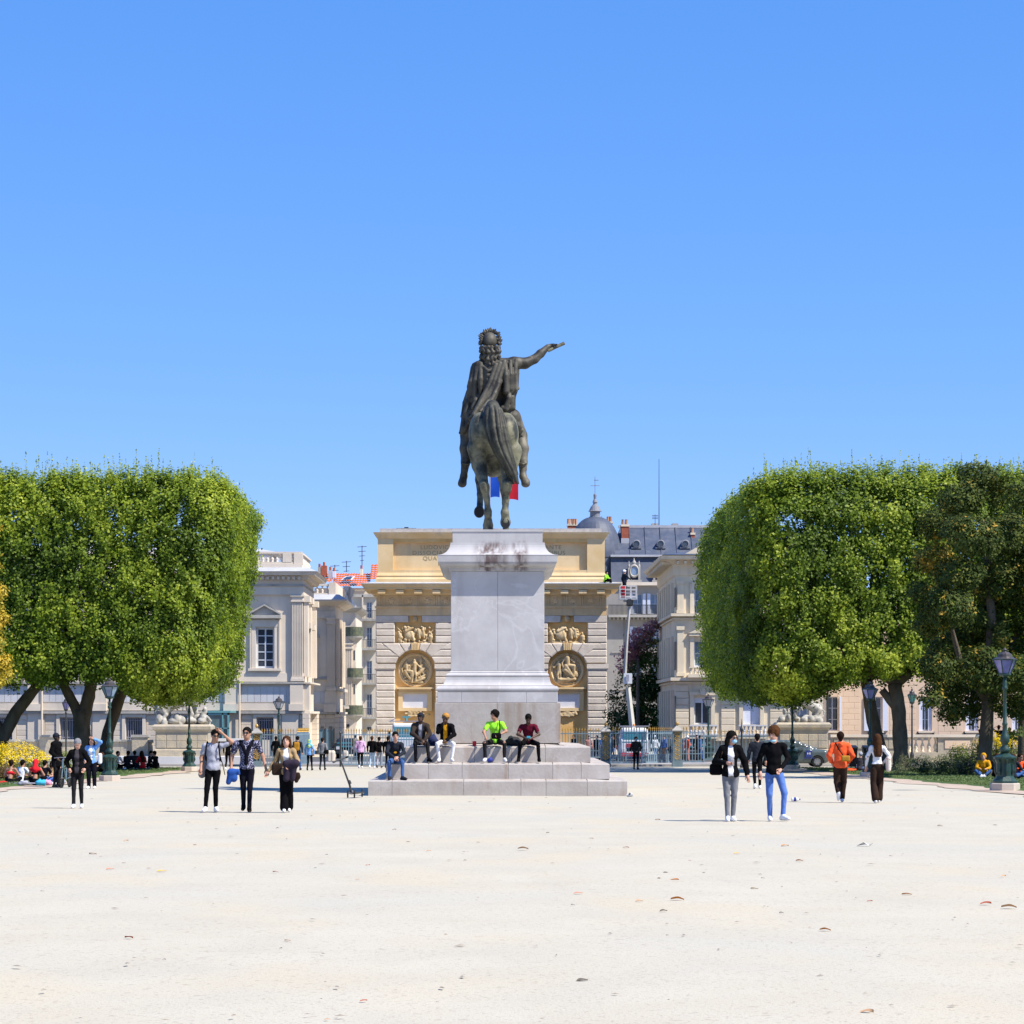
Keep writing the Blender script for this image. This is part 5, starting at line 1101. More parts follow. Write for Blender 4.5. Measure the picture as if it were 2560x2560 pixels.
rail_run('gate', 'second blue gate leaf next to the ornate gold post', 'gate', 1606, 1684, 140, 1833, 1908, M_blue, kick=True, d1=141.5)
rail_run('railing', 'grey green railing with gold tips between ornate post and street lamp', 'railing', 1702, 1760, 141, 1832, 1906, M_blue)
rail_run('railing', 'green railing in front of the balustraded mansion windows', 'railing', 1760, 1935, 144, 1840, 1900, M_fgrey, pitch=.2)
def ornpost(px, d, pyt, label):
    o = thing('gate_post', label, 'gate post', (X(px, d), d, ZS), group='ornate gate posts')
    H = Z(pyt, d)-ZS; m = MB()
    for s in (-1, 1):
        for t in (-1, 1): m.box(s*.24-.025, s*.24+.025, t*.24-.025, t*.24+.025, 0, H)
    m.box(-.3, .3, -.3, .3, 0, .35); m.box(-.24, .24, .1, .14, .35, H); m.obj('post_frame', M_fgrey, o, world=False)
    m = MB(); m.lathe([(.46, 0), (.46, .06), (.30, .16), (.10, .30), (.10, .34)], n=4, a0=math.pi/4, c=(0, 0, H)); m.obj('post_cap', M_limed, o, world=False)
    m = MB(); m.lathe([(.03, 0), (.09, .08), (.09, .14), (.02, .24)], n=10, c=(0, 0, H+.33)); m.obj('post_finial', M_gold, o, world=False)
    m = MB(); z = .45; i = 0
    while z < H-.15:
        for s in (-1, 1): m.tube([(s*(.02+.15*math.sin(t/5*math.pi)), -.22, z+t*.055) for t in range(6)], .022, 5); m.tube([(s*(.15-.09*math.sin(t/4*math.pi)), -.22, z+.05+t*.04) for t in range(5)], .016, 5)
        z += .27; i += 1
    m.tube([(0, -.22, .4), (0, -.22, H-.05)], .018, 5); m.obj('scroll_ornament', M_gold, o, world=False)
ornpost(1514, 140.5, 1830, 'ornate iron gate post with gold scrolls just right of the steps'); ornpost(1693, 140.5, 1828, 'ornate iron gate post with gold scrolls between the blue gate and the orange vest')
ornpost(642, 141, 1834, 'ornate iron gate post beside the sunglasses man, left end of the railing')
o = thing('gate_post', 'plain dark post at the hinge of the wide gate', 'gate post', (X(851, 140.6), 140.6, ZS)); m = MB(); m.box(-.05, .05, -.05, .05, 0, 2.0); m.lathe([(.07, 0), (.01, .12)], n=8, c=(0, 0, 2)); m.obj('post', M_iron, o, world=False)
o = thing('iron_post', 'slim black post with pointed top between the two right walkers and the gate', 'post', (X(1854, 135), 135, zg(135))); m = MB(); m.lathe([(.10, 0), (.10, .1), (.055, .2), (.05, 2.0), (.09, 2.1), (.09, 2.2), (.03, 2.3), (.01, 2.75)], n=10); m.obj('post', M_iron, o, world=False)
# kerb behind the gates
m = MB(); m.box(-70, 70, 141.9, 142.6, -1.6, ZS+.13); tag(m.obj('kerb', M_pave), kind='structure')
# ================================================================ terrace walls and sculpture groups
M_oldst = mat('old_yellow_stone', (.50,.42,.29), (.34,.31,.26), rough=.95, scale=1.3, bump=.5, bscale=9, streak=((.20,.19,.17), .6, 1.6), spec=.1)
M_white = mat('weathered_white_stone', (.44,.42,.37), (.25,.24,.21), rough=.9, scale=2.0, bump=.4, bscale=12, spec=.1, lo=.42, hi=.6)
W = thing('terrace_wall', 'low old yellow stone wall with capped piers behind the left lawn', 'wall', (X(200, 146), 146, ZS)); d = 146
for i in range(24):
    a = -110+20.5*i; m = MB(); m.pillow([(X(a, d), Z(1900, d)), (X(a+20.2, d), Z(1900, d)), (X(a+20.2, d), Z(1853.5, d)), (X(a, d), Z(1853.5, d))], -.4, 0, .02, frame(0, d, 0)); m.obj('stone_block', M_oldst, W)
m = MB(); m.box(X(-120, d), X(384, d), d-.12, d+.5, Z(1854, d), Z(1849, d)); m.obj('coping', M_white, W)
m = MB(); m.box(X(525, d), X(640, d), d-.05, d+.4, Z(1905, d), Z(1853, d)); m.obj('wall_end', M_oldst, W); m = MB(); m.box(X(525, d), X(642, d), d-.12, d+.5, Z(1853, d), Z(1846, d)); m.obj('coping', M_slab, W)
for a, b in ((331, 371), (100, 140), (645, 652)):
    m = MB(); m.box(X(a, d), X(b, d), d-.2, d+.5, Z(1905, d), Z(1842, d)); m.obj('pier', M_oldst, W); m = MB(); m.box(X(a-2, d), X(b+2, d), d-.26, d+.6, Z(1843, d), Z(1837, d)); m.obj('pier_cap', M_limed, W)
m = MB(); m.box(X(-120, 144), X(640, 144), 143, 146, -1.6, Z(1891, 144)); m.obj('bench_step', M_slab, W)
W2 = thing('balustrade_wall', 'stone terrace balustrade behind the right shrubs', 'balustrade', (X(2300, d), d, ZS))
m = MB(); m.box(X(2078, d), X(2700, d), d, d+.4, -1.6, Z(1881, d)); m.obj('plinth_wall', M_oldst, W2)
for a, b in ((2078, 2240), (2345, 2430), (2478, 2700)): m = MB(); m.box(X(a, d), X(b, d), d, d+.4, Z(1881, d), Z(1842, d)); m.obj('solid_panel', M_oldst, W2)
for i in range(8): a = 2084+19.5*i; m = MB(); m.pillow([(X(a, d), Z(1872, d)), (X(a+19, d), Z(1872, d)), (X(a+19, d), Z(1846, d)), (X(a, d), Z(1846, d))], -.1, .05, .02, frame(0, d, 0)); m.obj('stone_block', M_oldst, W2)
m = MB(); m.box(X(2362, d), X(2425, d), d-.04, d+.1, Z(1871, d), Z(1850, d)); m.obj('panel', M_pink, W2)
m = MB(); m.box(X(2076, d), X(2700, d), d-.12, d+.5, Z(1843, d), Z(1836.5, d)); m.obj('coping', M_lime, W2)
balustrade(W2, d+.05, X(2270, d), X(2345, d), Z(1883, d), Z(1841, d), M_cream, pitch=.37, r=.13, rail=.06); balustrade(W2, d+.05, X(2240, d), X(2270, d), Z(1883, d), Z(1841, d), M_cream, pitch=.37, r=.13, rail=.06); balustrade(W2, d+.05, X(2430, d), X(2478, d), Z(1883, d), Z(1841, d), M_cream, pitch=.37, r=.13, rail=.06)
def sculpture(px0, px1, pyt, pyp, pyb, d, label, mir, seed):
    x0, x1 = X(px0, d), X(px1, d); cx = (x0+x1)/2; w_ = (x1-x0)/2
    o = thing('stone_sculpture', label, 'sculpture', (cx, d, ZS), group='stone groups flanking the entrance')
    m = MB(); zc = Z(pyp, d); zb_ = Z(pyb, d); m.ringprof(cx, d+1, w_*.93, .9, [(.06, ZS), (.06, zb_+.35), (.0, zb_+.42), (0, zc-.45), (.04, zc-.4), (.16, zc-.3), (.18, zc-.12), (.1, zc-.05), (.05, zc)]); m.obj('pedestal', M_oldst, o)
    n = 5
    for r in range(2):
        for i in range(n): a = cx-w_*.9+2*w_*.9*i/n; z0_ = zb_+.48+r*.42; m = MB(); m.pillow([(a, z0_), (a+2*w_*.9/n-.02, z0_), (a+2*w_*.9/n-.02, z0_+.4), (a, z0_+.4)], -.1, .04, .02, frame(0, d+.1, 0)); m.obj('stone_block', M_oldst, o)
    H = Z(pyt, d)-zc; s = H/2.2; f = Field((cx-2.1, d-.2, zc-.1), (cx+2.1, d+2.2, zc+H+.2), .045); q = lambda x, y, z: (cx+mir*x*s*1.35, d+1+y*s, zc+z*s); rr = random.Random(seed)
    for i in range(26): f.ell(q(rr.uniform(-1.15, 1.15), rr.uniform(-.6, .6), rr.uniform(.0, .38)), [rr.uniform(.18, .38)*s for _ in range(3)], .03)
    f.chain([q(-.85, 0, 1.05), q(-.2, 0, 1.45), q(.35, -.05, 1.5)], [.36*s, .36*s, .40*s], .12)          # lion body
    f.ell(q(-.85, 0, .95), (.40*s, .32*s, .42*s), .1)
    for x, y, kx in ((-.95, -.22, -.8), (-.85, .25, -.7), (.25, -.25, .4), (.45, .25, .6)): f.chain([q(x, y, 1.0), q(kx, y, .6), q(x, y-.05, .3)], [.2*s, .13*s, .12*s], .06); f.ell(q(x+.08, y-.06, .3), (.17*s, .14*s, .09*s), .04)
    f.ell(q(.62, -.1, 1.75), (.30*s, .27*s, .32*s), .08); f.ell(q(.86, -.15, 1.66), (.16*s, .14*s, .13*s), .05)
    for i in range(16): a = i*.7; f.ell(q(.5+.22*math.cos(a), -.1+.18*math.sin(i), 1.7+.28*math.sin(a)), (.1*s,)*3, .02)
    f.chain([q(-1.05, 0, 1.1), q(-1.3, .05, .8), q(-1.2, 0, .45), q(-1.0, -.1, .3)], [.07*s, .05*s, .05*s, .08*s], .03)
    f.ell(q(.15, -.35, 2.0), (.12*s, .12*s, .14*s), .03); f.chain([q(.12, -.3, 1.85), q(.05, -.3, 1.55)], [.16*s, .15*s], .05); f.chain([q(.1, -.35, 1.8), q(.35, -.45, 1.75), q(.55, -.42, 1.9)], [.07*s, .055*s, .045*s], .03); f.chain([q(.0, -.4, 1.5), q(.1, -.5, 1.2), q(0, -.5, .9)], [.11*s, .08*s, .06*s], .04)
    f.ell(q(1.0, -.3, .95), (.13*s, .13*s, .15*s), .03); f.chain([q(.98, -.2, .8), q(.85, -.2, .5)], [.17*s, .18*s], .05); f.chain([q(.9, -.3, .75), q(.65, -.42, .7)], [.07*s, .05*s], .03); f.chain([q(.85, -.3, .5), q(1.15, -.45, .42), q(1.3, -.4, .2)], [.11*s, .09*s, .06*s], .03)
    link('stone_group', f.mesh('lion_group', M_white, loc=o.location), o)
sculpture(383, 525, 1722, 1811, 1890, 143.5, 'white stone lion and cherubs group on its pedestal under the left trees', 1, 2)
sculpture(1943, 2076, 1733, 1806, 1890, 143.5, 'white stone lion and cherubs group on its pedestal behind the parked car', -1, 8)
# ================================================================ street lamps
M_lampg = mat('dark_green_iron', (.016,.052,.040), (.010,.034,.028), rough=.45, scale=6, bump=.2, bscale=20, spec=.5)
M_lampb = mat('dark_lamp_roof', (.035,.032,.034), (.06,.05,.045), rough=.4, bump=0, spec=.5)
M_lglass = mat('lamp_glass', (.22,.34,.42), (.10,.16,.30), rough=.08, scale=2.5, bump=0, spec=.9)
M_lglassp = mat('purple_lamp_glass', (.10,.09,.30), (.20,.20,.42), rough=.08, scale=2.5, bump=0, spec=.9)
M_kst = mat('lamp_footing_stone', (.52,.45,.38), (.44,.38,.32), rough=.9)
LM = {}
def lamp(px, d, label, H=4.1, glass=None, slim=False, zb=None, iron=None, stone=True):
    glass = glass or M_lglass; iron = iron or M_lampg; y = d; zb = zg(d) if zb is None else zb
    o = thing('street_lamp', label, 'street lamp', (X(px, d), y, zb), group='old lantern street lamps'); k = H/4.1
    o.scale = (k, k, k)
    def part(name, key, fn, mt, par=o, sm=False):
        if (key, mt.name) not in LM: b = MB(); fn(b); LM[(key, mt.name)] = b.mesh(name, mt, sm)
        q = link(name, LM[(key, mt.name)], par); return q
    if not slim:
        if stone: part('stone_footing', 'ft', lambda b: b.lathe([(.44, -.15), (.44, .22), (.42, .24)], n=8, a0=math.pi/8), M_kst)
        part('pedestal', 'pd', lambda b: b.lathe([(.36, .24), (.36, .30), (.30, .36), (.26, .44), (.25, .82), (.28, .88), (.34, .96), (.34, 1.0), (.22, 1.05), (.12, 1.10)], n=8, a0=math.pi/8), iron)
        def orn(b):
            for i in range(8):
                a = i*math.pi/4; c, s = math.cos(a), math.sin(a)
                b.tube([(c*.25, s*.25, .48), (c*.29, s*.29, .6), (c*.27, s*.27, .78), (c*.33, s*.33, .92)], [.02, .035, .02, .035], 5)
        part('pedestal_ornament', 'po', orn, iron)
        part('shaft', 'sh', lambda b: b.lathe([(.10, 1.10), (.15, 1.16), (.16, 1.24), (.08, 1.32), (.10, 1.38), (.145, 1.46), (.13, 1.60), (.07, 1.72), (.065, 1.9), (.08, 1.93), (.08, 1.97), (.06, 2.0), (.045, 2.92), (.075, 2.96), (.08, 3.02), (.05, 3.06), (.07, 3.12), (.05, 3.18), (.04, 3.36)], n=14), iron, sm=True)
        hb, ht, rb, rt = 3.42, 3.80, .165, .34
    else:
        part('base', 'sb', lambda b: b.lathe([(.14, -.2), (.14, .35), (.10, .40), (.12, .55), (.06, .75)], n=10), iron)
        part('shaft', 'ss', lambda b: b.lathe([(.055, .7), (.04, 3.1), (.07, 3.15), (.07, 3.2), (.03, 3.28), (.03, 3.36)], n=10), iron)
        hb, ht, rb, rt = 3.40, 3.78, .11, .23
    n = 6
    def ring(b):
        b.lathe([(rb, hb-.07), (rb+.02, hb-.04), (rb+.02, hb)], n=n); b.lathe([(.03, hb-.12), (rb, hb-.06)], n=n)
        for i in range(n):
            a = i*2*math.pi/n; b.tube([(rb*math.cos(a), rb*math.sin(a), hb), (rt*math.cos(a), rt*math.sin(a), ht)], .016, 4)
        b.lathe([(rt-.01, ht), (rt+.03, ht), (rt+.03, ht+.03), (rt-.01, ht+.03)], n=n)
    part('lantern_frame', 'lf%d' % slim, ring, iron)
    for i in range(n):
        def pane(b, i=i):
            a, c = i*2*math.pi/n, (i+1)*2*math.pi/n; r = .97
            b.add([(rb*r*math.cos(a), rb*r*math.sin(a), hb), (rb*r*math.cos(c), rb*r*math.sin(c), hb), (rt*r*math.cos(c), rt*r*math.sin(c), ht), (rt*r*math.cos(a), rt*r*math.sin(a), ht)], [(0, 1, 2, 3)])
        part('pane', 'pn%d%d' % (slim, i), pane, glass)
    part('lantern_roof', 'lr%d' % slim, lambda b: b.lathe([(rt+.02, ht+.03), (rt*.62, ht+.10), (rt*.58, ht+.17), (rt*.35, ht+.235), (.05, ht+.25), (.04, ht+.28), (.07, ht+.30), (.04, ht+.33), (.01, ht+.36)], n=12), M_lampb)
    return o
lamp(274, 91, 'green street lamp with clear lantern in front of the left tree trunks', 3.85)
lamp(473, 120, 'green street lamp with purple lantern in front of the left lion sculpture', 4.05, M_lglassp)
lamp(2512, 73, 'nearest street lamp, green with ornate base at the right edge of the square', 4.3, M_lglassp)
lamp(1981, 128, 'green street lamp in front of the right lion sculpture and parked car', 4.15)
lamp(2175, 100, 'street lamp with purple lantern against the leaning right tree trunk', 3.95, M_lglassp)
lamp(165, 145, 'slim black lamp post between the two left tree trunks', 4.1, M_lglassp, slim=True, zb=ZS, iron=M_iron)
lamp(697, 148, 'lamp with clear lantern before the courthouse corner', 4.15, mat('clear_lamp_glass', (.45,.45,.47), rough=.1, bump=0, spec=.8), zb=ZS, stone=False)
lamp(1771, 149, 'lamp with clear lantern in front of the mansion windows', 4.3, MATS['clear_lamp_glass'], zb=ZS, stone=False)
lamp(2280, 145, 'slim black lamp post in front of the rosy building balustrade', 4.6, mat('green_lamp_glass', (.03,.25,.22), (.02,.16,.14), rough=.1, bump=0, spec=.8), slim=True, zb=ZS, iron=M_iron)
# ================================================================ vehicles and small things
M_tyre = mat('tyre_rubber', (.015,.015,.016), rough=.9, bump=0); M_hub = mat('wheel_rim', (.35,.36,.38), rough=.4, metal=.6, bump=0)
M_wp = mat('white_paint', (.66,.68,.70), rough=.35, bump=0, spec=.5); M_red = mat('red_plastic', (.50,.02,.03), rough=.5, bump=0)
def wheel(par, c, r, w_, axis='Y'):
    R = Matrix.Translation(c) @ (Matrix.Rotation(rad(90), 4, 'X') if axis == 'Y' else Matrix.Rotation(rad(90), 4, 'Y'))
    m = MB(); m.lathe([(r*.6, 0), (r*.62, -w_/2), (r*.92, -w_/2), (r, -w_*.35), (r, w_*.35), (r*.92, w_/2), (r*.62, w_/2), (r*.6, .0)], n=24, M=R); t = m.obj('tyre', M_tyre, par, world=False)
    m = MB(); m.lathe([(r*.62, w_*.3), (r*.5, w_*.25), (r*.2, w_*.38), (.02, w_*.4)], n=20, M=R)
    for k in range(7):
        a = k*2*math.pi/7; m.box(-.03, .03, r*.15, r*.6, w_*.36, w_*.45, R @ Matrix.Rotation(a, 4, 'Z'))
    m.obj('rim', M_hub, t, world=False)
car = thing('parked_car', 'pale grey green hatchback with a blue square sticker parked behind the lamp', 'car', (X(2000, 139.5), 139.5, zg(139.5)))
M_carp = mat('grey_green_paint_car', (.07,.095,.10), (.06,.08,.085), rough=.25, bump=0, spec=.7)
cx0, cx1 = X(1885, 139.5)-X(2000, 139.5), X(2075, 139.5)-X(2000, 139.5)
L_ = cx1-cx0
f = Field((cx0-.05, -.9, 0), (cx1+.05, .9, 1.75), .045)
side = [(0, .45, .95), (.08, .4, 1.05), (.3, .35, 1.08), (.6, .32, 1.06), (.82, .32, 1.0), (.93, .34, .88), (1, .38, .7)]
for u, a, b in side:
    pass
f.box(((cx0+cx1)/2-.1, 0, .62), (L_/2-.12, .90, .40), .22, .05); f.box((cx1-.75, 0, .60), (.70, .86, .30), .24, .1)
f.box((cx0+L_*.38, 0, .95), (L_*.36, .84, .15), .14, .1)
for t_ in range(9):
    u = t_/8; f.box((cx0+.75+(L_*.58)*u, 0, 1.06), (.34, .78-.10, (.50 if u < .55 else .50-.42*(u-.55)/.45)), .16, .06)
for wx_ in (cx0+.8, cx1-.85):
    for s in (-1, 1): f.cap((wx_, s*.62, .33), (wx_, s*1.0, .33), .36, .36, sub=True)
body = link('body', f.mesh('car_body', M_carp), car)
for a, b, z0_, z1_, xa, xb in (((cx0+.45), (cx0+L_*.30), 1.05, 1.42, .08, 0), ((cx0+L_*.33), (cx0+L_*.52), 1.05, 1.46, 0, 0), ((cx0+L_*.545), (cx0+L_*.74), 1.02, 1.40, 0, .62)):
    m = MB(); m.prism([(a, z0_), (b, z0_), (b-xb, z1_), (a+xa, z1_)], -.715, -.68); m.v = [(x, y+(.10*(z-1.02)/.4), z) for x, y, z in m.v]; m.obj('side_window', M_glass, car, world=False)
m = MB(); m.box(cx0+L_*.30, cx0+L_*.33, -.79, -.74, .35, 1.02); m.box(cx0+L_*.53, cx0+L_*.54, -.95, -.9, .35, 1.0); m.obj('door_gap', M_dark, car, world=False)
m = MB(); m.box(cx0+L_*.56, cx0+L_*.62, -1.08, -.86, .98, 1.12); m.obj('wing_mirror', M_carp, car, world=False)
m = MB(); m.box(.22, .58, -.955, -.925, .60, .98); st = m.obj('sticker', mat('sticker_blue', (.03,.05,.22), rough=.5, bump=0), car, world=False)
m = MB(); m.box(.30, .33, -.965, -.955, .74, .86); m.box(.33, .40, -.965, -.955, .79, .81); m.box(.40, .43, -.965, -.955, .74, .86); m.box(.46, .49, -.965, -.955, .74, .86); m.obj('sticker_mark', M_wp, car, world=False)
m = MB(); m.box(.12, .72, -.955, -.93, .52, .56); m.obj('door_lettering', MATS['sticker_blue'], car, world=False)
m = MB(); m.lathe([(.001, 0), (.16, .02), (.17, .1)], n=14, M=Matrix.Translation((cx1-.16, -.62, .74)) @ Matrix.Rotation(rad(-70), 4, 'X') @ Matrix.Diagonal((1.3, 1, 1, 1))); m.obj('headlight', M_wp, car, world=False)
for wx_ in (cx0+.8, cx1-.85):
    for s in (-1, 1): 
        wheel(car, (wx_, s*.80, .33), .33, .22)
def truckcab(px, d, w_, h_, label, name='boom_truck', cat='truck', zb=ZS):
    o = thing(name, label, cat, (X(px, d), d, zb)); hw = w_/2
    f = Field((-hw-.1, -.1, .3), (hw+.1, 2.2, h_+.1), .05)
    f.box((0, 1.1, .45+h_*.24), (hw, 1.1, h_*.24), .14, .05); f.box((0, 1.22, h_*.72), (hw-.08, .98, h_*.28-.02), .2, .08)
    if cat == 'car': f.box((0, 1.3, .65), (hw, 1.2, .3), .18, .05)
    link('body', f.mesh('cab', M_wp), o)
    m = MB(); m.prism([(-hw+.14, h_*.56), (hw-.14, h_*.56), (hw-.22, h_-.28), (-hw+.22, h_-.28)], -.02, .12); m.v = [(x, y+.10*(z-h_*.5), z) for x, y, z in m.v]; m.obj('windscreen', mat('teal_glass', (.03,.12,.16), (.05,.20,.24), rough=.1, bump=0, spec=.8), o, world=False)
    m = MB(); m.box(-hw+.02, hw-.02, -.06, .15, .38, .58); m.obj('bumper', M_red if name == 'boom_truck' else M_iron, o, world=False)
    m = MB(); m.box(-hw*.6, hw*.6, .0, .06, .68, .90); m.obj('grille', M_iron, o, world=False)
    for s in (-1, 1):
        m = MB(); m.box(s*(hw-.28)-.15, s*(hw-.28)+.15, -.02, .1, .66, .86); m.obj('headlight', M_slab, o, world=False)
        m = MB(); m.box(s*(hw+.14)-.09, s*(hw+.14)+.09, .2, .28, h_*.52, h_*.78); m.obj('wing_mirror', M_iron, o, world=False)
        wheel(o, (s*(hw-.2), .9, .36), .38, .24, 'X')
    return o
d = 156; tk = truckcab(1587, d, 1.9, 2.25, 'white and red cherry picker truck behind the blue gate')
m = MB(); m.box(-.95, .95, 2.2, 6.2, .75, .95); m.obj('flatbed', M_red, tk, world=False)
m = MB(); m.box(-.55, .45, -.03, -.0, .95, 1.2); m.obj('cab_lettering', M_red, tk, world=False)
m = MB(); m.box(-1.0, 1.0, .4, .5, 2.3, 2.36); m.box(-1.0, -.95, .4, .5, 2.2, 2.5); m.box(.95, 1.0, .4, .5, 2.2, 2.5); m.obj('roof_rack', M_bar, tk, world=False)
def tl(px, py, dy=0): p = P(px, py, d+dy); return tuple(p-tk.location)
m = MB(); m.tube([tl(1582, 1850, 3), tl(1581, 1820, 3), tl(1570, 1718, 3)], [.22, .20, .17], 4); m.obj('lower_boom', mat('cream_paint', (.52,.50,.43), (.44,.42,.36), rough=.5, bump=0), tk, world=False)
m = MB(); a = tl(1560, 1709, 2.5); b = tl(1578, 1684, 3.6); m.box(a[0], b[0], a[1], b[1], a[2], b[2]); m.obj('boom_knuckle', M_wp, tk, world=False)
m = MB(); a = tl(1565, 1700, 2.45); m.box(a[0], a[0]+.2, a[1]-.03, a[1], a[2]-.1, a[2]+.35); m.obj('knuckle_marking', M_bar, tk, world=False)
m = MB(); m.tube([tl(1562, 1690, 3), tl(1567, 1600, 3), tl(1574, 1512, 3)], [.12, .10, .09], 4); m.obj('upper_boom', M_limed, tk, world=False)
m = MB(); m.tube([tl(1574, 1515, 3), tl(1575, 1498, 3)], .22, 6); m.box(tl(1569, 1512, 2.6)[0], tl(1580, 1512, 2.6)[0], 2.6, 3.3, tl(1569, 1512, 2.6)[2], tl(1569, 1498, 2.6)[2]); m.obj('boom_head', M_iron, tk, world=False)
x0_, _, zt_ = tl(1555, 1459); x1_, _, zb_ = tl(1598, 1494)
m = MB(); m.box(x0_, x1_, 2.6, 3.6, zb_, zb_+.08); m.obj('basket_floor', M_slab, tk, world=False)
for i in range(5):
    z_ = zb_+(zt_-zb_)*i/4 if i else zb_+.1
    for y_ in (2.6, 3.6): m = MB(); m.box(x0_, x1_, y_-.02, y_+.02, z_-.02, z_+.02); m.obj('basket_rail', M_slab if i != 2 else M_bar, tk, world=False)
for x_ in (x0_, x0_+.33*(x1_-x0_), x0_+.67*(x1_-x0_), x1_):
    for y_ in (2.6, 3.6): m = MB(); m.box(x_-.022, x_+.022, y_-.022, y_+.022, zb_, zt_); m.obj('basket_post', M_slab, tk, world=False)
m = MB(); m.box(x0_+.1, x0_+.4, 2.7, 3.2, zb_+.1, zb_+.9); m.obj('basket_control_box', M_red, tk, world=False)
m = MB(); m.lathe([(.07, 0), (.07, .14), (.02, .18)], c=(0, 1, 2.3), n=8); m.obj('beacon', mat('orange_light', (.75,.25,.03), rough=.4, bump=0), tk, world=False)
vn = truckcab(1015, 158, 2.0, 2.55, 'white van with roof rack behind the wide gate and the seated men', 'white_van', 'van')
m = MB()
for y_ in (.4, 1.4): m.box(-1.1, 1.1, y_, y_+.06, 2.62, 2.68)
for s in (-1, 1): m.box(s*1.0-.03, s*1.0+.03, .3, 2.2, 2.62, 2.7); m.tube([(s*1.05, .4, 2.66), (s*.7, .4, 2.85)], .03, 5)
m.obj('roof_rack', M_bar, vn, world=False); m = MB(); m.box(-.25, .25, .5, .6, 2.85, 3.0); m.lathe([(.08, 2.68), (.07, 2.85)], c=(0, .5, 0), n=8); m.obj('roof_beacon', M_teal, vn, world=False)
dk = truckcab(866, 168, 1.7, 1.45, 'small dark car half hidden behind the scooter handlebar and the railing', 'parked_car', 'car'); 
for ch in dk.children:
    if ch.name.startswith('body'): ch.data.materials.clear(); ch.data.materials.append(mat('black_car_paint', (.02,.022,.025), rough=.25, bump=0, spec=.7))
dk2 = truckcab(1738, 164, 1.8, 1.5, 'silver grey car parked behind the orange vest worker', 'parked_car', 'car')
for ch in dk2.children:
    if ch.name.startswith('body'): ch.data.materials.clear(); ch.data.materials.append(mat('silver_car_paint', (.22,.23,.25), rough=.25, bump=0, spec=.7))
# wheelie bins
def bin_(px, d, label):
    o = thing('wheelie_bin', label, 'rubbish bin', (X(px, d), d, zg(d)), group='black wheeled rubbish bins'); MB_ = mat('black_plastic', (.012,.013,.015), rough=.45, bump=0)
    m = MB(); m.add([(-.24, -.22, .1), (.24, -.22, .1), (.24, .22, .1), (-.24, .22, .1), (-.31, -.32, 1.12), (.31, -.32, 1.12), (.31, .32, 1.12), (-.31, .32, 1.12)], [(0, 3, 2, 1), (0, 1, 5, 4), (1, 2, 6, 5), (2, 3, 7, 6), (3, 0, 4, 7), (4, 5, 6, 7)]); m.obj('bin_body', MB_, o, world=False)
    m = MB(); m.add([(-.34, -.37, 1.12), (.34, -.37, 1.12), (.34, .36, 1.12), (-.34, .36, 1.12), (-.32, -.34, 1.18), (.32, -.34, 1.18), (.3, .34, 1.28), (-.3, .34, 1.28)], [(0, 3, 2, 1), (0, 1, 5, 4), (1, 2, 6, 5), (2, 3, 7, 6), (3, 0, 4, 7), (4, 5, 6, 7)]); m.obj('lid', MB_, o, world=False)
    for s in (-1, 1): m = MB(); m.lathe([(.1, -.03), (.1, .03)], n=12, M=Matrix.Translation((s*.27, .25, .1)) @ Matrix.Rotation(rad(90), 4, 'Y')); m.obj('wheel', M_tyre, o, world=False)
bin_(2128, 131, 'black wheeled bin just right of the orange hoodie'); bin_(2171, 131, 'black wheeled bin left of the curly haired woman')
# bollards beyond the gate opening
for i, px in enumerate((823, 831, 863)):
    o = thing('bollard', ['short pale stone bollard left of the gate opening pair', 'short pale stone bollard right of the pair', 'short pale stone bollard behind the wide gate'][i], 'bollard', (X(px, 160), 160, ZS), group='pale stone bollards')
    m = MB(); m.lathe([(.2, 0), (.2, .55), (.17, .65), (.1, .7)], n=14); m.obj('stone', M_lime, o, world=False)
# scooter
sc_ = thing('kick_scooter', 'black kick scooter standing just left of the monument steps', 'scooter', (X(874, 64.5), 64.5, zg(64.5)), 0)
q = lambda px, py, dy=0: tuple(P(px, py, 64.5+dy)-sc_.location)
m = MB(); m.tube([q(879, 1982), q(874, 1962), q(851, 1899)], [.035, .028, .02], 8); m.tube([q(872, 1951), q(876, 1960)], .04, 8); m.obj('stem', M_iron, sc_, world=False)
m = MB(); m.tube([q(831.5, 1906, -.1), q(851, 1898.5), q(871, 1891.5, .1)], .018, 8); m.obj('handlebar', M_iron, sc_, world=False)
for a, b in ((831.5, 1906), (871, 1891.5)): m = MB(); m.tube([q(a, b), q(a+(7 if a < 850 else -7), b+(-2.6 if a < 850 else 2.6))], .026, 8); m.obj('grip', M_tyre, sc_, world=False)
m = MB(); m.add([(-.02, .1, .10), (.13, .1, .10), (.35, .95, .10), (.18, .95, .10), (-.02, .1, .14), (.13, .1, .14), (.35, .95, .14), (.18, .95, .14)], [(0, 3, 2, 1), (4, 5, 6, 7), (0, 1, 5, 4), (1, 2, 6, 5), (2, 3, 7, 6), (3, 0, 4, 7)]); m.obj('deck', M_iron, sc_, world=False)
for c in ((-.05, 0, .11), (.13, .0, .10), (.28, 1.02, .10)): wheel(sc_, c, .105, .035, 'X')
m = MB(); m.tube([(.05, 0, .16), (-.05, 0, .11)], .02, 6); m.tube([(.06, 0, .2), (.13, 0, .10)], .02, 6); m.tube([(.04, 0, .12), (.06, .15, .12)], .03, 6); m.obj('fork', M_hub, sc_, world=False)
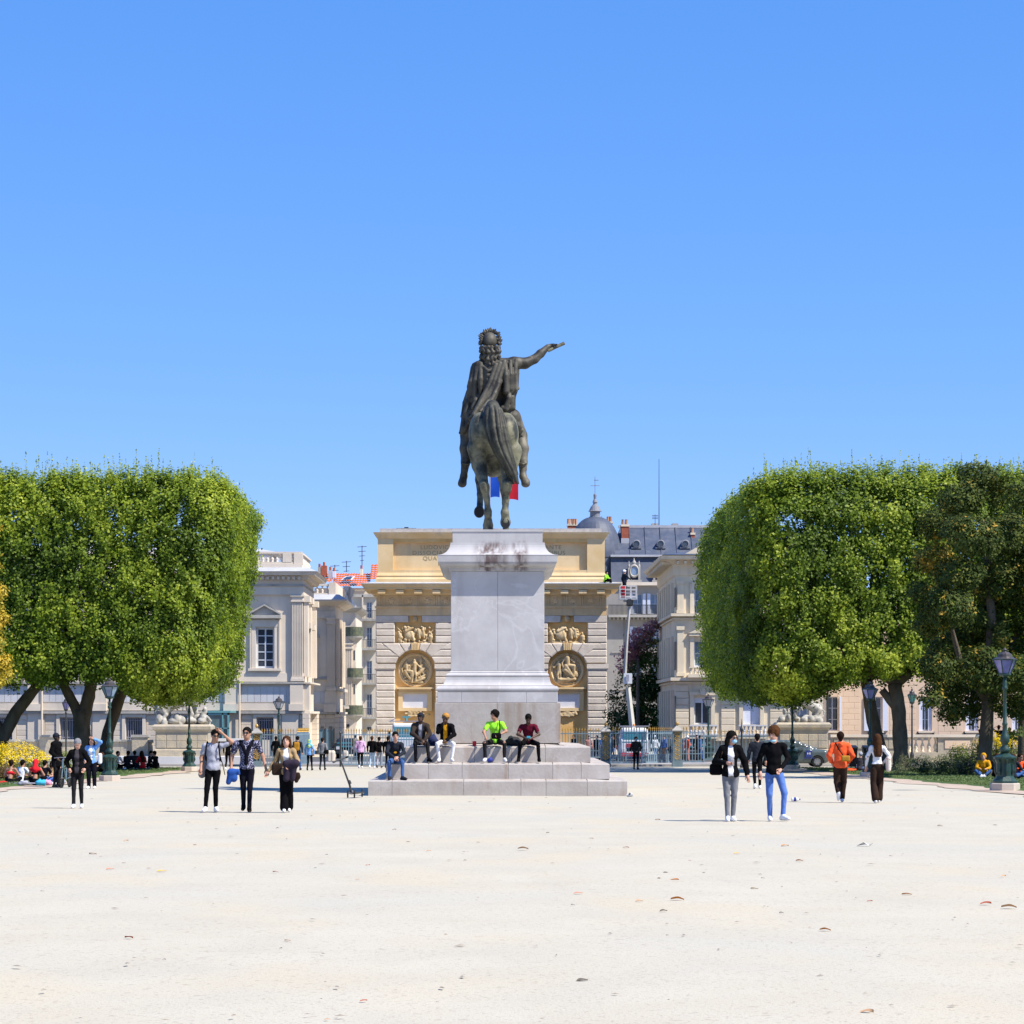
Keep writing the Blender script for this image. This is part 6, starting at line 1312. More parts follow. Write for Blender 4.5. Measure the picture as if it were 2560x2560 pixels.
# bicycle, seen almost end on
bk = thing('bicycle', 'bicycle seen end on beside the man in the black cap', 'bicycle', (X(164, 78), 78, zg(78)), rad(86))
for cx_ in (-.52, .52):
    m = MB(); m.lathe([(.315, -.018), (.335, -.012), (.335, .012), (.315, .018), (.315, -.018)], n=28, M=Matrix.Translation((cx_, 0, .335)) @ Matrix.Rotation(rad(90), 4, 'X')); w_ = m.obj('tyre', M_tyre, bk, world=False)
    m = MB()
    for k in range(14): a = k*math.pi/7; m.tube([(cx_, 0, .335), (cx_+.31*math.cos(a), 0, .335+.31*math.sin(a))], .0022, 3)
    m.tube([(cx_, -.05, .335), (cx_, .05, .335)], .025, 6); m.obj('spokes', M_hub, w_, world=False)
m = MB(); A_, B_, C_, D_ = (.05, 0, .28), (.18, 0, .8), (-.38, 0, .82), (.52, 0, .335); m.tube([A_, B_], .018, 6); m.tube([A_, C_], .02, 6); m.tube([B_, C_], .016, 6); m.tube([A_, D_], .012, 6); m.tube([B_, D_], .012, 6); m.tube([(-.37, 0, .95), (-.40, 0, .72), (-.52, 0, .335)], .018, 6); m.obj('frame', M_bluem, bk, world=False)
m = MB(); m.tube([(-.3, -.3, .98), (-.37, -.08, 1.0), (-.37, .08, 1.0), (-.3, .3, .98)], .014, 6); m.obj('handlebar', M_hub, bk, world=False)
m = MB(); m.tube([(.18, 0, .8), (.2, 0, .92)], .014, 6); m.lathe([(.10, 0), (.11, .03), (.08, .06)], c=(.2, 0, .92), n=10); m.obj('saddle', M_tyre, bk, world=False)
# things lying on the steps and square
def lump(name, label, cat, px, py, d, sz, mt, seed=1, n=9, z=None):
    p = P(px, py, d); z = p.z if z is None else z
    o_loc = Vector((p.x, d, z)); rr = random.Random(seed); f = Field((p.x-sz[0], d-sz[1], z-.02), (p.x+sz[0], d+sz[1], z+sz[2]*1.3), .025)
    f.ell((p.x, d, z+sz[2]*.4), (sz[0]*.7, sz[1]*.7, sz[2]*.42), .03)
    for i in range(n): f.ell((p.x+rr.uniform(-.5, .5)*sz[0], d+rr.uniform(-.5, .5)*sz[1], z+rr.uniform(.15, .75)*sz[2]), [rr.uniform(.18, .35)*k for k in sz], .02)
    o = link(name, f.mesh(name, mt, loc=o_loc)); o.location = o_loc; return tag(o, label, cat)
M_blk = mat('black_bag_cloth', (.010,.016,.018), (.028,.028,.032), rough=.9, scale=10, bump=.3, bscale=40, coords='O')
zs3 = .72
lump('black_bag', 'black bags and jacket heaped between the lime shirt and maroon shirt men', 'bag', 1283, 1866, 68.35, (.34, .25, .30), M_blk, 3, z=zs3)
lump('backpack', 'dark blue backpack lying behind the man in the cap', 'backpack', 1082, 1866, 68.4, (.20, .2, .36), mat('navy_bag_cloth', (.02,.03,.10), (.015,.02,.06), rough=.9, scale=8, coords='O'), 5, z=zs3)
lump('carrier_bag', 'small royal blue bag under the legs of the lime shirt man', 'bag', 1225, 1906, 67.75, (.12, .12, .15), mat('royal_blue', (.02,.035,.25), rough=.6, coords='O'), 7, z=.27)
o = thing('drink_can', 'red drink can on the upper step left of the lime shirt man', 'can', (X(1186, 68.2), 68.2, zs3)); m = MB(); m.lathe([(.05, 0), (.055, .02), (.055, .12), (.045, .14)], n=12); m.obj('can_body', M_red, o, world=False); m = MB(); m.lathe([(.045, .14), (.04, .145)], n=12); m.obj('can_top', M_hub, o, world=False)
o = thing('plastic_bottle', 'small clear and blue plastic bottle lying on the gravel between the walking pairs', 'bottle', (X(1988, 61), 61, zg(61)+.05)); R_ = Matrix.Rotation(rad(90), 4, 'Y')
m = MB(); m.lathe([(.035, -.1), (.05, -.08), (.05, .05), (.02, .1)], n=12, M=R_); m.obj('bottle_body', M_wp, o, world=False); m = MB(); m.lathe([(.051, -.04), (.051, .02)], n=12, M=R_); m.obj('bottle_label', MATS['royal_blue'], o, world=False); m = MB(); m.lathe([(.02, .1), (.02, .13)], n=10, M=R_); m.obj('bottle_cap', MATS['royal_blue'], o, world=False)
o = thing('paper_cup', 'crumpled white cup lying by the right corner of the steps', 'cup', (X(1574, 66.3), 66.3, zg(66.3)+.04)); m = MB(); m.lathe([(.035, -.08), (.055, .08), (.04, .07)], n=10, M=Matrix.Rotation(rad(80), 4, 'Y')); m.obj('cup_body', M_wp, o, world=False); m = MB(); m.lathe([(.02, 0), (.03, .08)], n=6, M=Matrix.Rotation(rad(60), 4, 'X')); m.obj('cup_lid', M_iron, o, world=False)
# fallen leaves and debris
LC = [((.62,.22,.04), 'orange brown'), ((.42,.10,.05), 'red brown'), ((.75,.46,.06), 'yellow'), ((.55,.33,.18), 'pale tan'), ((.13,.11,.08), 'dark grey'), ((.62,.28,.18), 'pinkish')]
LMAT = [mat('dry_leaf_'+n_.replace(' ', '_'), c, tuple(q*.6 for q in c), rough=.7, scale=30, bump=.2, coords='O') for c, n_ in LC]
def leafmesh(seed, mt):
    rr = random.Random(seed); vs = []; fs = []; n = 8; curl = rr.uniform(.5, 1.1); tw = rr.uniform(-.4, .4)
    for i in range(n+1):
        t = i/n; wd = .26*math.sin(math.pi*min(1, t*1.02))**.8+.004; x = t-.5; zc_ = .10*curl*math.sin(t*math.pi)+.12*max(0, t-.7)*curl
        for v in (-1, -.5, 0, .5, 1): vs.append((x, v*wd+tw*.1*t, .02+zc_*1.5+.16*curl*abs(v)**1.6*(1+.3*math.sin(seed+t*5))*(1 if v > 0 else .35)))
    for i in range(n):
        for j in range(4): fs.append((i*5+j, (i+1)*5+j, (i+1)*5+j+1, i*5+j+1))
    b = len(vs); vs += [(-.5, -.008, .02), (-.5, .008, .02), (-.72, 0, .035)]; fs.append((b, b+1, b+2)); m = MB(); m.add(vs, fs); return m.mesh('leaf', mt, True)
LMESH = {}
fallen = [(610, 272, 2, 42), (487, 525, 1, 42), (1372, 762, 1, 36), (1085, 534, 0, 30), (1060, 562, 4, 14), (620, 605, 4, 16), (415, 264, 5, 34), (160, 346, 1, 17), (1388, 248, 5, 22), (1040, 275, 5, 26), (1348, 303, 3, 17), (1682, 510, 0, 15), (1235, 832, 3, 26), (350, 207, 5, 36), (180, 206, 4, 13), (735, 172, 3, 17), (1232, 208, 4, 13), (1540, 160, 4, 18), (1755, 230, 4, 14), (1488, 114, 3, 17), (1048, 108, 4, 14), (1650, 765, 3, 10), (526, 642, 4, 9), (468, 240, 5, 16), (1618, 195, 3, 20), (1805, 162, 3, 15), (475, 157, 3, 22), (1190, 258, 4, 14)]
fallen = [(a*.6625, 2000+b*.6625, c, s*.6625) for a, b, c, s in fallen]
f2 = [(613, 305, 0, 42), (624, 380, 0, 60), (250, 355, 5, 42), (1182, 495, 0, 52), (1125, 483, 3, 14), (1490, 360, 0, 46), (1788, 396, 1, 50), (1875, 410, 3, 70), (1340, 808, 3, 58), (1060, 768, 3, 24), (586, 513, 4, 12), (1085, 233, 0, 34), (670, 230, 1, 12), (430, 182, 5, 28), (848, 204, 2, 30), (42, 188, 3, 52), (1030, 177, 3, 34), (1430, 213, 1, 14), (578, 278, 4, 26), (947, 297, 1, 18), (572, 423, 4, 34), (1017, 429, 4, 22), (1055, 543, 4, 9), (230, 398, 4, 18), (265, 687, 4, 60), (590, 757, 4, 12), (135, 126, 4, 17), (1615, 100, 3, 24), (1855, 291, 3, 26), (550, 77, 0, 24), (480, 385, 3, 34), (915, 338, 2, 34), (1350, 384, 1, 24), (300, 147, 5, 18)]
fallen += [(1280+a*.6625, 2000+b*.6625, c, s*.6625) for a, b, c, s in f2]
LSEEN = set()
for i, (px, py, ci, wpx) in enumerate(fallen):
    g = G(px, py); sz = wpx*g.y/F; k = (ci, i % 5)
    if k not in LMESH: LMESH[k] = leafmesh(i+1, LMAT[ci])
    o = link('fallen_leaf', LMESH[k]); o.location = g+Vector((0, 0, .004)); a = random.Random(i).uniform(-.5, .5)+(math.pi if i % 2 else 0); o.rotation_euler = (0, 0, a)
    o.scale = (sz*.85, sz*.85, sz*.85)
    fx = px/2560; sd_ = ['at the far left', 'left', 'left of centre', 'near the middle', 'right of centre', 'right', 'at the far right'][min(6, int(fx*7))]
    row = 'on the gravel near the walkers' if py < 2075 else ('in the back third of the gravel' if py < 2150 else ('halfway down the gravel square' if py < 2260 else ('in the gravel foreground' if py < 2420 else 'on gravel closest to the bottom edge')))
    lab = '%s%s dry leaf %s, %s' % ('big ' if wpx > 27 else ('small ' if wpx < 11 else ''), LC[ci][1], sd_, row)
    if lab in LSEEN: lab = lab.replace(' dry leaf', ' curled leaf')
    if lab in LSEEN: lab = lab.replace(' curled leaf', ' twisted leaf')
    LSEEN.add(lab); tag(o, lab, 'leaf', 'dry leaves scattered on the gravel')
o = thing('paper_scrap', 'small white scrap of paper on the gravel at the right', 'paper', G(1280+1330*.6625, 2000+176*.6625)); m = MB(); m.add([(-.12, 0, .01), (-.02, -.05, .07), (.02, .05, .03), (-.08, .06, .02), (.05, -.03, .02), (.13, 0, .06), (.1, .06, .01)], [(0, 1, 2, 3), (1, 4, 5, 6), (1, 6, 2)]); m.obj('scrap', M_wp, o, world=False)
# tiny twigs and pebbles: one object
rg = np.random.default_rng(5); m = MB()
for i in range(260):
    y = 12+60*rg.random()**1.4; x = rg.uniform(-.24, .24)*y; z = zg(y)+.016; s = rg.uniform(.004, .012)*(1+y/40)
    a = rg.uniform(0, 6.28); e = rg.uniform(1, 3.5); c, q_ = math.cos(a)*s*e, math.sin(a)*s*e
    m.add([(x-c, y-q_, z), (x+q_*.4, y-c*.4, z), (x+c, y+q_, z), (x-q_*.4, y+c*.4, z), (x, y, z+s*.5)], [(0, 1, 4), (1, 2, 4), (2, 3, 4), (3, 0, 4)])
tag(m.obj('twig_debris', mat('grey_brown_debris', (.20,.16,.12), (.30,.27,.22), rough=.9, scale=3, bump=0)), 'tiny twigs and leaf crumbs strewn over the pale gravel', 'debris', kind='stuff')
# ================================================================ trees
M_bark = mat('bark', (.075,.060,.045), (.13,.11,.085), rough=.95, scale=3, bump=.8, bscale=14, stretch=(1, 1, .4), spec=.1)
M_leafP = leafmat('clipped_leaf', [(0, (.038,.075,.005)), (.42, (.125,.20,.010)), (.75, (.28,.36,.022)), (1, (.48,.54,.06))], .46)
M_leafM = leafmat('magnolia_leaf', [(0, (.020,.040,.005)), (.5, (.055,.085,.009)), (.85, (.17,.17,.018)), (1, (.40,.25,.03))], .25, .75)
M_leafY = leafmat('autumn_leaf', [(0, (.14,.15,.02)), (.5, (.48,.38,.035)), (1, (.60,.34,.03))], .3)
def vnoise(p, seed, sc):
    r = np.random.default_rng(seed); k = r.normal(0, 1, (9, 3)); k /= np.linalg.norm(k, axis=1)[:, None]; ph = r.uniform(0, 6.28, 9); fr = sc*r.uniform(.6, 1.7, 9)
    return np.sin((p @ k.T)*fr+ph).sum(1)/3.6
def rbox_sd(p, c, b, r):
    q = np.abs(p-c)-b+r; return np.linalg.norm(np.maximum(q, 0), axis=1)+np.minimum(q.max(1), 0)-r
def limb(m, pts, r, n=9): 
    P_ = []; rs = []
    for i in range(len(pts)-1):
        for k in range(4):
            t = k/4; a, b = Vector(pts[i]), Vector(pts[i+1]); P_.append(a.lerp(b, t)); rs.append((r[i]+(r[i+1]-r[i])*t)*random.uniform(.93, 1.07))
    P_.append(Vector(pts[-1])); rs.append(r[-1]); m.tube(P_, rs, n)
def clipped_block(trees, c, b, r, shear, nshell, seed, nshoot=260, xvis=(-999, 999)):
    """one block of clipped crowns shared out between its trees by the nearest trunk"""
    rg = np.random.default_rng(seed); c = np.array(c); b = np.array(b); T = []
    side = 1 if c[0] < 0 else -1; quota = {'front': .46, 'side': .22, 'top': .10, 'bottom': .07, 'inner': .17}
    for part, fr in quota.items():
        got = 0; want = int(nshell*fr)
        while got < want:
            n = want*4; u = rg.uniform(-1, 1, (n, 3)); p = c+u*(b+.3)
            if part == 'front': p[:, 1] = c[1]-b[1]-.3+rg.uniform(0, 1, n)*2.2
            if part == 'side': p[:, 0] = c[0]+side*(b[0]+.3-rg.uniform(0, 1, n)*1.6)
            if part == 'top': p[:, 2] = c[2]+b[2]+.3-rg.uniform(0, 1, n)*1.5; p[:, 1] = c[1]-b[1]+(p[:, 1]-c[1]+b[1])*.6
            if part == 'bottom': p[:, 2] = c[2]-b[2]-.3+rg.uniform(0, 1, n)*1.2; p[:, 1] = c[1]-b[1]+(p[:, 1]-c[1]+b[1])*.5
            if part == 'side': p[:, 0] += shear*(p[:, 2]-c[2])
            q = p.copy(); q[:, 0] -= shear*(p[:, 2]-c[2])
            sd = rbox_sd(q, c, b, r)+.10*vnoise(p, seed, .9)+.20*vnoise(p, seed+1, 4.5)
            if part == 'inner': keep = (sd < -1.1) & (sd > -4.5) & (p[:, 1] < c[1]+2)
            else: keep = (sd < .05) & (sd > -1.7) & (rg.uniform(0, 1, n) < np.exp(-((sd+.15)/.6)**2)+.10) & (vnoise(p, seed+2, 4.6) > -.50)
            lift = 1.0*np.clip((np.abs(p[:, 0])-(16.6 if side > 0 else 15.2))/1.2, 0, 1); keep &= p[:, 2] > c[2]-b[2]+lift+.25*vnoise(p, seed+7, 2.0)
            p = p[keep][:want-got]; got += len(p); T.append(p)
    tw = np.concatenate(T); k = 20
    e = 1e-2*np.eye(3); q = tw.copy(); q[:, 0] -= shear*(tw[:, 2]-c[2]); s0 = rbox_sd(q, c, b, r)
    g = np.stack([rbox_sd(q+e[i], c, b, r)-s0 for i in range(3)], 1)/.01
    ofs = rg.normal(0, 1, (len(tw), k, 3))*np.array([.12, .12, .20]); pts = (tw[:, None, :]+ofs).reshape(-1, 3); nr = np.repeat(g*1.5, k, 0)+np.array([0, 0, .5])
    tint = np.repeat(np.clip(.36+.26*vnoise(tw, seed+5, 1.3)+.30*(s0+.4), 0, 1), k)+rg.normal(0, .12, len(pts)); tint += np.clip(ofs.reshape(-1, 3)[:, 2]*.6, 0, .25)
    sp = []; 
    for i in range(nshoot):
        x, y = c[0]+rg.uniform(-1, 1)*(b[0]-.8), c[1]-b[1]*1.0+rg.uniform(0, 1)**1.5*b[1]*1.8; h = rg.uniform(.3, .85)*(1.6 if rg.uniform() < .2 else 1)
        dx = min(b[0]-abs(x-c[0]), b[1]-abs(y-c[1])); zt_ = c[2]+b[2]-max(0, r*.9-dx)**2/(2.0*r)-.05
        for t in np.arange(0, h, .055): sp.append((x+rg.normal(0, .04)*(1.15-t/h)+shear*(zt_-c[2]), y+rg.normal(0, .04), zt_+t))
    sp = np.array(sp); pts = np.concatenate([pts, sp]); nr = np.concatenate([nr, rg.normal(0, 1, sp.shape)]); tint = np.concatenate([np.clip(tint, 0, 1), rg.uniform(.6, 1, len(sp))])
    size = rg.uniform(.10, .20, len(pts)); size[-len(sp):] *= .62
    base = np.array([[t['b'][0], t['b'][1]] for t in trees]); near = np.argmin(((pts[:, None, :2]-base[None])**2).sum(2), 1)
    for i, t in enumerate(trees):
        o = thing('clipped_tree', t['label'], 'tree', t['b'], group='box clipped plane trees'); m = MB()
        for pts_, r_ in t['limbs']: limb(m, pts_, r_)
        m.obj('trunk', M_bark, o, smooth=True); s_ = near == i
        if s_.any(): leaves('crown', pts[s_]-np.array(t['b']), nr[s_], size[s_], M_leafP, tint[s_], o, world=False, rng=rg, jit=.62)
def q3(px, py, d): return tuple(P(px, py, d))
gl = lambda px, d: (X(px, d), d, zg(d)-.05)
def fan(px, py, d, n, seed, up=5.5, spread=4.5, r0=.26):
    rr = random.Random(seed); a = Vector(q3(px, py, d)); out = []
    for i in range(n):
        t = (i/(n-1)-.5)*2; e = a+Vector((t*spread+rr.uniform(-.6, .6), rr.uniform(.5, 5.5), up*rr.uniform(.7, 1.0))); mid = a.lerp(e, .45)+Vector((t*.5, 0, .3)); out.append(([tuple(a), tuple(mid), tuple(e)], [r0, r0*.6, .04]))
        for k in range(3): s = mid.lerp(e, rr.uniform(.1, .7)); out.append(([tuple(s), tuple(s+Vector((rr.uniform(-1.4, 1.4), rr.uniform(-1, 1), rr.uniform(.8, 2.2))))], [.07, .02]))
    return out
LT = [dict(b=gl(206, 115), label='box clipped tree with forked trunk behind the grey haired woman', limbs=[([gl(206, 115), q3(206, 1850, 115), q3(204, 1775, 115)], [.48, .40, .42]), ([q3(200, 1790, 115), q3(176, 1745, 115), q3(155, 1705, 115)], [.30, .24, .22]), ([q3(208, 1795, 115), q3(222, 1740, 115), q3(232, 1690, 115)], [.34, .30, .26])]+fan(155, 1705, 115, 3, 1)+fan(232, 1690, 115, 4, 2)),
      dict(b=gl(262, 120), label='box clipped tree with leaning trunk behind the clear street lamp', limbs=[([gl(258, 120), q3(270, 1830, 120), q3(298, 1745, 120), q3(318, 1700, 120)], [.36, .30, .28, .24])]+fan(318, 1700, 120, 5, 3)),
      dict(b=gl(-12, 115), label='box clipped tree leaning in from the left edge', limbs=[([gl(-18, 115), q3(4, 1850, 115), q3(40, 1780, 115), q3(95, 1712, 115)], [.36, .32, .29, .25]), ([q3(4, 1840, 115), q3(-60, 1700, 115)], [.26, .2])]+fan(95, 1712, 115, 3, 4)+fan(-60, 1700, 115, 3, 5))]
clipped_block(LT, (-21.8, 119.6, 7.65), (8.95, 8.6, 5.25), 1.9, .17, 16500, 21, 620)
RT = [dict(b=gl(2203, 116), label='box clipped tree with leaning trunk behind the purple lantern lamp', limbs=[([gl(2208, 116), q3(2198, 1870, 116), q3(2178, 1780, 116), q3(2166, 1700, 116)], [.38, .33, .31, .30])]+fan(2166, 1700, 116, 6, 6, spread=5)),
      dict(b=gl(2250, 114), label='box clipped tree with thick straight trunk right of the curly haired woman', limbs=[([gl(2252, 114), q3(2252, 1880, 114), q3(2247, 1780, 114), q3(2236, 1710, 114)], [.46, .36, .33, .34]), ([q3(2247, 1780, 114), q3(2205, 1725, 114)], [.2, .18])]+fan(2240, 1710, 114, 5, 7, spread=5.5))]
clipped_block(RT, (21.35, 125.6, 7.8), (9.6, 13.4, 5.4), 2.3, -.03, 17500, 33, 760)
def blobtree(name, label, base, limbs, blobs, mt, n_per, size, seed, tintf, group=None, cat='tree', dens=1.0, flat=.75, k=10, sp=.11, barkm=None):
    rg = np.random.default_rng(seed); P_ = []; N_ = []; Ti = []
    for (bx_, by_, bz_, rx, ry, rz) in blobs:
        n = max(4, int(n_per*(rx*rz)**.9)); v = rg.normal(0, 1, (n, 3)); v /= np.linalg.norm(v, axis=1)[:, None]; rr_ = rg.uniform(.55, 1.06, n)**.5
        c = np.array([bx_, by_, bz_]); tw = c+v*rr_[:, None]*np.array([rx, ry, rz]); tw += .18*np.stack([vnoise(tw, seed+j, 2.2) for j in range(3)], 1)*min(rx, 1)
        tw = tw[vnoise(tw, seed+9, 2.0) > -.7]; v = (tw-c)
        ofs = rg.normal(0, 1, (len(tw), k, 3))*np.array([sp, sp, sp*flat]); P_.append((tw[:, None]+ofs).reshape(-1, 3)); N_.append(np.repeat(v/(np.linalg.norm(v, axis=1)[:, None]+1e-6), k, 0)+np.array([0, 0, .5])); Ti.append(np.repeat(tintf(tw, rg), k))
    P_ = np.concatenate(P_); N_ = np.concatenate(N_); Ti = np.clip(np.concatenate(Ti)+rg.normal(0, .1, len(P_)), 0, 1)
    o = thing(name, label, cat, base, group=group)
    if limbs:
        m = MB()
        for p, r_ in limbs: limb(m, p, r_)
        m.obj('trunk', barkm or M_bark, o, smooth=True)
    leaves('crown' if limbs else 'foliage', P_-np.array(base), N_, rg.uniform(size*.7, size*1.3, len(P_)), mt, Ti, o, world=False, rng=rg, asp=.5)
    return o
rg = random.Random(9); d = 98; blobs = []
def bl(px, py, dd, rpx, rz=None, ry=None): r_ = rpx*dd/F; blobs.append((X(px, dd), dd, Z(py, dd), r_, ry or r_*1.0, (rz or rpx*.7)*dd/F))
for px, py, r_ in ((2450, 1190, 62), (2400, 1250, 60), (2530, 1230, 70), (2350, 1310, 55), (2430, 1340, 75), (2520, 1350, 80), (2340, 1400, 58), (2400, 1440, 70), (2490, 1460, 80), (2570, 1470, 80), (2370, 1520, 70), (2330, 1560, 50), (2450, 1560, 80), (2540, 1590, 80), (2390, 1630, 75), (2470, 1670, 80), (2550, 1690, 75), (2340, 1660, 50), (2360, 1720, 55), (2430, 1740, 60), (2500, 1750, 60), (2600, 1300, 90), (2640, 1420, 90), (2650, 1600, 90), (2325, 1740, 34), (2380, 1785, 40), (2440, 1790, 36), (2300, 1480, 36), (2555, 1770, 40), (2535, 1830, 22)):
    bl(px, py, d+rg.uniform(-2.5, 2.5), r_*.92)
gbase = gl(2462, 98)
blobtree('magnolia_tree', 'dark glossy evergreen with yellowing leaves at the right edge', gbase, [([gbase, q3(2463, 1880, 98), q3(2470, 1760, 98), q3(2480, 1550, 98), q3(2460, 1300, 98)], [.36, .28, .26, .2, .1]), ([q3(2470, 1760, 98), q3(2400, 1650, 98), q3(2360, 1500, 97)], [.18, .12, .05]), ([q3(2475, 1700, 98), q3(2560, 1560, 99), q3(2600, 1400, 99)], [.18, .12, .05]), ([(X(2555, 99), 99, zg(99)), q3(2560, 1700, 99)], [.22, .16])],
         blobs, M_leafM, 330, .16, 41, lambda t, r: np.clip(.42+.55*np.maximum(0, vnoise(t, 77, .9)-.5)+.2*r.uniform(-1, 1, len(t)), 0, 1)+(r.uniform(0, 1, len(t)) < .06)*.45, k=11, sp=.13)
blobs = []; d = 95
for px, py, r_ in ((-34, 1330, 34), (-40, 1420, 40), (-22, 1480, 34), (-14, 1540, 38), (-32, 1600, 42), (-12, 1660, 30), (-40, 1680, 50), (-60, 1500, 60), (-12, 1700, 24), (-70, 1620, 60), (-60, 1380, 50)): bl(px, py, d+rg.uniform(-1.5, 1.5), r_)
gb = gl(-90, 95)
blobtree('magnolia_tree', 'tree with orange yellow leaves poking in at the left edge', gb, [([gb, q3(-88, 1700, 95), q3(-70, 1400, 95)], [.3, .22, .08]), ([q3(-88, 1720, 95), q3(-20, 1600, 95)], [.12, .04])], blobs, M_leafY, 330, .15, 43, lambda t, r: np.clip(.45+.3*vnoise(t, 3, 1.4), 0, 1), k=10, sp=.12)
# bushes beyond the railing, right of the arch
blobs = []; d = 180
for px, py, r_ in ((1560, 1790, 40), (1600, 1800, 44), (1630, 1790, 40), (1545, 1740, 26), (1575, 1720, 36), (1615, 1720, 44), (1640, 1720, 34), (1580, 1670, 28), (1625, 1660, 40), (1640, 1620, 30), (1600, 1640, 28), (1555, 1830, 40), (1610, 1840, 50), (1640, 1850, 40)): bl(px, py, d, r_*.9, r_*.8)
gb = (X(1605, 180), 180, ZS)
blobtree('evergreen_tree', 'dark evergreen tree between the arch and the cream mansion', gb, [([gb, q3(1605, 1700, 180)], [.3, .15])], blobs, leafmat('evergreen_leaf', [(0, (.02,.045,.008)), (.6, (.07,.14,.02)), (1, (.20,.32,.04))], .2), 95, .26, 51, lambda t, r: np.clip(.3+.3*vnoise(t, 5, 1.0)+.40*(t[:, 2] > 4.2), 0, 1), k=11, sp=.22)
blobs = []
for px, py, r_ in ((1575, 1630, 26), (1600, 1590, 30), (1628, 1570, 26), (1560, 1650, 18), (1555, 1672, 14), (1610, 1610, 26), (1590, 1612, 24), (1640, 1560, 16)): bl(px, py, d-1.5, r_*.9, r_*.7)
gb = (X(1595, 178.5), 178.5, ZS)
blobtree('blossom_tree', 'pink purple blossoming tree above the dark evergreen', gb, [([gb, q3(1595, 1640, 178.5)], [.2, .1])], blobs, leafmat('blossom', [(0, (.12,.13,.04)), (.5, (.42,.15,.21)), (1, (.55,.26,.33))], .3), 100, .22, 53, lambda t, r: np.clip(.35+.35*vnoise(t, 8, 1.2), 0, 1), k=10, sp=.18)
# ---------------------------------------------------------------- shrubs and flower beds
M_bush = leafmat('bush_leaf', [(0, (.020,.038,.010)), (.6, (.05,.085,.02)), (1, (.11,.16,.045))], .25)
M_sage = leafmat('sage_leaf', [(0, (.05,.065,.03)), (.6, (.12,.15,.065)), (1, (.26,.27,.15))], .25)
M_yel = leafmat('yellow_flower', [(0, (.06,.10,.015)), (.30, (.16,.20,.02)), (.34, (.72,.52,.008)), (1, (.85,.66,.02))], .3)
def shrub(label, cells, mt, seed, size=.08, n=300, tf=None, name='shrub', k=9, sp=.07, cat='shrub', group=None, stuff=False):
    bs = []
    for px, pyt, pyb, dd, rpx in cells: zt_, zb_ = Z(pyt, dd), zg(dd)+.05; bs.append((X(px, dd), dd, (zt_+zb_)/2, rpx*dd/F, rpx*dd/F*.9, (zt_-zb_)/2))
    c = cells[0]; o = blobtree(name, label, (X(c[0], c[3]), c[3], zg(c[3])), None, bs, mt, n, size, seed, tf or (lambda t, r: np.clip(.5+.3*vnoise(t, seed, 2.0), 0, 1)), group, cat, k=k, sp=sp); return o
top_y = lambda z0: (lambda t, r: np.where((t[:, 2] > z0+.15*vnoise(t, 4, 1.5)) & (r.uniform(0, 1, len(t)) < .92), .7, .12))
shrub('mound of bright yellow flowers behind the picnickers at the left edge', [(0, 1862, 0, 90, 40), (35, 1860, 0, 91, 40), (70, 1868, 0, 91, 40), (100, 1880, 0, 92, 32), (-40, 1858, 0, 91, 50), (118, 1890, 0, 92, 18)], M_yel, 61, .075, 620, top_y(-.22), 'flowering_shrub', k=9, sp=.08, cat='flower bed')
shrub('reddish and green low plants in front of the left yellow flowers', [(60, 1905, 0, 88, 26), (30, 1912, 0, 88, 30), (95, 1903, 0, 88.5, 24), (118, 1908, 0, 89, 16), (5, 1910, 0, 88, 24)], leafmat('red_green_leaf', [(0, (.05,.08,.02)), (.5, (.10,.12,.03)), (.8, (.25,.09,.04)), (1, (.30,.06,.04))], .2), 63, .07, 420)
shrub('bright green rounded bush behind the man in the black cap', [(160, 1877, 0, 96, 15), (150, 1885, 0, 96, 12), (170, 1886, 0, 96, 10)], leafmat('lime_leaf', [(0, (.08,.12,.01)), (1, (.26,.34,.03))], .3), 65, .07, 700)
shrub('broad bank of yellow flowers at the right edge', [(2400, 1858, 0, 108, 30), (2440, 1845, 0, 109, 42), (2490, 1838, 0, 109, 46), (2540, 1840, 0, 109, 46), (2590, 1838, 0, 109, 46), (2640, 1842, 0, 109, 46)], M_yel, 67, .085, 560, top_y(.18), 'flowering_shrub', k=9, sp=.09, cat='flower bed')
for i, (px, pt, dd, r_, lab, mt) in enumerate(((2270, 1892, 110, 26, 'low sage green shrub beside the thick right trunk', M_sage), (2310, 1886, 108, 28, 'sage green shrub below the balustrade', M_sage), (2350, 1884, 106, 28, 'grey green shrub left of the yellow flower bank', M_sage), (2300, 1902, 101, 30, 'front low shrub with brownish tips on the right lawn', M_bush), (2352, 1898, 100, 30, 'front green shrub in the middle of the right lawn', M_bush), (2400, 1888, 101, 34, 'grey green shrub under the yellow flower bank', M_sage), (2245, 1908, 103, 14, 'smallest shrub at the foot of the thick right trunk', M_sage))):
    shrub(lab, [(px, pt, 0, dd, r_), (px+r_*.5, pt+6, 0, dd, r_*.6)], mt, 70+i, .075, 380)
shrub('dark dense bush behind the seated people at the right lamp', [(2430, 1885, 0, 101, 34), (2480, 1880, 0, 102, 40), (2530, 1880, 0, 102, 40), (2580, 1880, 0, 102, 40), (2410, 1900, 0, 99.5, 22)], leafmat('dark_bush_leaf', [(0, (.010,.016,.007)), (1, (.035,.05,.02))], .15), 81, .09, 300)
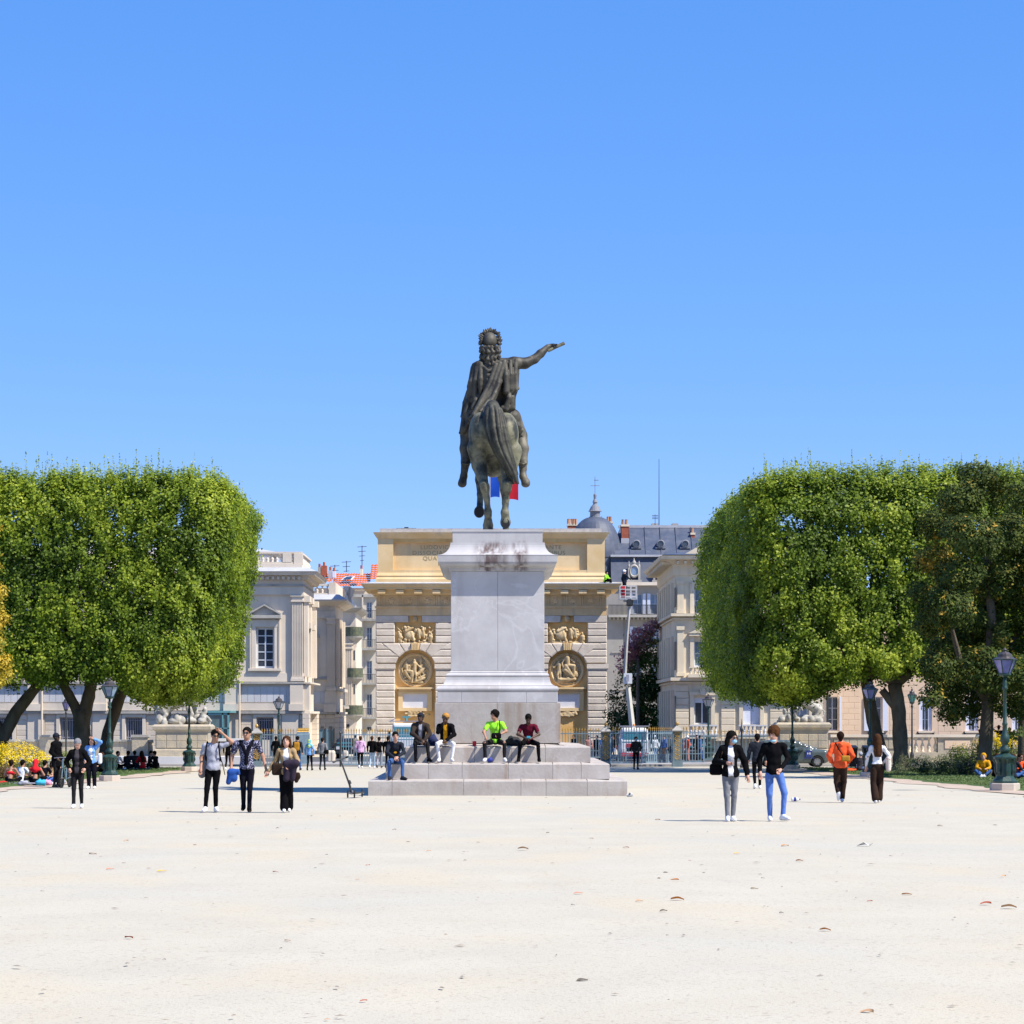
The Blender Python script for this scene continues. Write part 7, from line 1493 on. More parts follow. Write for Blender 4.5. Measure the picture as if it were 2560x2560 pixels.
# ================================================================ people
def cloth(name, c, c2=None, sc=6, **k): return mat(name, c, c2 or tuple(q*.75 for q in c), rough=.9, scale=sc, bump=.3, bscale=14, coords='O', spec=.03, **k)
SK = {'fair': mat('fair_skin', (.52,.30,.215), (.46,.25,.175), rough=.55, scale=8, bump=0, coords='O'), 'tan': mat('tan_skin', (.40,.215,.14), (.34,.18,.11), rough=.55, scale=8, bump=0, coords='O'), 'dark': mat('dark_skin', (.060,.032,.022), (.085,.045,.03), rough=.5, scale=8, bump=0, coords='O')}
HR = {'black': cloth('black_hair', (.010,.009,.008)), 'brown': cloth('brown_hair', (.060,.028,.014)), 'auburn': cloth('auburn_hair', (.075,.032,.014)), 'grey': cloth('grey_hair', (.24,.24,.25), (.13,.13,.14), 20), 'dbrown': cloth('dark_brown_hair', (.022,.012,.008))}
C_ = {k: cloth(k+'_cloth', v) for k, v in dict(black=(.006,.006,.007), charcoal=(.018,.018,.020), dgrey=(.05,.045,.052), grey=(.20,.205,.225), lgrey=(.36,.37,.43), white=(.72,.73,.77), navy=(.008,.008,.014), denim=(.055,.12,.30), jeans=(.10,.19,.50), ltdenim=(.34,.45,.60), bluejk=(.17,.36,.74), orange=(.80,.11,.035), brown=(.036,.022,.016), tan=(.36,.25,.13), lime=(.34,.86,.05), maroon=(.10,.010,.022), red=(.62,.02,.03), mustard=(.62,.30,.015), pink=(.62,.38,.62), purple=(.035,.027,.042), ochre=(.40,.20,.03), brownj=(.040,.031,.026), teal=(.05,.32,.42), rose=(.42,.20,.17), blueb=(.03,.09,.33), slate=(.022,.026,.036), skyb=(.06,.40,.60), pinkc=(.70,.30,.42)).items()}
C_['floral'] = mat('floral_print', (.012,.013,.04), (.44,.44,.58), rough=.9, scale=42, bump=0, coords='O', lo=.53, hi=.58)
C_['scarf'] = mat('multicolour_scarf', (.05,.30,.45), (.50,.60,.06), rough=.9, scale=9, bump=0, coords='O', lo=.47, hi=.53)
C_['stripe'] = mat('knitted_beanie', (.50,.24,.04), (.10,.06,.03), rough=.9, scale=12, stretch=(.2, .2, 4), bump=.3, coords='O')
C_['tote'] = mat('printed_tote', (.62,.53,.45), (.50,.12,.12), rough=.9, scale=14, bump=0, coords='O', lo=.58, hi=.62)
M_sole = mat('shoe_white', (.74,.75,.78), rough=.6, bump=0); M_lens = mat('dark_lens', (.01,.01,.012), rough=.1, bump=0, spec=.8); M_mask = cloth('surgical_mask', (.32,.58,.72)); M_lip = mat('lips', (.32,.10,.085), rough=.5, bump=0)
DEF = dict(pelvis=(0,0,.94), neck=(0,0,1.46), head=(0,-.01,1.60), shL=(-.175,0,1.39), shR=(.175,0,1.39), elL=(-.245,.03,1.14), elR=(.245,.03,1.14), wrL=(-.26,-.05,.90), wrR=(.26,-.05,.90),
           hipL=(-.085,0,.91), hipR=(.085,0,.91), knL=(-.095,-.02,.50), knR=(.095,-.02,.50), anL=(-.10,.02,.085), anR=(.10,.02,.085), toL=(-.125,-.13,.035), toR=(.125,-.13,.035))
SIT = dict(pelvis=(0,.40,.56), neck=(0,.24,1.07), head=(0,.17,1.215), shL=(-.17,.25,.99), shR=(.17,.25,.99), elL=(-.24,.07,.78), elR=(.24,.07,.78), wrL=(-.07,-.12,.63), wrR=(.07,-.12,.63),
           hipL=(-.09,.38,.54), hipR=(.09,.38,.54), knL=(-.17,-.03,.50), knR=(.17,-.03,.50), anL=(-.15,.0,.085), anR=(.15,.0,.085), toL=(-.165,-.15,.035), toR=(.165,-.15,.035))
GND = dict(pelvis=(0,.1,.13), neck=(0,-.02,.64), head=(0,-.06,.79), shL=(-.18,-.02,.59), shR=(.18,-.02,.59), elL=(-.26,-.12,.38), elR=(.26,-.12,.38), wrL=(-.12,-.32,.34), wrR=(.12,-.32,.34),
           hipL=(-.09,.06,.12), hipR=(.09,.06,.12), knL=(-.26,-.30,.26), knR=(.26,-.30,.26), anL=(-.05,-.42,.08), anR=(.05,-.46,.08), toL=(.10,-.46,.05), toR=(-.10,-.50,.05))
WALK = dict(knL=(-.09,-.10,.51), anL=(-.10,-.16,.09), toL=(-.115,-.32,.07), knR=(.09,-.03,.50), anR=(.09,.20,.12), toR=(.10,.06,.035), elL=(-.25,.08,1.15), wrL=(-.26,.08,.90), elR=(.25,-.02,1.15), wrR=(.26,-.14,.92))
def person(label, px, d, H=1.75, face=0, base=DEF, pose=None, top=('black', 'sweater'), inner=None, bot=('black', 'slim'), shoes='black', skin='fair', hair=('dbrown', 'short'), zb=None, h=.018, fem=False, turn=0, nod=0, extra=(), group=None, thick=.0, x=None):
    J = {k: np.array(v, float) for k, v in base.items()}
    for k, v in (pose or {}).items(): J[k] = np.array(v, float)
    if fem:
        for s in 'LR': J['sh'+s] = J['sh'+s]*np.array([.87, 1, 1])
    z0 = zg(d) if zb is None else zb
    o = thing('person', label, 'person', (X(px, d) if x is None else x, d, z0), rad(face), group, H/1.75)
    lo = np.min(list(J.values()), 0)-.24; hi = np.max(list(J.values()), 0)+.28; skm = SK[skin]
    pel, nek = J['pelvis'], J['neck']; up = (nek-pel)/np.linalg.norm(nek-pel); L_ = np.linalg.norm(nek-pel)
    rt = J['shR']-J['shL']; rt = rt-up*(rt @ up); rt /= np.linalg.norm(rt); fw = np.cross(up, rt); T = np.stack([rt, fw, up], 1)
    at = lambda a, b=0, c=0: pel+up*a*L_/.52+fw*b+rt*c
    Rh = np.array(Matrix.Rotation(rad(turn), 3, 'Z') @ Matrix.Rotation(rad(nod), 3, 'X')); hc = J['head']; hp = lambda x_, y_, z_: hc+1.07*(Rh @ np.array([x_, y_, z_]))
    def lerp(a, b, t): return a+(b-a)*t
    near = h < .02
    # ---- body, one surface
    f = Field(lo, hi, h)
    f.cap(at(.04), at(.36), .075, .075, .04); f.cap(J['shL'], J['shR'], .036, .036, .03); f.cap(at(.44), hc+Rh @ np.array([0, .02, -.04]), .064 if not fem else .050, .058 if not fem else .046, .03)
    f.ell(hp(0, .008, .02), (.080, .100, .107), .02, Rh); f.ell(hp(0, -.028, -.055), (.058, .066, .067), .03, Rh)
    f.cap(hp(0, -.088, .012), hp(0, -.112, -.022), .009, .015, .015)
    for s in (-1, 1): f.ell(hp(s*.077, .008, -.005), (.012, .022, .03), .008, Rh)
    ex = MB()
    for s, sg in (('L', -1), ('R', 1)):
        f.cap(J['sh'+s], J['el'+s], .046, .040, .03); f.cap(J['el'+s], J['wr'+s], .040, .026, .03)
        dv = J['wr'+s]-J['el'+s]; dv /= np.linalg.norm(dv); pc = J['wr'+s]+dv*.05
        f.cap(J['wr'+s], pc, .026, .034, .02); f.cap(pc, pc+dv*.035, .032, .028, .015)
        side = np.cross(dv, np.array([sg*.3, -.2, 0.])+np.array([0, 0, 1e-3])); side = np.cross(dv, fw); side /= np.linalg.norm(side)+1e-9; cur = np.cross(side, dv)
        for q in range(4):
            b_ = pc+dv*.045+side*(q-1.5)*.017; l_ = (.058, .070, .066, .050)[q]
            p1 = b_+dv*l_*.5+cur*.004; p2 = p1+dv*l_*.35+cur*-.014*1; p3 = p2+dv*l_*.15+cur*-.018
            ex.tube([b_, p1, p2, p3], [.0095, .009, .008, .006], 6)
        tb = pc-side*.028*1; ex.tube([tb-dv*.02, tb-side*.022+dv*.015, tb-side*.024+dv*.042], [.012, .010, .007], 6)
        f.cap(lerp(J['hip'+s], J['kn'+s], .1), J['kn'+s], .066, .046, .05); f.cap(J['kn'+s], J['an'+s], .047, .034, .03); f.cap(J['an'+s], J['to'+s], .034, .028, .02)
    me = f.mesh('person_body', skm)
    if near:
        import bmesh
        m2 = ex.mesh('fingers', skm, True); bm = bmesh.new(); bm.from_mesh(me); bm.from_mesh(m2); bm.to_mesh(me); bm.free(); bpy.data.meshes.remove(m2)
    body = link('body', me, o)
    # ---- top
    def torso(f, t, ln=0, k=.05):
        sc = .88 if fem else 1
        f.ell(at(.34), (.150*sc+t, .098+t, .17+t), k*.7, T); f.ell(at(.16), (.126*(1.0 if not fem else .84)+t, .092+t, .18+t), k*.7, T); f.cap(J['shL']*np.array([.93, 1, 1])+np.array([0, 0, .0]), J['shR']*np.array([.93, 1, 1])+np.array([0, 0, .0]), .050+t, .050+t, k*.7)
        for s_ in 'LR': f.cap(at(.475, .005), J['sh'+s_], .045+t, .046+t, k*.6)
        if fem: f.ell(at(.33, -.07), (.12+t*.5, .07, .07), .04, T)
        f.ell(at(-.0), (.150+t, .112+t, .12+t), k*.7, T)
        if ln: f.cap(at(-.02), at(-ln), .115+t, .118+t, k*.7)
        hem = pel[2]-(ln if base is DEF or base.get('pelvis') == DEF['pelvis'] else .02)-.035; f.box((pel[0], pel[1], hem-.3), (.45, .5, .3), .0, sub=True)
    tm, kind = top[0], top[1]; t_ = dict(tee=.004, crop=.003, sweater=.009, hoodie=.020, jacket=.016, coat=.022, bra=.004, puffy=.026)[kind]+thick*.6
    def build_top(kind, tm, t_, name, sleeve=True, carve=None):
        f = Field(lo, hi, h)
        if kind == 'bra': f.ell(at(.33), (.150, .11, .065), .02, T); f.ell(at(.30, -.05), (.12, .07, .06), .04, T)
        else:
            torso(f, t_, {'coat': .24, 'hoodie': .06, 'jacket': .05, 'tee': .03, 'sweater': .04, 'puffy': .05}.get(kind, 0))
            if kind == 'crop': f.box(at(-.06), (.4, .4, .10*L_/.52), .01, sub=True)
            end = .55 if kind == 'tee' else 1.0
            if sleeve:
                for s in 'LR':
                    a, b, c = J['sh'+s], J['el'+s], J['wr'+s]
                    if kind == 'tee': f.cap(a, lerp(a, b, .60), .052+t_, .053+t_, .03)
                    else: f.cap(a, b, .050+t_, .043+t_*.9, .03); f.cap(b, lerp(b, c, .93), .043+t_*.9, .032+t_*.7, .02)
            if kind in ('hoodie', 'coat', 'puffy'): f.chain([at(.50, .05, -.07), at(.48, .10, 0), at(.50, .05, .07)], .045, .03)
            if kind in ('jacket', 'coat', 'sweater'): f.cap(at(.49, .01, -.045), at(.49, .01, .045), .042, .042, .03)
            if carve: f.box(at(.28, -.20, 0), (carve, .17, .42), .02, sub=True)
            # cloth folds
            f.warp(lambda x_, y_, z_: .006*np.sin(z_*24+x_*34)*np.sin(x_*22-z_*13+y_*17+1.3)+.0025*np.sin(z_*47-x_*43))
        return link(name, f.mesh(name, C_[tm] if isinstance(tm, str) else tm), o)
    build_top(kind, tm, t_, {'tee': 't_shirt', 'crop': 'crop_top', 'bra': 'bandeau_top'}.get(kind, kind if kind in ('sweater', 'hoodie', 'jacket', 'coat') else 'jacket'), carve=.05 if inner else None)
    if inner: build_top('tee', inner, .010 if t_ > .02 else .004, 'shirt', sleeve=False)
    # ---- trousers
    bm_, bk = bot; f = Field(lo, hi, h); f.ell(at(.0), (.130, .098, .10), .03, T); f.cap(at(.0), at(.07), .098, .092, .03)
    r_ = dict(slim=(.083, .058, .043), straight=(.088, .068, .058), loose=(.094, .080, .060), wide=(.090, .082, .098), short=(.092, .075, .07))[bk]
    for s in 'LR':
        f.cap(lerp(J['hip'+s], J['kn'+s], .14), J['kn'+s], r_[0], r_[1], .03)
        if bk != 'short': f.cap(J['kn'+s], lerp(J['kn'+s], J['an'+s], .96 if bk != 'wide' else .93), r_[1], r_[2], .02)
    f.warp(lambda x_, y_, z_: .0035*np.sin(z_*21+x_*26+y_*9)*np.sin(x_*30+y_*25+z_*7))
    link('trousers', f.mesh('trousers', C_[bm_]), o)
    # ---- shoes
    for s in 'LR':
        a, t = J['an'+s], J['to'+s]; dv = t-a; dv[2] = 0 if abs(dv[2]) < .09 else dv[2]; dv /= np.linalg.norm(dv)+1e-9
        heel = a-dv*.045+np.array([0, 0, -.045]); ff = Field(np.minimum(heel, t)-.08, np.maximum(heel, t)+.12, min(h, .018))
        ff.cap(heel, lerp(heel, t, .95)+np.array([0, 0, .005]), .042, .038, .02); ff.cap(a+np.array([0, 0, -.01]), lerp(a, t, .5), .044, .036, .03); ff.cap(a, a+np.array([0, 0, .02]), .045, .043, .02)
        if base is not GND: ff.box((0, 0, min(heel[2], t[2])-.045-.05), (3, 3, .05), .0, sub=True)
        link('shoe', ff.mesh('shoe', M_sole if shoes == 'white' else C_[shoes]), o)
    # ---- head things
    hm, hk = hair; hmt = HR.get(hm) or C_[hm]; f = Field(lo, hi+.05, min(h, .018)); w_ = dict(short=.008, curly=.024, long=.012, bun=.010, cap=.012, beanie=.018, tail=.010)[hk]
    f.ell(hp(0, .022, .040), (.086+w_, .101+w_, .096+w_), .02, Rh)
    if hk not in ('cap', 'beanie'): f.cap(hp(0, .045, -.02), hp(0, .05, -.065), .062, .045, .03)
    f.ell(hp(0, -.115, -.035), (.086, .090, .104), .01, Rh, sub=True)
    for s in (-1, 1): 
        if hk in ('short', 'cap', 'beanie'): f.box(hp(s*.10, 0, -.04), (.035, .05, .05), .01, sub=True)
    if hk == 'curly':
        rr = random.Random(int(px)); 
        for i in range(60):
            v = np.array([rr.gauss(0, 1), rr.gauss(.35, .9), abs(rr.gauss(.3, .9))]); v /= np.linalg.norm(v); f.ell(hp(v[0]*.095, .02+v[1]*.105, .045+v[2]*.10), (.024,)*3, .006)
    if hk == 'long':
        dn = at(.30, .10)
        for s in (-1, 1): f.chain([hp(s*.075, .02, .03), hp(s*.085, .02, -.07), lerp(hp(s*.08, .02, -.10), at(.30, -.03, s*.11), .6)], [.03, .034, .028], .02)
        f.chain([hp(0, .07, .03), hp(0, .085, -.08), dn], [.06, .07, .06], .03)
        for i in range(7): u = (i-3)/3; f.chain([hp(u*.07, .07, -.05), at(.36, .11, u*.09), at(.22, .115, u*.08)], [.025, .025, .012], .01)
    if hk == 'frizz':
        pass
    if hk == 'bun': f.ell(hp(0, .12, .09), (.045,)*3, .01)
    if hk == 'tail': f.chain([hp(0, .11, .04), hp(0, .15, -.06), hp(0, .13, -.18)], [.03, .035, .015], .02)
    if hk == 'cap': f.ell(hp(0, -.10, .065), (.065, .075, .012), .01, Rh)
    link({'cap': 'cap', 'beanie': 'beanie'}.get(hk, 'hair'), f.mesh('hair', hmt), o)
    if hk == 'cap' : 
        m = MB(); m.lathe([(.001, 0), (.079, 0), (.079, -.05), (.06, -.06)], n=12, M=Matrix.Translation(hp(0, .012, .0)) @ Matrix(Rh.tolist()).to_4x4()); m.obj('hair', HR['black'], o, world=False, smooth=True)
    if near and abs(face) < 91:
        for s in (-1, 1):
            m = MB(); m.lathe([(.001, -.008), (.009, -.005), (.011, 0), (.009, .005), (.001, .008)], n=8, M=Matrix.Translation(hp(s*.030, -.082, .018)) @ Matrix.Diagonal((1.1, .6, .7, 1))); m.obj('eye', M_lens, o, world=False)
            m = MB(); m.tube([hp(s*.015, -.088, .036), hp(s*.032, -.086, .041), hp(s*.048, -.074, .036)], [.005, .006, .003], 5); m.obj('eyebrow', HR['black'] if hm not in HR else hmt, o, world=False)
        if 'mask' not in extra: m = MB(); m.lathe([(.001, -.007), (.014, -.003), (.014, .003), (.001, .007)], n=8, M=Matrix.Translation(hp(0, -.083, -.055)) @ Matrix.Diagonal((1.4, .5, .9, 1))); m.obj('mouth', M_lip, o, world=False)
    if 'glasses' in extra:
        m = MB()
        for s in (-1, 1): m.lathe([(.001, -.006), (.026, -.006), (.026, .006), (.001, .006)], n=12, M=Matrix.Translation(hp(s*.033, -.094, .016)) @ Matrix(Rh.tolist()).to_4x4() @ Matrix.Rotation(rad(90), 4, 'X') @ Matrix.Diagonal((1.1, .85, 1, 1))); m.tube([hp(s*.055, -.09, .022), hp(s*.082, 0, .015)], .004, 4)
        m.tube([hp(-.02, -.097, .022), hp(.02, -.097, .022)], .005, 4); m.obj('sunglasses', M_lens, o, world=False)
    if 'mask' in extra: f = Field(lo, hi, .014); f.ell(hp(0, -.060, -.045), (.056, .062, .050), .01, Rh); f.ell(hp(0, -.01, -.03), (.2, .045, .2), .01, Rh, sub=True); link('face_mask', f.mesh('mask', M_mask), o)
    if 'chinmask' in extra: f = Field(lo, hi, .014); f.ell(hp(0, -.045, -.100), (.058, .062, .032), .01, Rh); link('face_mask', f.mesh('mask', M_mask), o)
    if 'hood' in extra: f = Field(lo, hi+.1, .018); f.ell(hp(0, .03, .03), (.112, .125, .125), .02, Rh); f.ell(hp(0, -.12, -.02), (.085, .10, .11), .01, Rh, sub=True); f.cap(at(.5, .03, -.07), at(.5, .03, .07), .06, .06, .05); link('hood', f.mesh('hood', C_[tm]), o)
    if 'headscarf' in extra: f = Field(lo, hi+.1, .018); f.ell(hp(0, .03, .03), (.10, .115, .115), .02, Rh); f.chain([hp(0, .09, -.02), at(.42, .12)], [.08, .11], .04); f.cap(at(.44, .08, -.12), at(.44, .08, .12), .07, .07, .05); f.ell(hp(0, -.12, -.02), (.085, .10, .11), .01, Rh, sub=True); link('headscarf', f.mesh('scarf', C_['scarf' if label.find('colour') > 0 else 'red']), o)
    if 'belt' in extra: m = MB(); c = at(.035, -.130); m.box(c[0]-.035, c[0]+.035, c[1]-.012, c[1]+.01, c[2]-.022, c[2]+.022); m.obj('belt_buckle', M_hub, o, world=False)
    if 'tiedsweater' in extra: f = Field(lo, hi, h); f.chain([at(.24, -.115, .0), at(.40, -.105, -.07), at(.49, -.02, -.13), at(.47, .10, -.05), at(.47, .10, .05), at(.49, -.02, .13), at(.40, -.105, .07), at(.26, -.12, .01), at(.05, -.12, .0)], [.03, .036, .045, .055, .055, .045, .036, .04, .045], .02); link('tied_sweater', f.mesh('tied_sweater', C_['navy']), o)
    if 'print' in extra: m = MB(); c = at(.25, -.118); m.lathe([(.001, 0), (.045, 0), (.045, .012)], n=14, M=Matrix.Translation(c) @ Matrix.Rotation(rad(90), 4, 'X') @ Matrix.Diagonal((1, .6, 1, 1))); m.obj('chest_print', C_['mustard'], o, world=False)
    if 'rips' in extra:
        for s in 'LR': f = Field(lo, hi, h); c = J['kn'+s]+np.array([0, -.05, .03]); f.ell(c, (.04, .035, .035), .01); link('ripped_knee', f.mesh('knee', skm if extra[-1] != 'dk' else C_['charcoal']), o)
    o_at = lambda x_, y_, z_: (Matrix.Translation(o.location) @ Matrix.Rotation(rad(face), 4, 'Z') @ Matrix.Scale(H/1.75, 4)) @ Vector((x_, y_, z_))
    return o, J, o_at, at
def item(name, label, cat, build, mats, at_, smooth=True, h=.018, lohi=None):
    """held or worn thing, modelled round the point at_"""
    c = Vector(at_); f = Field((-lohi[0], -lohi[1], -lohi[2]), (lohi[0], lohi[1], lohi[2]), h); build(f); o = link(name, f.mesh(name, mats)); o.location = c; return tag(o, label, cat)
def strap(owner, pts, label, mt=None, r=.011):
    m = MB(); m.tube([Vector(p)-owner.location for p in pts], r, 6); o = link('strap', m.mesh('strap', mt or C_['black']), owner); return o
# ---- walkers in front
o, J, W_, at = person('grey haired woman in black jacket walking with bowed head at the left', 194, 54.6, 1.60, 0, fem=True, top=('black', 'jacket'), inner='dgrey', bot=('charcoal', 'slim'), shoes='white', hair=('grey', 'short'), nod=28,
       pose=dict(elL=(-.29,.06,1.16), wrL=(-.20,-.06,1.0), elR=(.29,.06,1.16), wrR=(.20,-.06,1.0), knL=(-.085,-.05,.50), anL=(-.09,-.06,.085), toL=(-.10,-.21,.035), knR=(.085,.0,.5), anR=(.09,.08,.09), toR=(.10,-.07,.035)), thick=.012)
o, J, W_, at = person('man in grey t-shirt and sunglasses walking with one hand on his head', 533, 51.9, 1.80, 0, top=('lgrey', 'tee'), bot=('black', 'slim'), shoes='white', skin='tan', hair=('black', 'short'), turn=18, nod=12, extra=('glasses',),
       pose=dict(head=(.05,-.03,1.60), elR=(.40,-.02,1.47), wrR=(.19,-.08,1.66), elL=(-.25,.03,1.14), wrL=(-.25,-.08,.92), knL=(-.12,-.08,.50), anL=(-.15,-.12,.085), toL=(-.18,-.26,.035), knR=(.05,-.02,.5), anR=(.05,.06,.085), toR=(.10,-.08,.035)))
b = item('backpack', 'dark backpack worn by the man with his hand on his head', 'backpack', lambda f: f.box((0, 0, 0), (.13, .08, .21), .06), C_['navy'], W_(0, .20, 1.24), lohi=(.2, .15, .28))
for s in (-1, 1): strap(b, [W_(s*.10, .16, 1.40), W_(s*.125, .02, 1.475), W_(s*.13, -.12, 1.38), W_(s*.15, -.11, 1.2), W_(s*.16, .08, 1.06)], '', C_['navy'], .017)
strap(b, [W_(.19, -.05, 1.06), W_(.25, -.02, .78)], '', C_['black'], .009)
item('grey_jacket', 'grey jacket hanging at the hip of the man with his hand on his head', 'jacket', lambda f: (f.chain([(0, 0, .25), (-.01, 0, 0), (-.05, 0, -.2)], [.05, .07, .08], .04), f.cap((.03, 0, .1), (.04, 0, -.18), .06, .06, .04)), C_['grey'], W_(-.20, .10, .98), lohi=(.2, .15, .35))
o, J, W_, at = person('muscular man in navy floral shirt and sunglasses holding a woman by the hand', 617, 51.9, 1.85, 0, top=('floral', 'tee'), bot=('navy', 'slim'), shoes='black', skin='tan', hair=('black', 'short'), turn=-10, extra=('glasses', 'tiedsweater', 'belt'), thick=.012,
       pose=dict(shL=(-.21,0,1.40), shR=(.21,0,1.40), elL=(-.31,.04,1.13), wrL=(-.31,-.06,.92), elR=(.32,.03,1.15), wrR=(.40,-.06,.88), knL=(-.07,.0,.50), anL=(-.08,.12,.13), toL=(-.085,-.01,.05), knR=(.07,-.07,.5), anR=(.06,-.10,.085), toR=(.09,-.24,.035)))
item('blue_cloth', 'bright blue garment carried in the right hand of the floral shirt man', 'garment', lambda f: (f.ell((0, 0, .02), (.11, .08, .08), .04), f.chain([(-.02, 0, 0), (-.08, 0, -.20)], [.08, .055], .04), f.chain([(.03, 0, .02), (.12, 0, .04), (.15, 0, -.02)], [.06, .045, .03], .03), f.ell((.04, 0, -.10), (.08, .06, .1), .03)), C_['blueb'], W_(-.29, -.10, .80), lohi=(.25, .15, .32))
o, J, W_, at = person('woman with long brown hair in tan jacket and white top walking hand in hand', 716, 51.6, 1.66, 0, fem=True, top=('tan', 'jacket'), inner='white', bot=('black', 'wide'), shoes='white', hair=('brown', 'long'), turn=-6, nod=-10,
       pose=dict(elL=(-.26,.03,1.16), wrL=(-.40,-.04,.93), elR=(.25,.02,1.16), wrR=(.10,-.20,1.05), knL=(-.06,-.03,.50), anL=(-.04,-.08,.085), toL=(-.04,-.22,.035), knR=(.07,.02,.5), anR=(.05,.14,.10), toR=(.06,.0,.035)))
item('dark_jacket', 'dark purple grey jacket folded over the arm of the woman in tan', 'jacket', lambda f: (f.chain([(-.1, 0, .12), (.1, -.02, .13)], [.08, .09], .05), f.chain([(-.08, 0, .1), (-.10, 0, -.2)], [.07, .07], .05), f.chain([(.06, 0, .1), (.04, 0, -.2)], [.08, .06], .05)), C_['purple'], W_(.12, -.22, .98), lohi=(.28, .2, .34))
b = item('shoulder_bag', 'brown leather shoulder bag of the woman in the tan jacket', 'bag', lambda f: f.box((0, 0, 0), (.12, .05, .13), .045), C_['brown'], W_(-.20, -.05, .98), lohi=(.2, .12, .2)); strap(b, [W_(-.19, -.05, 1.08), W_(-.15, -.10, 1.32), W_(-.12, 0, 1.47)], '', C_['brown'])
item('handbag', 'small dark handbag dangling below the folded jacket', 'bag', lambda f: (f.box((0, 0, 0), (.08, .04, .07), .03), f.cap((.05, 0, -.02), (.0, 0, -.12), .04, .04, .03)), C_['brown'], W_(.24, -.18, .84), lohi=(.16, .1, .2))
o, J, W_, at = person('woman with long black hair, sunglasses, face mask and black denim jacket', 1826, 45.7, 1.74, 0, fem=True, top=('black', 'jacket'), inner='white', bot=('grey', 'slim'), shoes='white', hair=('black', 'long'), turn=38, nod=8, extra=('glasses', 'mask'), thick=.016,
       pose=dict(head=(.03,-.02,1.60), elL=(-.29,.0,1.15), wrL=(-.09,-.22,1.13), elR=(.28,.03,1.15), wrR=(.32,-.05,.90), knL=(-.07,-.04,.50), anL=(-.06,-.07,.085), toL=(-.07,-.21,.035), knR=(.07,.0,.5), anR=(.05,.04,.085), toR=(.08,-.10,.035)))
item('smartphone', 'phone held in the hand of the masked woman in black denim', 'phone', lambda f: f.box((0, 0, 0), (.035, .012, .07), .008), mat('phone_case', (.30,.30,.33), rough=.4), W_(.01, -.28, 1.14), h=.01, lohi=(.06, .04, .1))
b = item('black_handbag', 'black handbag at the hip of the masked woman in black denim', 'bag', lambda f: f.box((0, 0, 0), (.12, .07, .11), .05), C_['black'], W_(-.27, .08, 1.0), lohi=(.2, .14, .2)); strap(b, [W_(-.25, .05, 1.08), W_(-.17, -.10, 1.30), W_(-.14, -.02, 1.45)], '', C_['brown'])
o, J, W_, at = person('young man with curly auburn hair, black jumper and bright blue jeans', 1935, 45.8, 1.81, 0, top=('black', 'sweater'), bot=('jeans', 'slim'), shoes='white', skin='fair', hair=('auburn', 'curly'), turn=-30, nod=14, extra=('chinmask',),
       pose=dict(head=(-.01,-.03,1.61), elL=(-.27,.04,1.14), wrL=(-.26,-.04,.92), elR=(.26,.0,1.16), wrR=(.10,-.20,.97), knL=(-.09,-.05,.50), anL=(-.07,.02,.085), toL=(-.08,-.12,.035), knR=(.18,-.10,.53), anR=(.15,-.12,.11), toR=(.24,-.26,.06)))
o, J, W_, at = person('man in dark grey jacket and cap walking away behind the curly haired youth', 1893, 76.5, 1.78, 180, base={**DEF, **WALK}, top=('slate', 'jacket'), bot=('black', 'slim'), shoes='white', hair=('black', 'short'), thick=.015, x=None)
o, J, W_, at = person('man in bright orange hoodie walking away with a mustard bag across his back', 2101, 60, 1.78, 180, base={**DEF, **WALK}, top=('orange', 'hoodie'), bot=('brown', 'loose'), shoes='white', hair=('dbrown', 'short'), thick=.012, pose=dict(anR=(.07,.16,.24), toR=(.07,.14,.07), knR=(.08,-.04,.50), anL=(-.06,-.10,.09), toL=(-.07,-.24,.035), wrL=(-.20,-.08,.98), wrR=(.20,-.08,.98), elL=(-.29,.05,1.15), elR=(.29,.05,1.15)))
b = item('crossbody_bag', 'mustard yellow crossbody bag on the back of the orange hoodie', 'bag', lambda f: f.box((0, 0, 0), (.11, .045, .075), .03), C_['ochre'], W_(-.10, .20, 1.08), lohi=(.17, .1, .13)); strap(b, [W_(-.06, .18, 1.13), W_(.06, .165, 1.30), W_(.13, .08, 1.46)], '', C_['black'], .014)
o, J, W_, at = person('woman with dark curly hair in white crop top and wide brown trousers walking away', 2193, 59.5, 1.72, 180, base={**DEF, **WALK}, fem=True, top=('white', 'crop'), bot=('brown', 'wide'), shoes='white', hair=('brown', 'long'), pose=dict(elL=(-.31,.06,1.17), wrL=(-.17,-.10,1.02), elR=(.25,-.02,1.15), wrR=(.26,-.12,.92), anL=(-.05,-.08,.09), toL=(-.06,-.22,.035), anR=(.06,.12,.09), toR=(.06,-.02,.035)))
f_ = None
b = item('tote_bag', 'off white tote bag with red print on the shoulder of the curly haired woman', 'bag', lambda f: f.box((0, 0, 0), (.055, .13, .19), .05), C_['tote'], W_(-.27, .06, .98), lohi=(.12, .2, .26)); strap(b, [W_(-.26, .06, 1.14), W_(-.22, .06, 1.30), W_(-.16, .04, 1.45)], '', C_['tote'], .014)
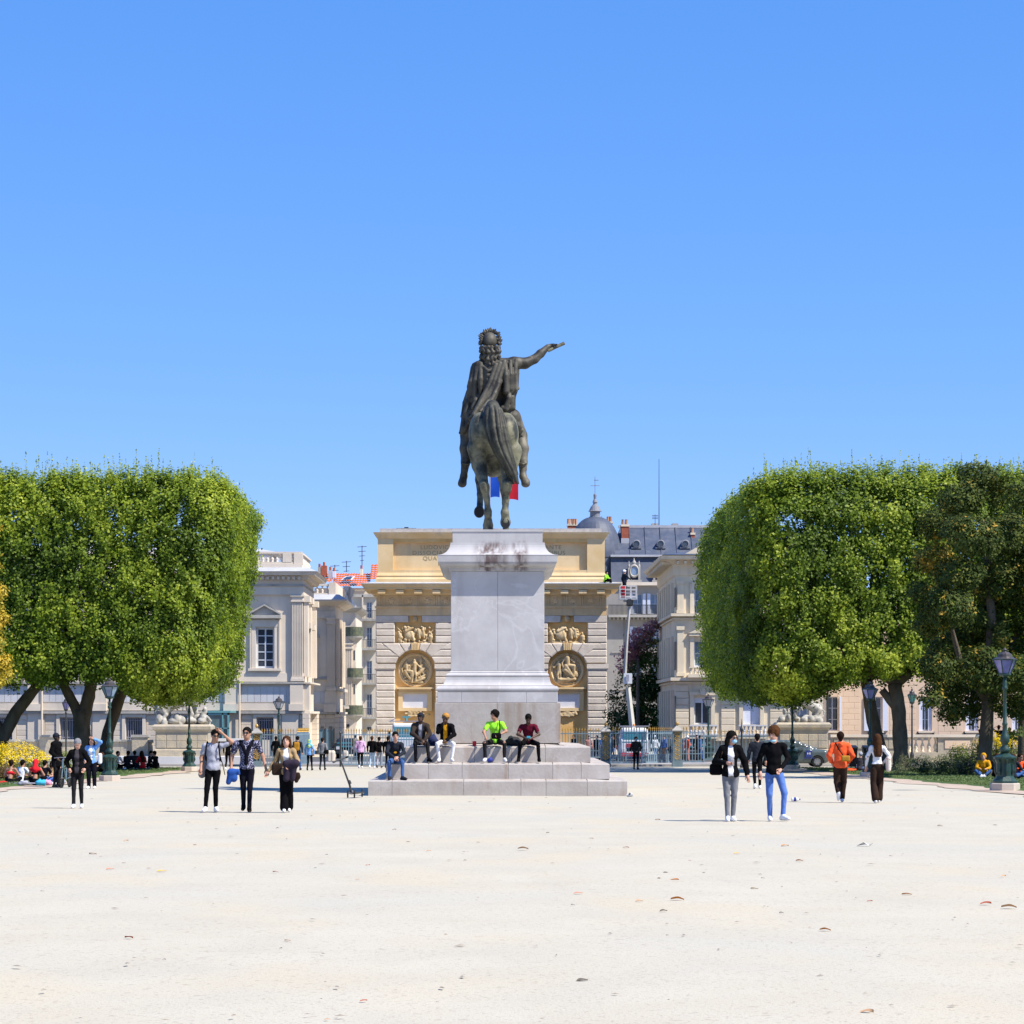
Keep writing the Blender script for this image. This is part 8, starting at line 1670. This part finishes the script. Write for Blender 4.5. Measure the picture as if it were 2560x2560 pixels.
# ---- left background
o, J, W_, at = person('man in long black coat and cap standing beside the bicycle at the left', 141, 78.5, 1.80, 70, top=('black', 'coat'), bot=('charcoal', 'slim'), shoes='slate', skin='dark', hair=('slate', 'cap'), pose=dict(elL=(-.24,.05,1.14), wrL=(-.22,-.15,.95)), thick=.02)
o, J, W_, at = person('dark haired woman in light blue denim jacket shading her eyes at the left', 229, 76.5, 1.66, -8, fem=True, top=('bluejk', 'jacket'), inner='white', bot=('navy', 'loose'), shoes='white', hair=('dbrown', 'long'), pose=dict(elR=(.34,-.06,1.58), wrR=(.12,-.14,1.68), elL=(-.25,.05,1.15), wrL=(-.20,-.08,.98)))
item('white_tote', 'white bag hanging behind the woman in the blue denim jacket', 'bag', lambda f: f.box((0, 0, 0), (.06, .12, .17), .05), C_['white'], W_(.26, .10, 1.02), lohi=(.12, .2, .24))
L2 = dict(base=GND, h=.022)
person('picnicker in red bandeau top seen from behind at the far left', 27, 82, 1.68, 172, fem=True, top=('red', 'bra'), bot=('black', 'slim'), hair=('dbrown', 'bun'), skin='tan', **L2)
person('picnicker in white shirt beside the red bandeau top', 55, 83.5, 1.66, 150, top=('white', 'tee'), bot=('navy', 'slim'), hair=('black', 'short'), skin='tan', **L2)
person('picnicker in black bandeau with red headscarf seen from behind', 89, 81.5, 1.72, 180, fem=True, top=('black', 'bra'), bot=('black', 'slim'), hair=('dbrown', 'short'), skin='tan', extra=('headscarf',), **L2)
person('picnicker in navy t-shirt right of the red headscarf', 111, 84, 1.62, 160, top=('navy', 'tee'), bot=('denim', 'slim'), hair=('black', 'short'), **L2)
person('picnicker in cream top and blue jeans behind the black coat', 131, 84.5, 1.6, 20, fem=True, top=('tan', 'sweater'), bot=('jeans', 'slim'), shoes='white', hair=('brown', 'long'), **L2)
person('picnicker in light blue jeans sitting next to the bicycle wheel', 150, 83, 1.6, -60, top=('lgrey', 'tee'), bot=('jeans', 'slim'), hair=('black', 'short'), **L2)
z_ = lambda d: zg(d)+.10
for px, d, c, sz, nm, cat, lb, sd in ((101, 80, 'skyb', (.26, .2, .22), 'picnic_bag', 'bag', 'turquoise bag on the grass in front of the red headscarf', 2), (120, 80.3, 'pinkc', (.20, .2, .20), 'picnic_bag', 'bag', 'pink bag on the grass beside the turquoise bag', 3), (58, 80, 'lgrey', (.24, .2, .18), 'picnic_bag', 'bag', 'grey white bag on the grass beside the red bandeau top', 4), (5, 81, 'red', (.3, .25, .14), 'picnic_bag', 'bag', 'red jacket heaped on the grass at the left edge', 5)):
    lump(nm, lb, cat, px, 1950, d, sz, C_[c], sd, z=z_(d)-.05)
m = MB(); m.box(-1.9, .9, -.8, .9, 0, .02); o = thing('picnic_blanket', 'pale blanket under the picnickers at the far left', 'blanket', (X(55, 81.5), 81.5, z_(81.5))); m.obj('blanket', C_['lgrey'], o, world=False)
for i, (px, d, tp, kd, bt, hr, fc, sk, lb) in enumerate(((256, 104, 'black', 'jacket', 'black', ('brown', 'long'), -40, 'fair', 'seated woman in dark jacket half hidden by the clear street lamp'), (293, 118, 'white', 'tee', 'black', ('dbrown', 'short'), 60, 'fair', 'seated person in white top just right of the clear street lamp'), (320, 120, 'slate', 'hoodie', 'black', ('black', 'short'), 165, 'tan', 'seated person in dark printed hoodie on the far left lawn'), (337, 122, 'dgrey', 'hoodie', 'black', ('dbrown', 'short'), 200, 'fair', 'seated person in grey hoodie behind the red jumper'), (355, 119, 'red', 'sweater', 'slate', ('dbrown', 'long'), -150, 'fair', 'seated woman in bright red jumper on the far left lawn'), (376, 122, 'slate', 'sweater', 'navy', ('dbrown', 'short'), 70, 'fair', 'seated person in blue top facing the black jumper'), (388, 120, 'black', 'sweater', 'black', ('dbrown', 'short'), -120, 'fair', 'seated person in black jumper, rightmost on the far left lawn'))):
    person(lb, px, d, 1.75, fc, base=GND, h=.026, top=(tp, kd), bot=(bt, 'slim'), shoes='white', skin=sk, hair=hr, fem=(hr[1] == 'long'), zb=z_(d), group='people sitting on the far left lawn')
# ---- people by the gate, seen from behind
GP = [(690, 138, 1.80, 'black', 'hoodie', 'black', 'black', ('black', 'short'), 'tall person in black hooded top behind the woman in tan', 'tan'), (744, 123, 1.78, 'slate', 'jacket', 'denim', 'brown', ('black', 'cap'), 'person in dark jacket and cap wearing an orange backpack by the railing', 'fair'), (774, 123, 1.62, 'bluejk', 'jacket', 'black', 'charcoal', ('black', 'short'), 'woman with multicolour headscarf and black leggings', 'fair'), (806, 124, 1.70, 'grey', 'sweater', 'slate', 'brown', ('dbrown', 'short'), 'person in grey jumper with black shoulder bag heading for the gate', 'fair'),
      (901, 134, 1.80, 'pink', 'hoodie', 'black', 'white', ('brown', 'short'), 'person in pale pink hoodie and black trousers behind the wide gate', 'fair'), (930, 133, 1.80, 'black', 'hoodie', 'ltdenim', 'white', ('auburn', 'short'), 'person in black hoodie and light jeans next to the pink hoodie', 'fair'), (948, 134, 1.76, 'black', 'sweater', 'lgrey', 'dgrey', ('dbrown', 'short'), 'person in black top and pale trousers with a small black backpack', 'fair'), (970, 133, 1.78, 'black', 'coat', 'black', 'black', ('black', 'short'), 'person in black coat just behind the seated man in blue jeans', 'tan'), (570, 124, 1.70, 'black', 'sweater', 'black', 'white', ('dbrown', 'tail'), 'person in dark clothes half hidden behind the man with his hand on his head', 'fair')]
for px, d, H, tp, kd, bt, sh, hr, lb, sk in GP:
    ps = dict(WALK); o, J, W_, at = person(lb, px, d, H, 180+(8 if px % 2 else -8), base={**DEF, **ps}, top=(tp, kd), bot=(bt, 'slim'), shoes=sh, skin=sk, hair=hr, h=.026, fem=('woman' in lb), extra=(('headscarf',) if 'headscarf' in lb else ()), group='people walking out through the gate')
    if 'orange backpack' in lb: item('orange_backpack', 'orange and red backpack of the person by the railing', 'backpack', lambda f: f.box((0, 0, 0), (.15, .10, .22), .07), C_['ochre'], W_(0, .22, 1.22), lohi=(.22, .16, .3), h=.025)
    if 'shoulder bag' in lb: item('black_shoulder_bag', 'black bag at the hip of the person in the grey jumper', 'bag', lambda f: f.box((0, 0, 0), (.12, .07, .11), .05), C_['black'], W_(-.24, .10, .98), lohi=(.2, .14, .2), h=.025)
    if 'small black backpack' in lb: item('small_backpack', 'small black backpack of the person in pale trousers', 'backpack', lambda f: f.box((0, 0, 0), (.11, .07, .12), .05), C_['black'], W_(0, .20, 1.08), lohi=(.18, .12, .2), h=.025)
o, J, W_, at = person('masked person in brown coat before the truck gate', 1590, 127, 1.76, 10, top=('brownj', 'jacket'), bot=('black', 'slim'), shoes='black', skin='tan', hair=('auburn', 'short'), h=.024, extra=('mask',), thick=.02, pose=dict(wrL=(-.06,-.16,.98), wrR=(.06,-.16,.98), elL=(-.27,.0,1.13), elR=(.27,0,1.13)))
SP = [(1472, 158, 'rose', 'sweater', 'slate', 'walker in rose cardigan beyond the thin railing'), (1492, 160, 'slate', 'jacket', 'slate', 'walker in dark jacket beside the rose cardigan'), (1508, 157, 'bluejk', 'jacket', 'charcoal', 'walker in blue shirt behind the ornate post'), (1533, 159, 'black', 'jacket', 'denim', 'walker in black left of the truck'), (1546, 161, 'slate', 'jacket', 'black', 'walker in slate jacket left of the truck'), (1638, 158, 'white', 'sweater', 'denim', 'walker in white shirt and cap right of the truck'), (1660, 160, 'blueb', 'jacket', 'ochre', 'walker in royal blue jacket and ochre trousers'), (1674, 162, 'black', 'jacket', 'slate', 'walker in black jacket right of the blue jacket'), (1718, 157, 'orange', 'jacket', 'rose', 'worker with orange vest and white helmet behind the railing'), (1750, 161, 'denim', 'jacket', 'denim', 'walker in blue denim near the green railing'), (1742, 163, 'black', 'jacket', 'black', 'walker in black near the green railing'), (1434, 163, 'black', 'jacket', 'purple', 'person by the low wall at the foot of the arch'), (888, 163, 'tan', 'jacket', 'slate', 'distant walker in beige left of the pink hoodie'), (722, 150, 'black', 'jacket', 'black', 'distant person in black behind the long haired woman')]
for i, (px, d, tp, kd, bt, lb) in enumerate(SP):
    person(lb, px, d, 1.72, (20, -35, 160, -60, 100)[i % 5], base={**DEF, **(WALK if i % 2 else {})}, top=(tp, kd), bot=(bt, 'wide' if tp == 'orange' else 'slim'), shoes='black', skin=('fair', 'tan')[i % 2], hair=(('white', 'cap') if tp in ('orange', 'white') else ('dbrown', 'short')), zb=ZS+.004, h=.034, group='pedestrians on the street beyond the gates')
p_ = P(1552, 1466, 159.2)
person('worker in white helmet and dark overalls in the lift basket', 1553, 159.3, 1.78, 120, top=('slate', 'jacket'), bot=('slate', 'straight'), shoes='black', hair=('white', 'cap'), zb=Z(1494, 159.3)+.08, h=.03, x=X(1561, 159.3), pose=dict(wrL=(-.15,-.4,1.1), elL=(-.25,-.15,1.2)))
person('crouching worker in yellow vest on the cornice of the arch', 1515, 186.3, 1.7, 60, base=GND, top=('lime', 'jacket'), bot=('black', 'slim'), hair=('black', 'short'), zb=11.95, h=.035)
# ---- men sitting on the steps
ss = dict(base=SIT)
o, J, W_, at = person('young man in dark top and blue jeans seated lowest on the steps', 989, 67.22, 1.76, 4, base=SIT, zb=-.225, top=('slate', 'sweater'), bot=('denim', 'slim'), shoes='slate', hair=('black', 'short'), nod=6, turn=8, extra=('print',), pose=dict(anL=(-.17,-.01,.085), toL=(-.19,-.15,.035), anR=(.19,-.05,.085), toR=(.30,-.16,.035), knL=(-.18,-.03,.5), knR=(.19,-.03,.5), wrL=(-.02,-.14,.62), wrR=(.05,-.14,.64)))
o, J, W_, at = person('man in dark cap and brown grey hooded jacket seated on the steps', 1053, 67.72, 1.80, 8, base=SIT, zb=.275, top=('brownj', 'puffy'), inner='lgrey', bot=('charcoal', 'slim'), shoes='black', skin='dark', hair=('slate', 'cap'), turn=-28, pose=dict(knL=(-.17,-.03,.5), knR=(.16,-.03,.5), wrL=(.0,-.13,.58), wrR=(.06,-.14,.58), anR=(.21,-.02,.085), toR=(.26,-.16,.035)))
o, J, W_, at = person('man in mustard beanie, black jacket and white trousers on the steps', 1113, 67.72, 1.78, 0, base=SIT, zb=.275, top=('black', 'jacket'), inner='mustard', bot=('white', 'slim'), shoes='white', skin='dark', hair=('stripe', 'beanie'), turn=-25, extra=('glasses',), thick=.012, pose=dict(elL=(-.20,.05,.83), wrL=(-.04,.02,1.09), wrR=(.02,-.12,.60), elR=(.25,.10,.76), knL=(-.22,-.03,.5), anL=(-.17,0,.085), toL=(-.20,-.15,.035), knR=(.23,-.03,.5), anR=(.18,0,.085), toR=(.22,-.15,.035)))
o, J, W_, at = person('man in neon lime t-shirt and ripped black jeans seated on the steps', 1236, 67.72, 1.84, -4, base=SIT, zb=.275, top=('lime', 'tee'), bot=('charcoal', 'slim'), shoes='white', skin='tan', hair=('black', 'curly'), turn=-42, thick=.01, extra=('rips',), pose=dict(neck=(0,.32,1.10), head=(-.02,.28,1.25), shL=(-.185,.33,1.02), shR=(.185,.33,1.02), elL=(-.30,.18,.80), wrL=(-.23,-.06,.66), elR=(.30,.18,.82), wrR=(.14,.05,.74), knL=(-.26,-.03,.5), anL=(-.25,0,.085), toL=(-.28,-.15,.035), knR=(.27,-.03,.5), anR=(.27,0,.085), toR=(.32,-.14,.035)))
b = item('black_crossbody_bag', 'black crossbody bag on the lap of the lime shirt man', 'bag', lambda f: f.box((0, 0, 0), (.14, .06, .09), .05), C_['black'], W_(.05, .02, .70), lohi=(.2, .12, .15)); strap(b, [W_(.12, .10, .74), W_(.13, .17, .95), W_(.12, .25, 1.12)], '', C_['charcoal'], .014)
o, J, W_, at = person('man in maroon t-shirt bent over a turquoise phone at the right of the steps', 1321, 67.72, 1.80, 0, base=SIT, zb=.275, top=('maroon', 'tee'), bot=('black', 'slim'), shoes='black', skin='dark', hair=('black', 'short'), nod=34, thick=.01, pose=dict(neck=(0,.22,1.05), head=(0,.12,1.18), shL=(-.185,.24,.97), shR=(.185,.24,.97), elL=(-.29,.08,.76), elR=(.29,.08,.76), wrL=(-.09,-.10,.66), wrR=(.09,-.10,.66), knL=(-.22,-.03,.5), anL=(-.27,0,.085), toL=(-.29,-.15,.035), knR=(.26,-.03,.5), anR=(.29,0,.085), toR=(.31,-.15,.035)))
item('turquoise_phone', 'turquoise phone in the hands of the maroon shirt man', 'phone', lambda f: f.box((0, 0, 0), (.055, .012, .035), .008), C_['teal'], W_(0, -.20, .68), h=.01, lohi=(.08, .04, .06))
# ---- right lawn
person('seated person in grey top and pale cap by the bins', 2151, 112, 1.72, 150, base=GND, h=.026, top=('dgrey', 'sweater'), bot=('denim', 'slim'), hair=('lgrey', 'cap'), zb=z_(112))
person('seated person in mustard yellow hoodie cross legged by the right lamp', 2459, 93, 1.80, -15, base=GND, h=.022, top=('mustard', 'hoodie'), bot=('denim', 'slim'), shoes='white', hair=('brown', 'short'), zb=z_(93), extra=('hood',))
person('seated person in black behind the nearest street lamp', 2492, 92, 1.78, 20, base=GND, h=.026, top=('black', 'sweater'), bot=('black', 'slim'), skin='fair', hair=('auburn', 'short'), zb=z_(92))
person('seated person in orange red top and sunglasses at the right edge', 2549, 90, 1.80, 25, base=GND, h=.022, top=('orange', 'sweater'), bot=('denim', 'slim'), shoes='white', skin='tan', hair=('dbrown', 'short'), zb=z_(90), extra=('glasses',))
person('seated person in denim jacket left of the orange red top', 2534, 89.5, 1.74, 150, base=GND, h=.026, top=('slate', 'jacket'), bot=('denim', 'slim'), hair=('brown', 'long'), fem=True, zb=z_(89.5))
lump('orange_bag', 'orange bag on the lawn behind the orange hoodie', 'bag', 2126, 1930, 112, (.5, .25, .2), C_['orange'], 8, z=z_(112)-.03)
for px, pyt, c, lb in ((2497, 1812, 'black', 'person with raised arms standing behind the yellow flower bank'), (2450, 1822, 'white', 'person in white behind the left end of the yellow flower bank'), (2524, 1818, 'navy', 'person with dark hair behind the right lamp post')):
    d = 128; person(lb, px, d, 1.72, 170, h=.034, top=(c, 'tee'), bot=('black', 'slim'), hair=('dbrown', 'short'), zb=Z(pyt, d)-1.72, pose=(dict(elL=(-.35,.1,1.55), wrL=(-.12,.05,1.66), elR=(.35,.1,1.55), wrR=(.12,.05,1.66)) if c == 'black' else {}))
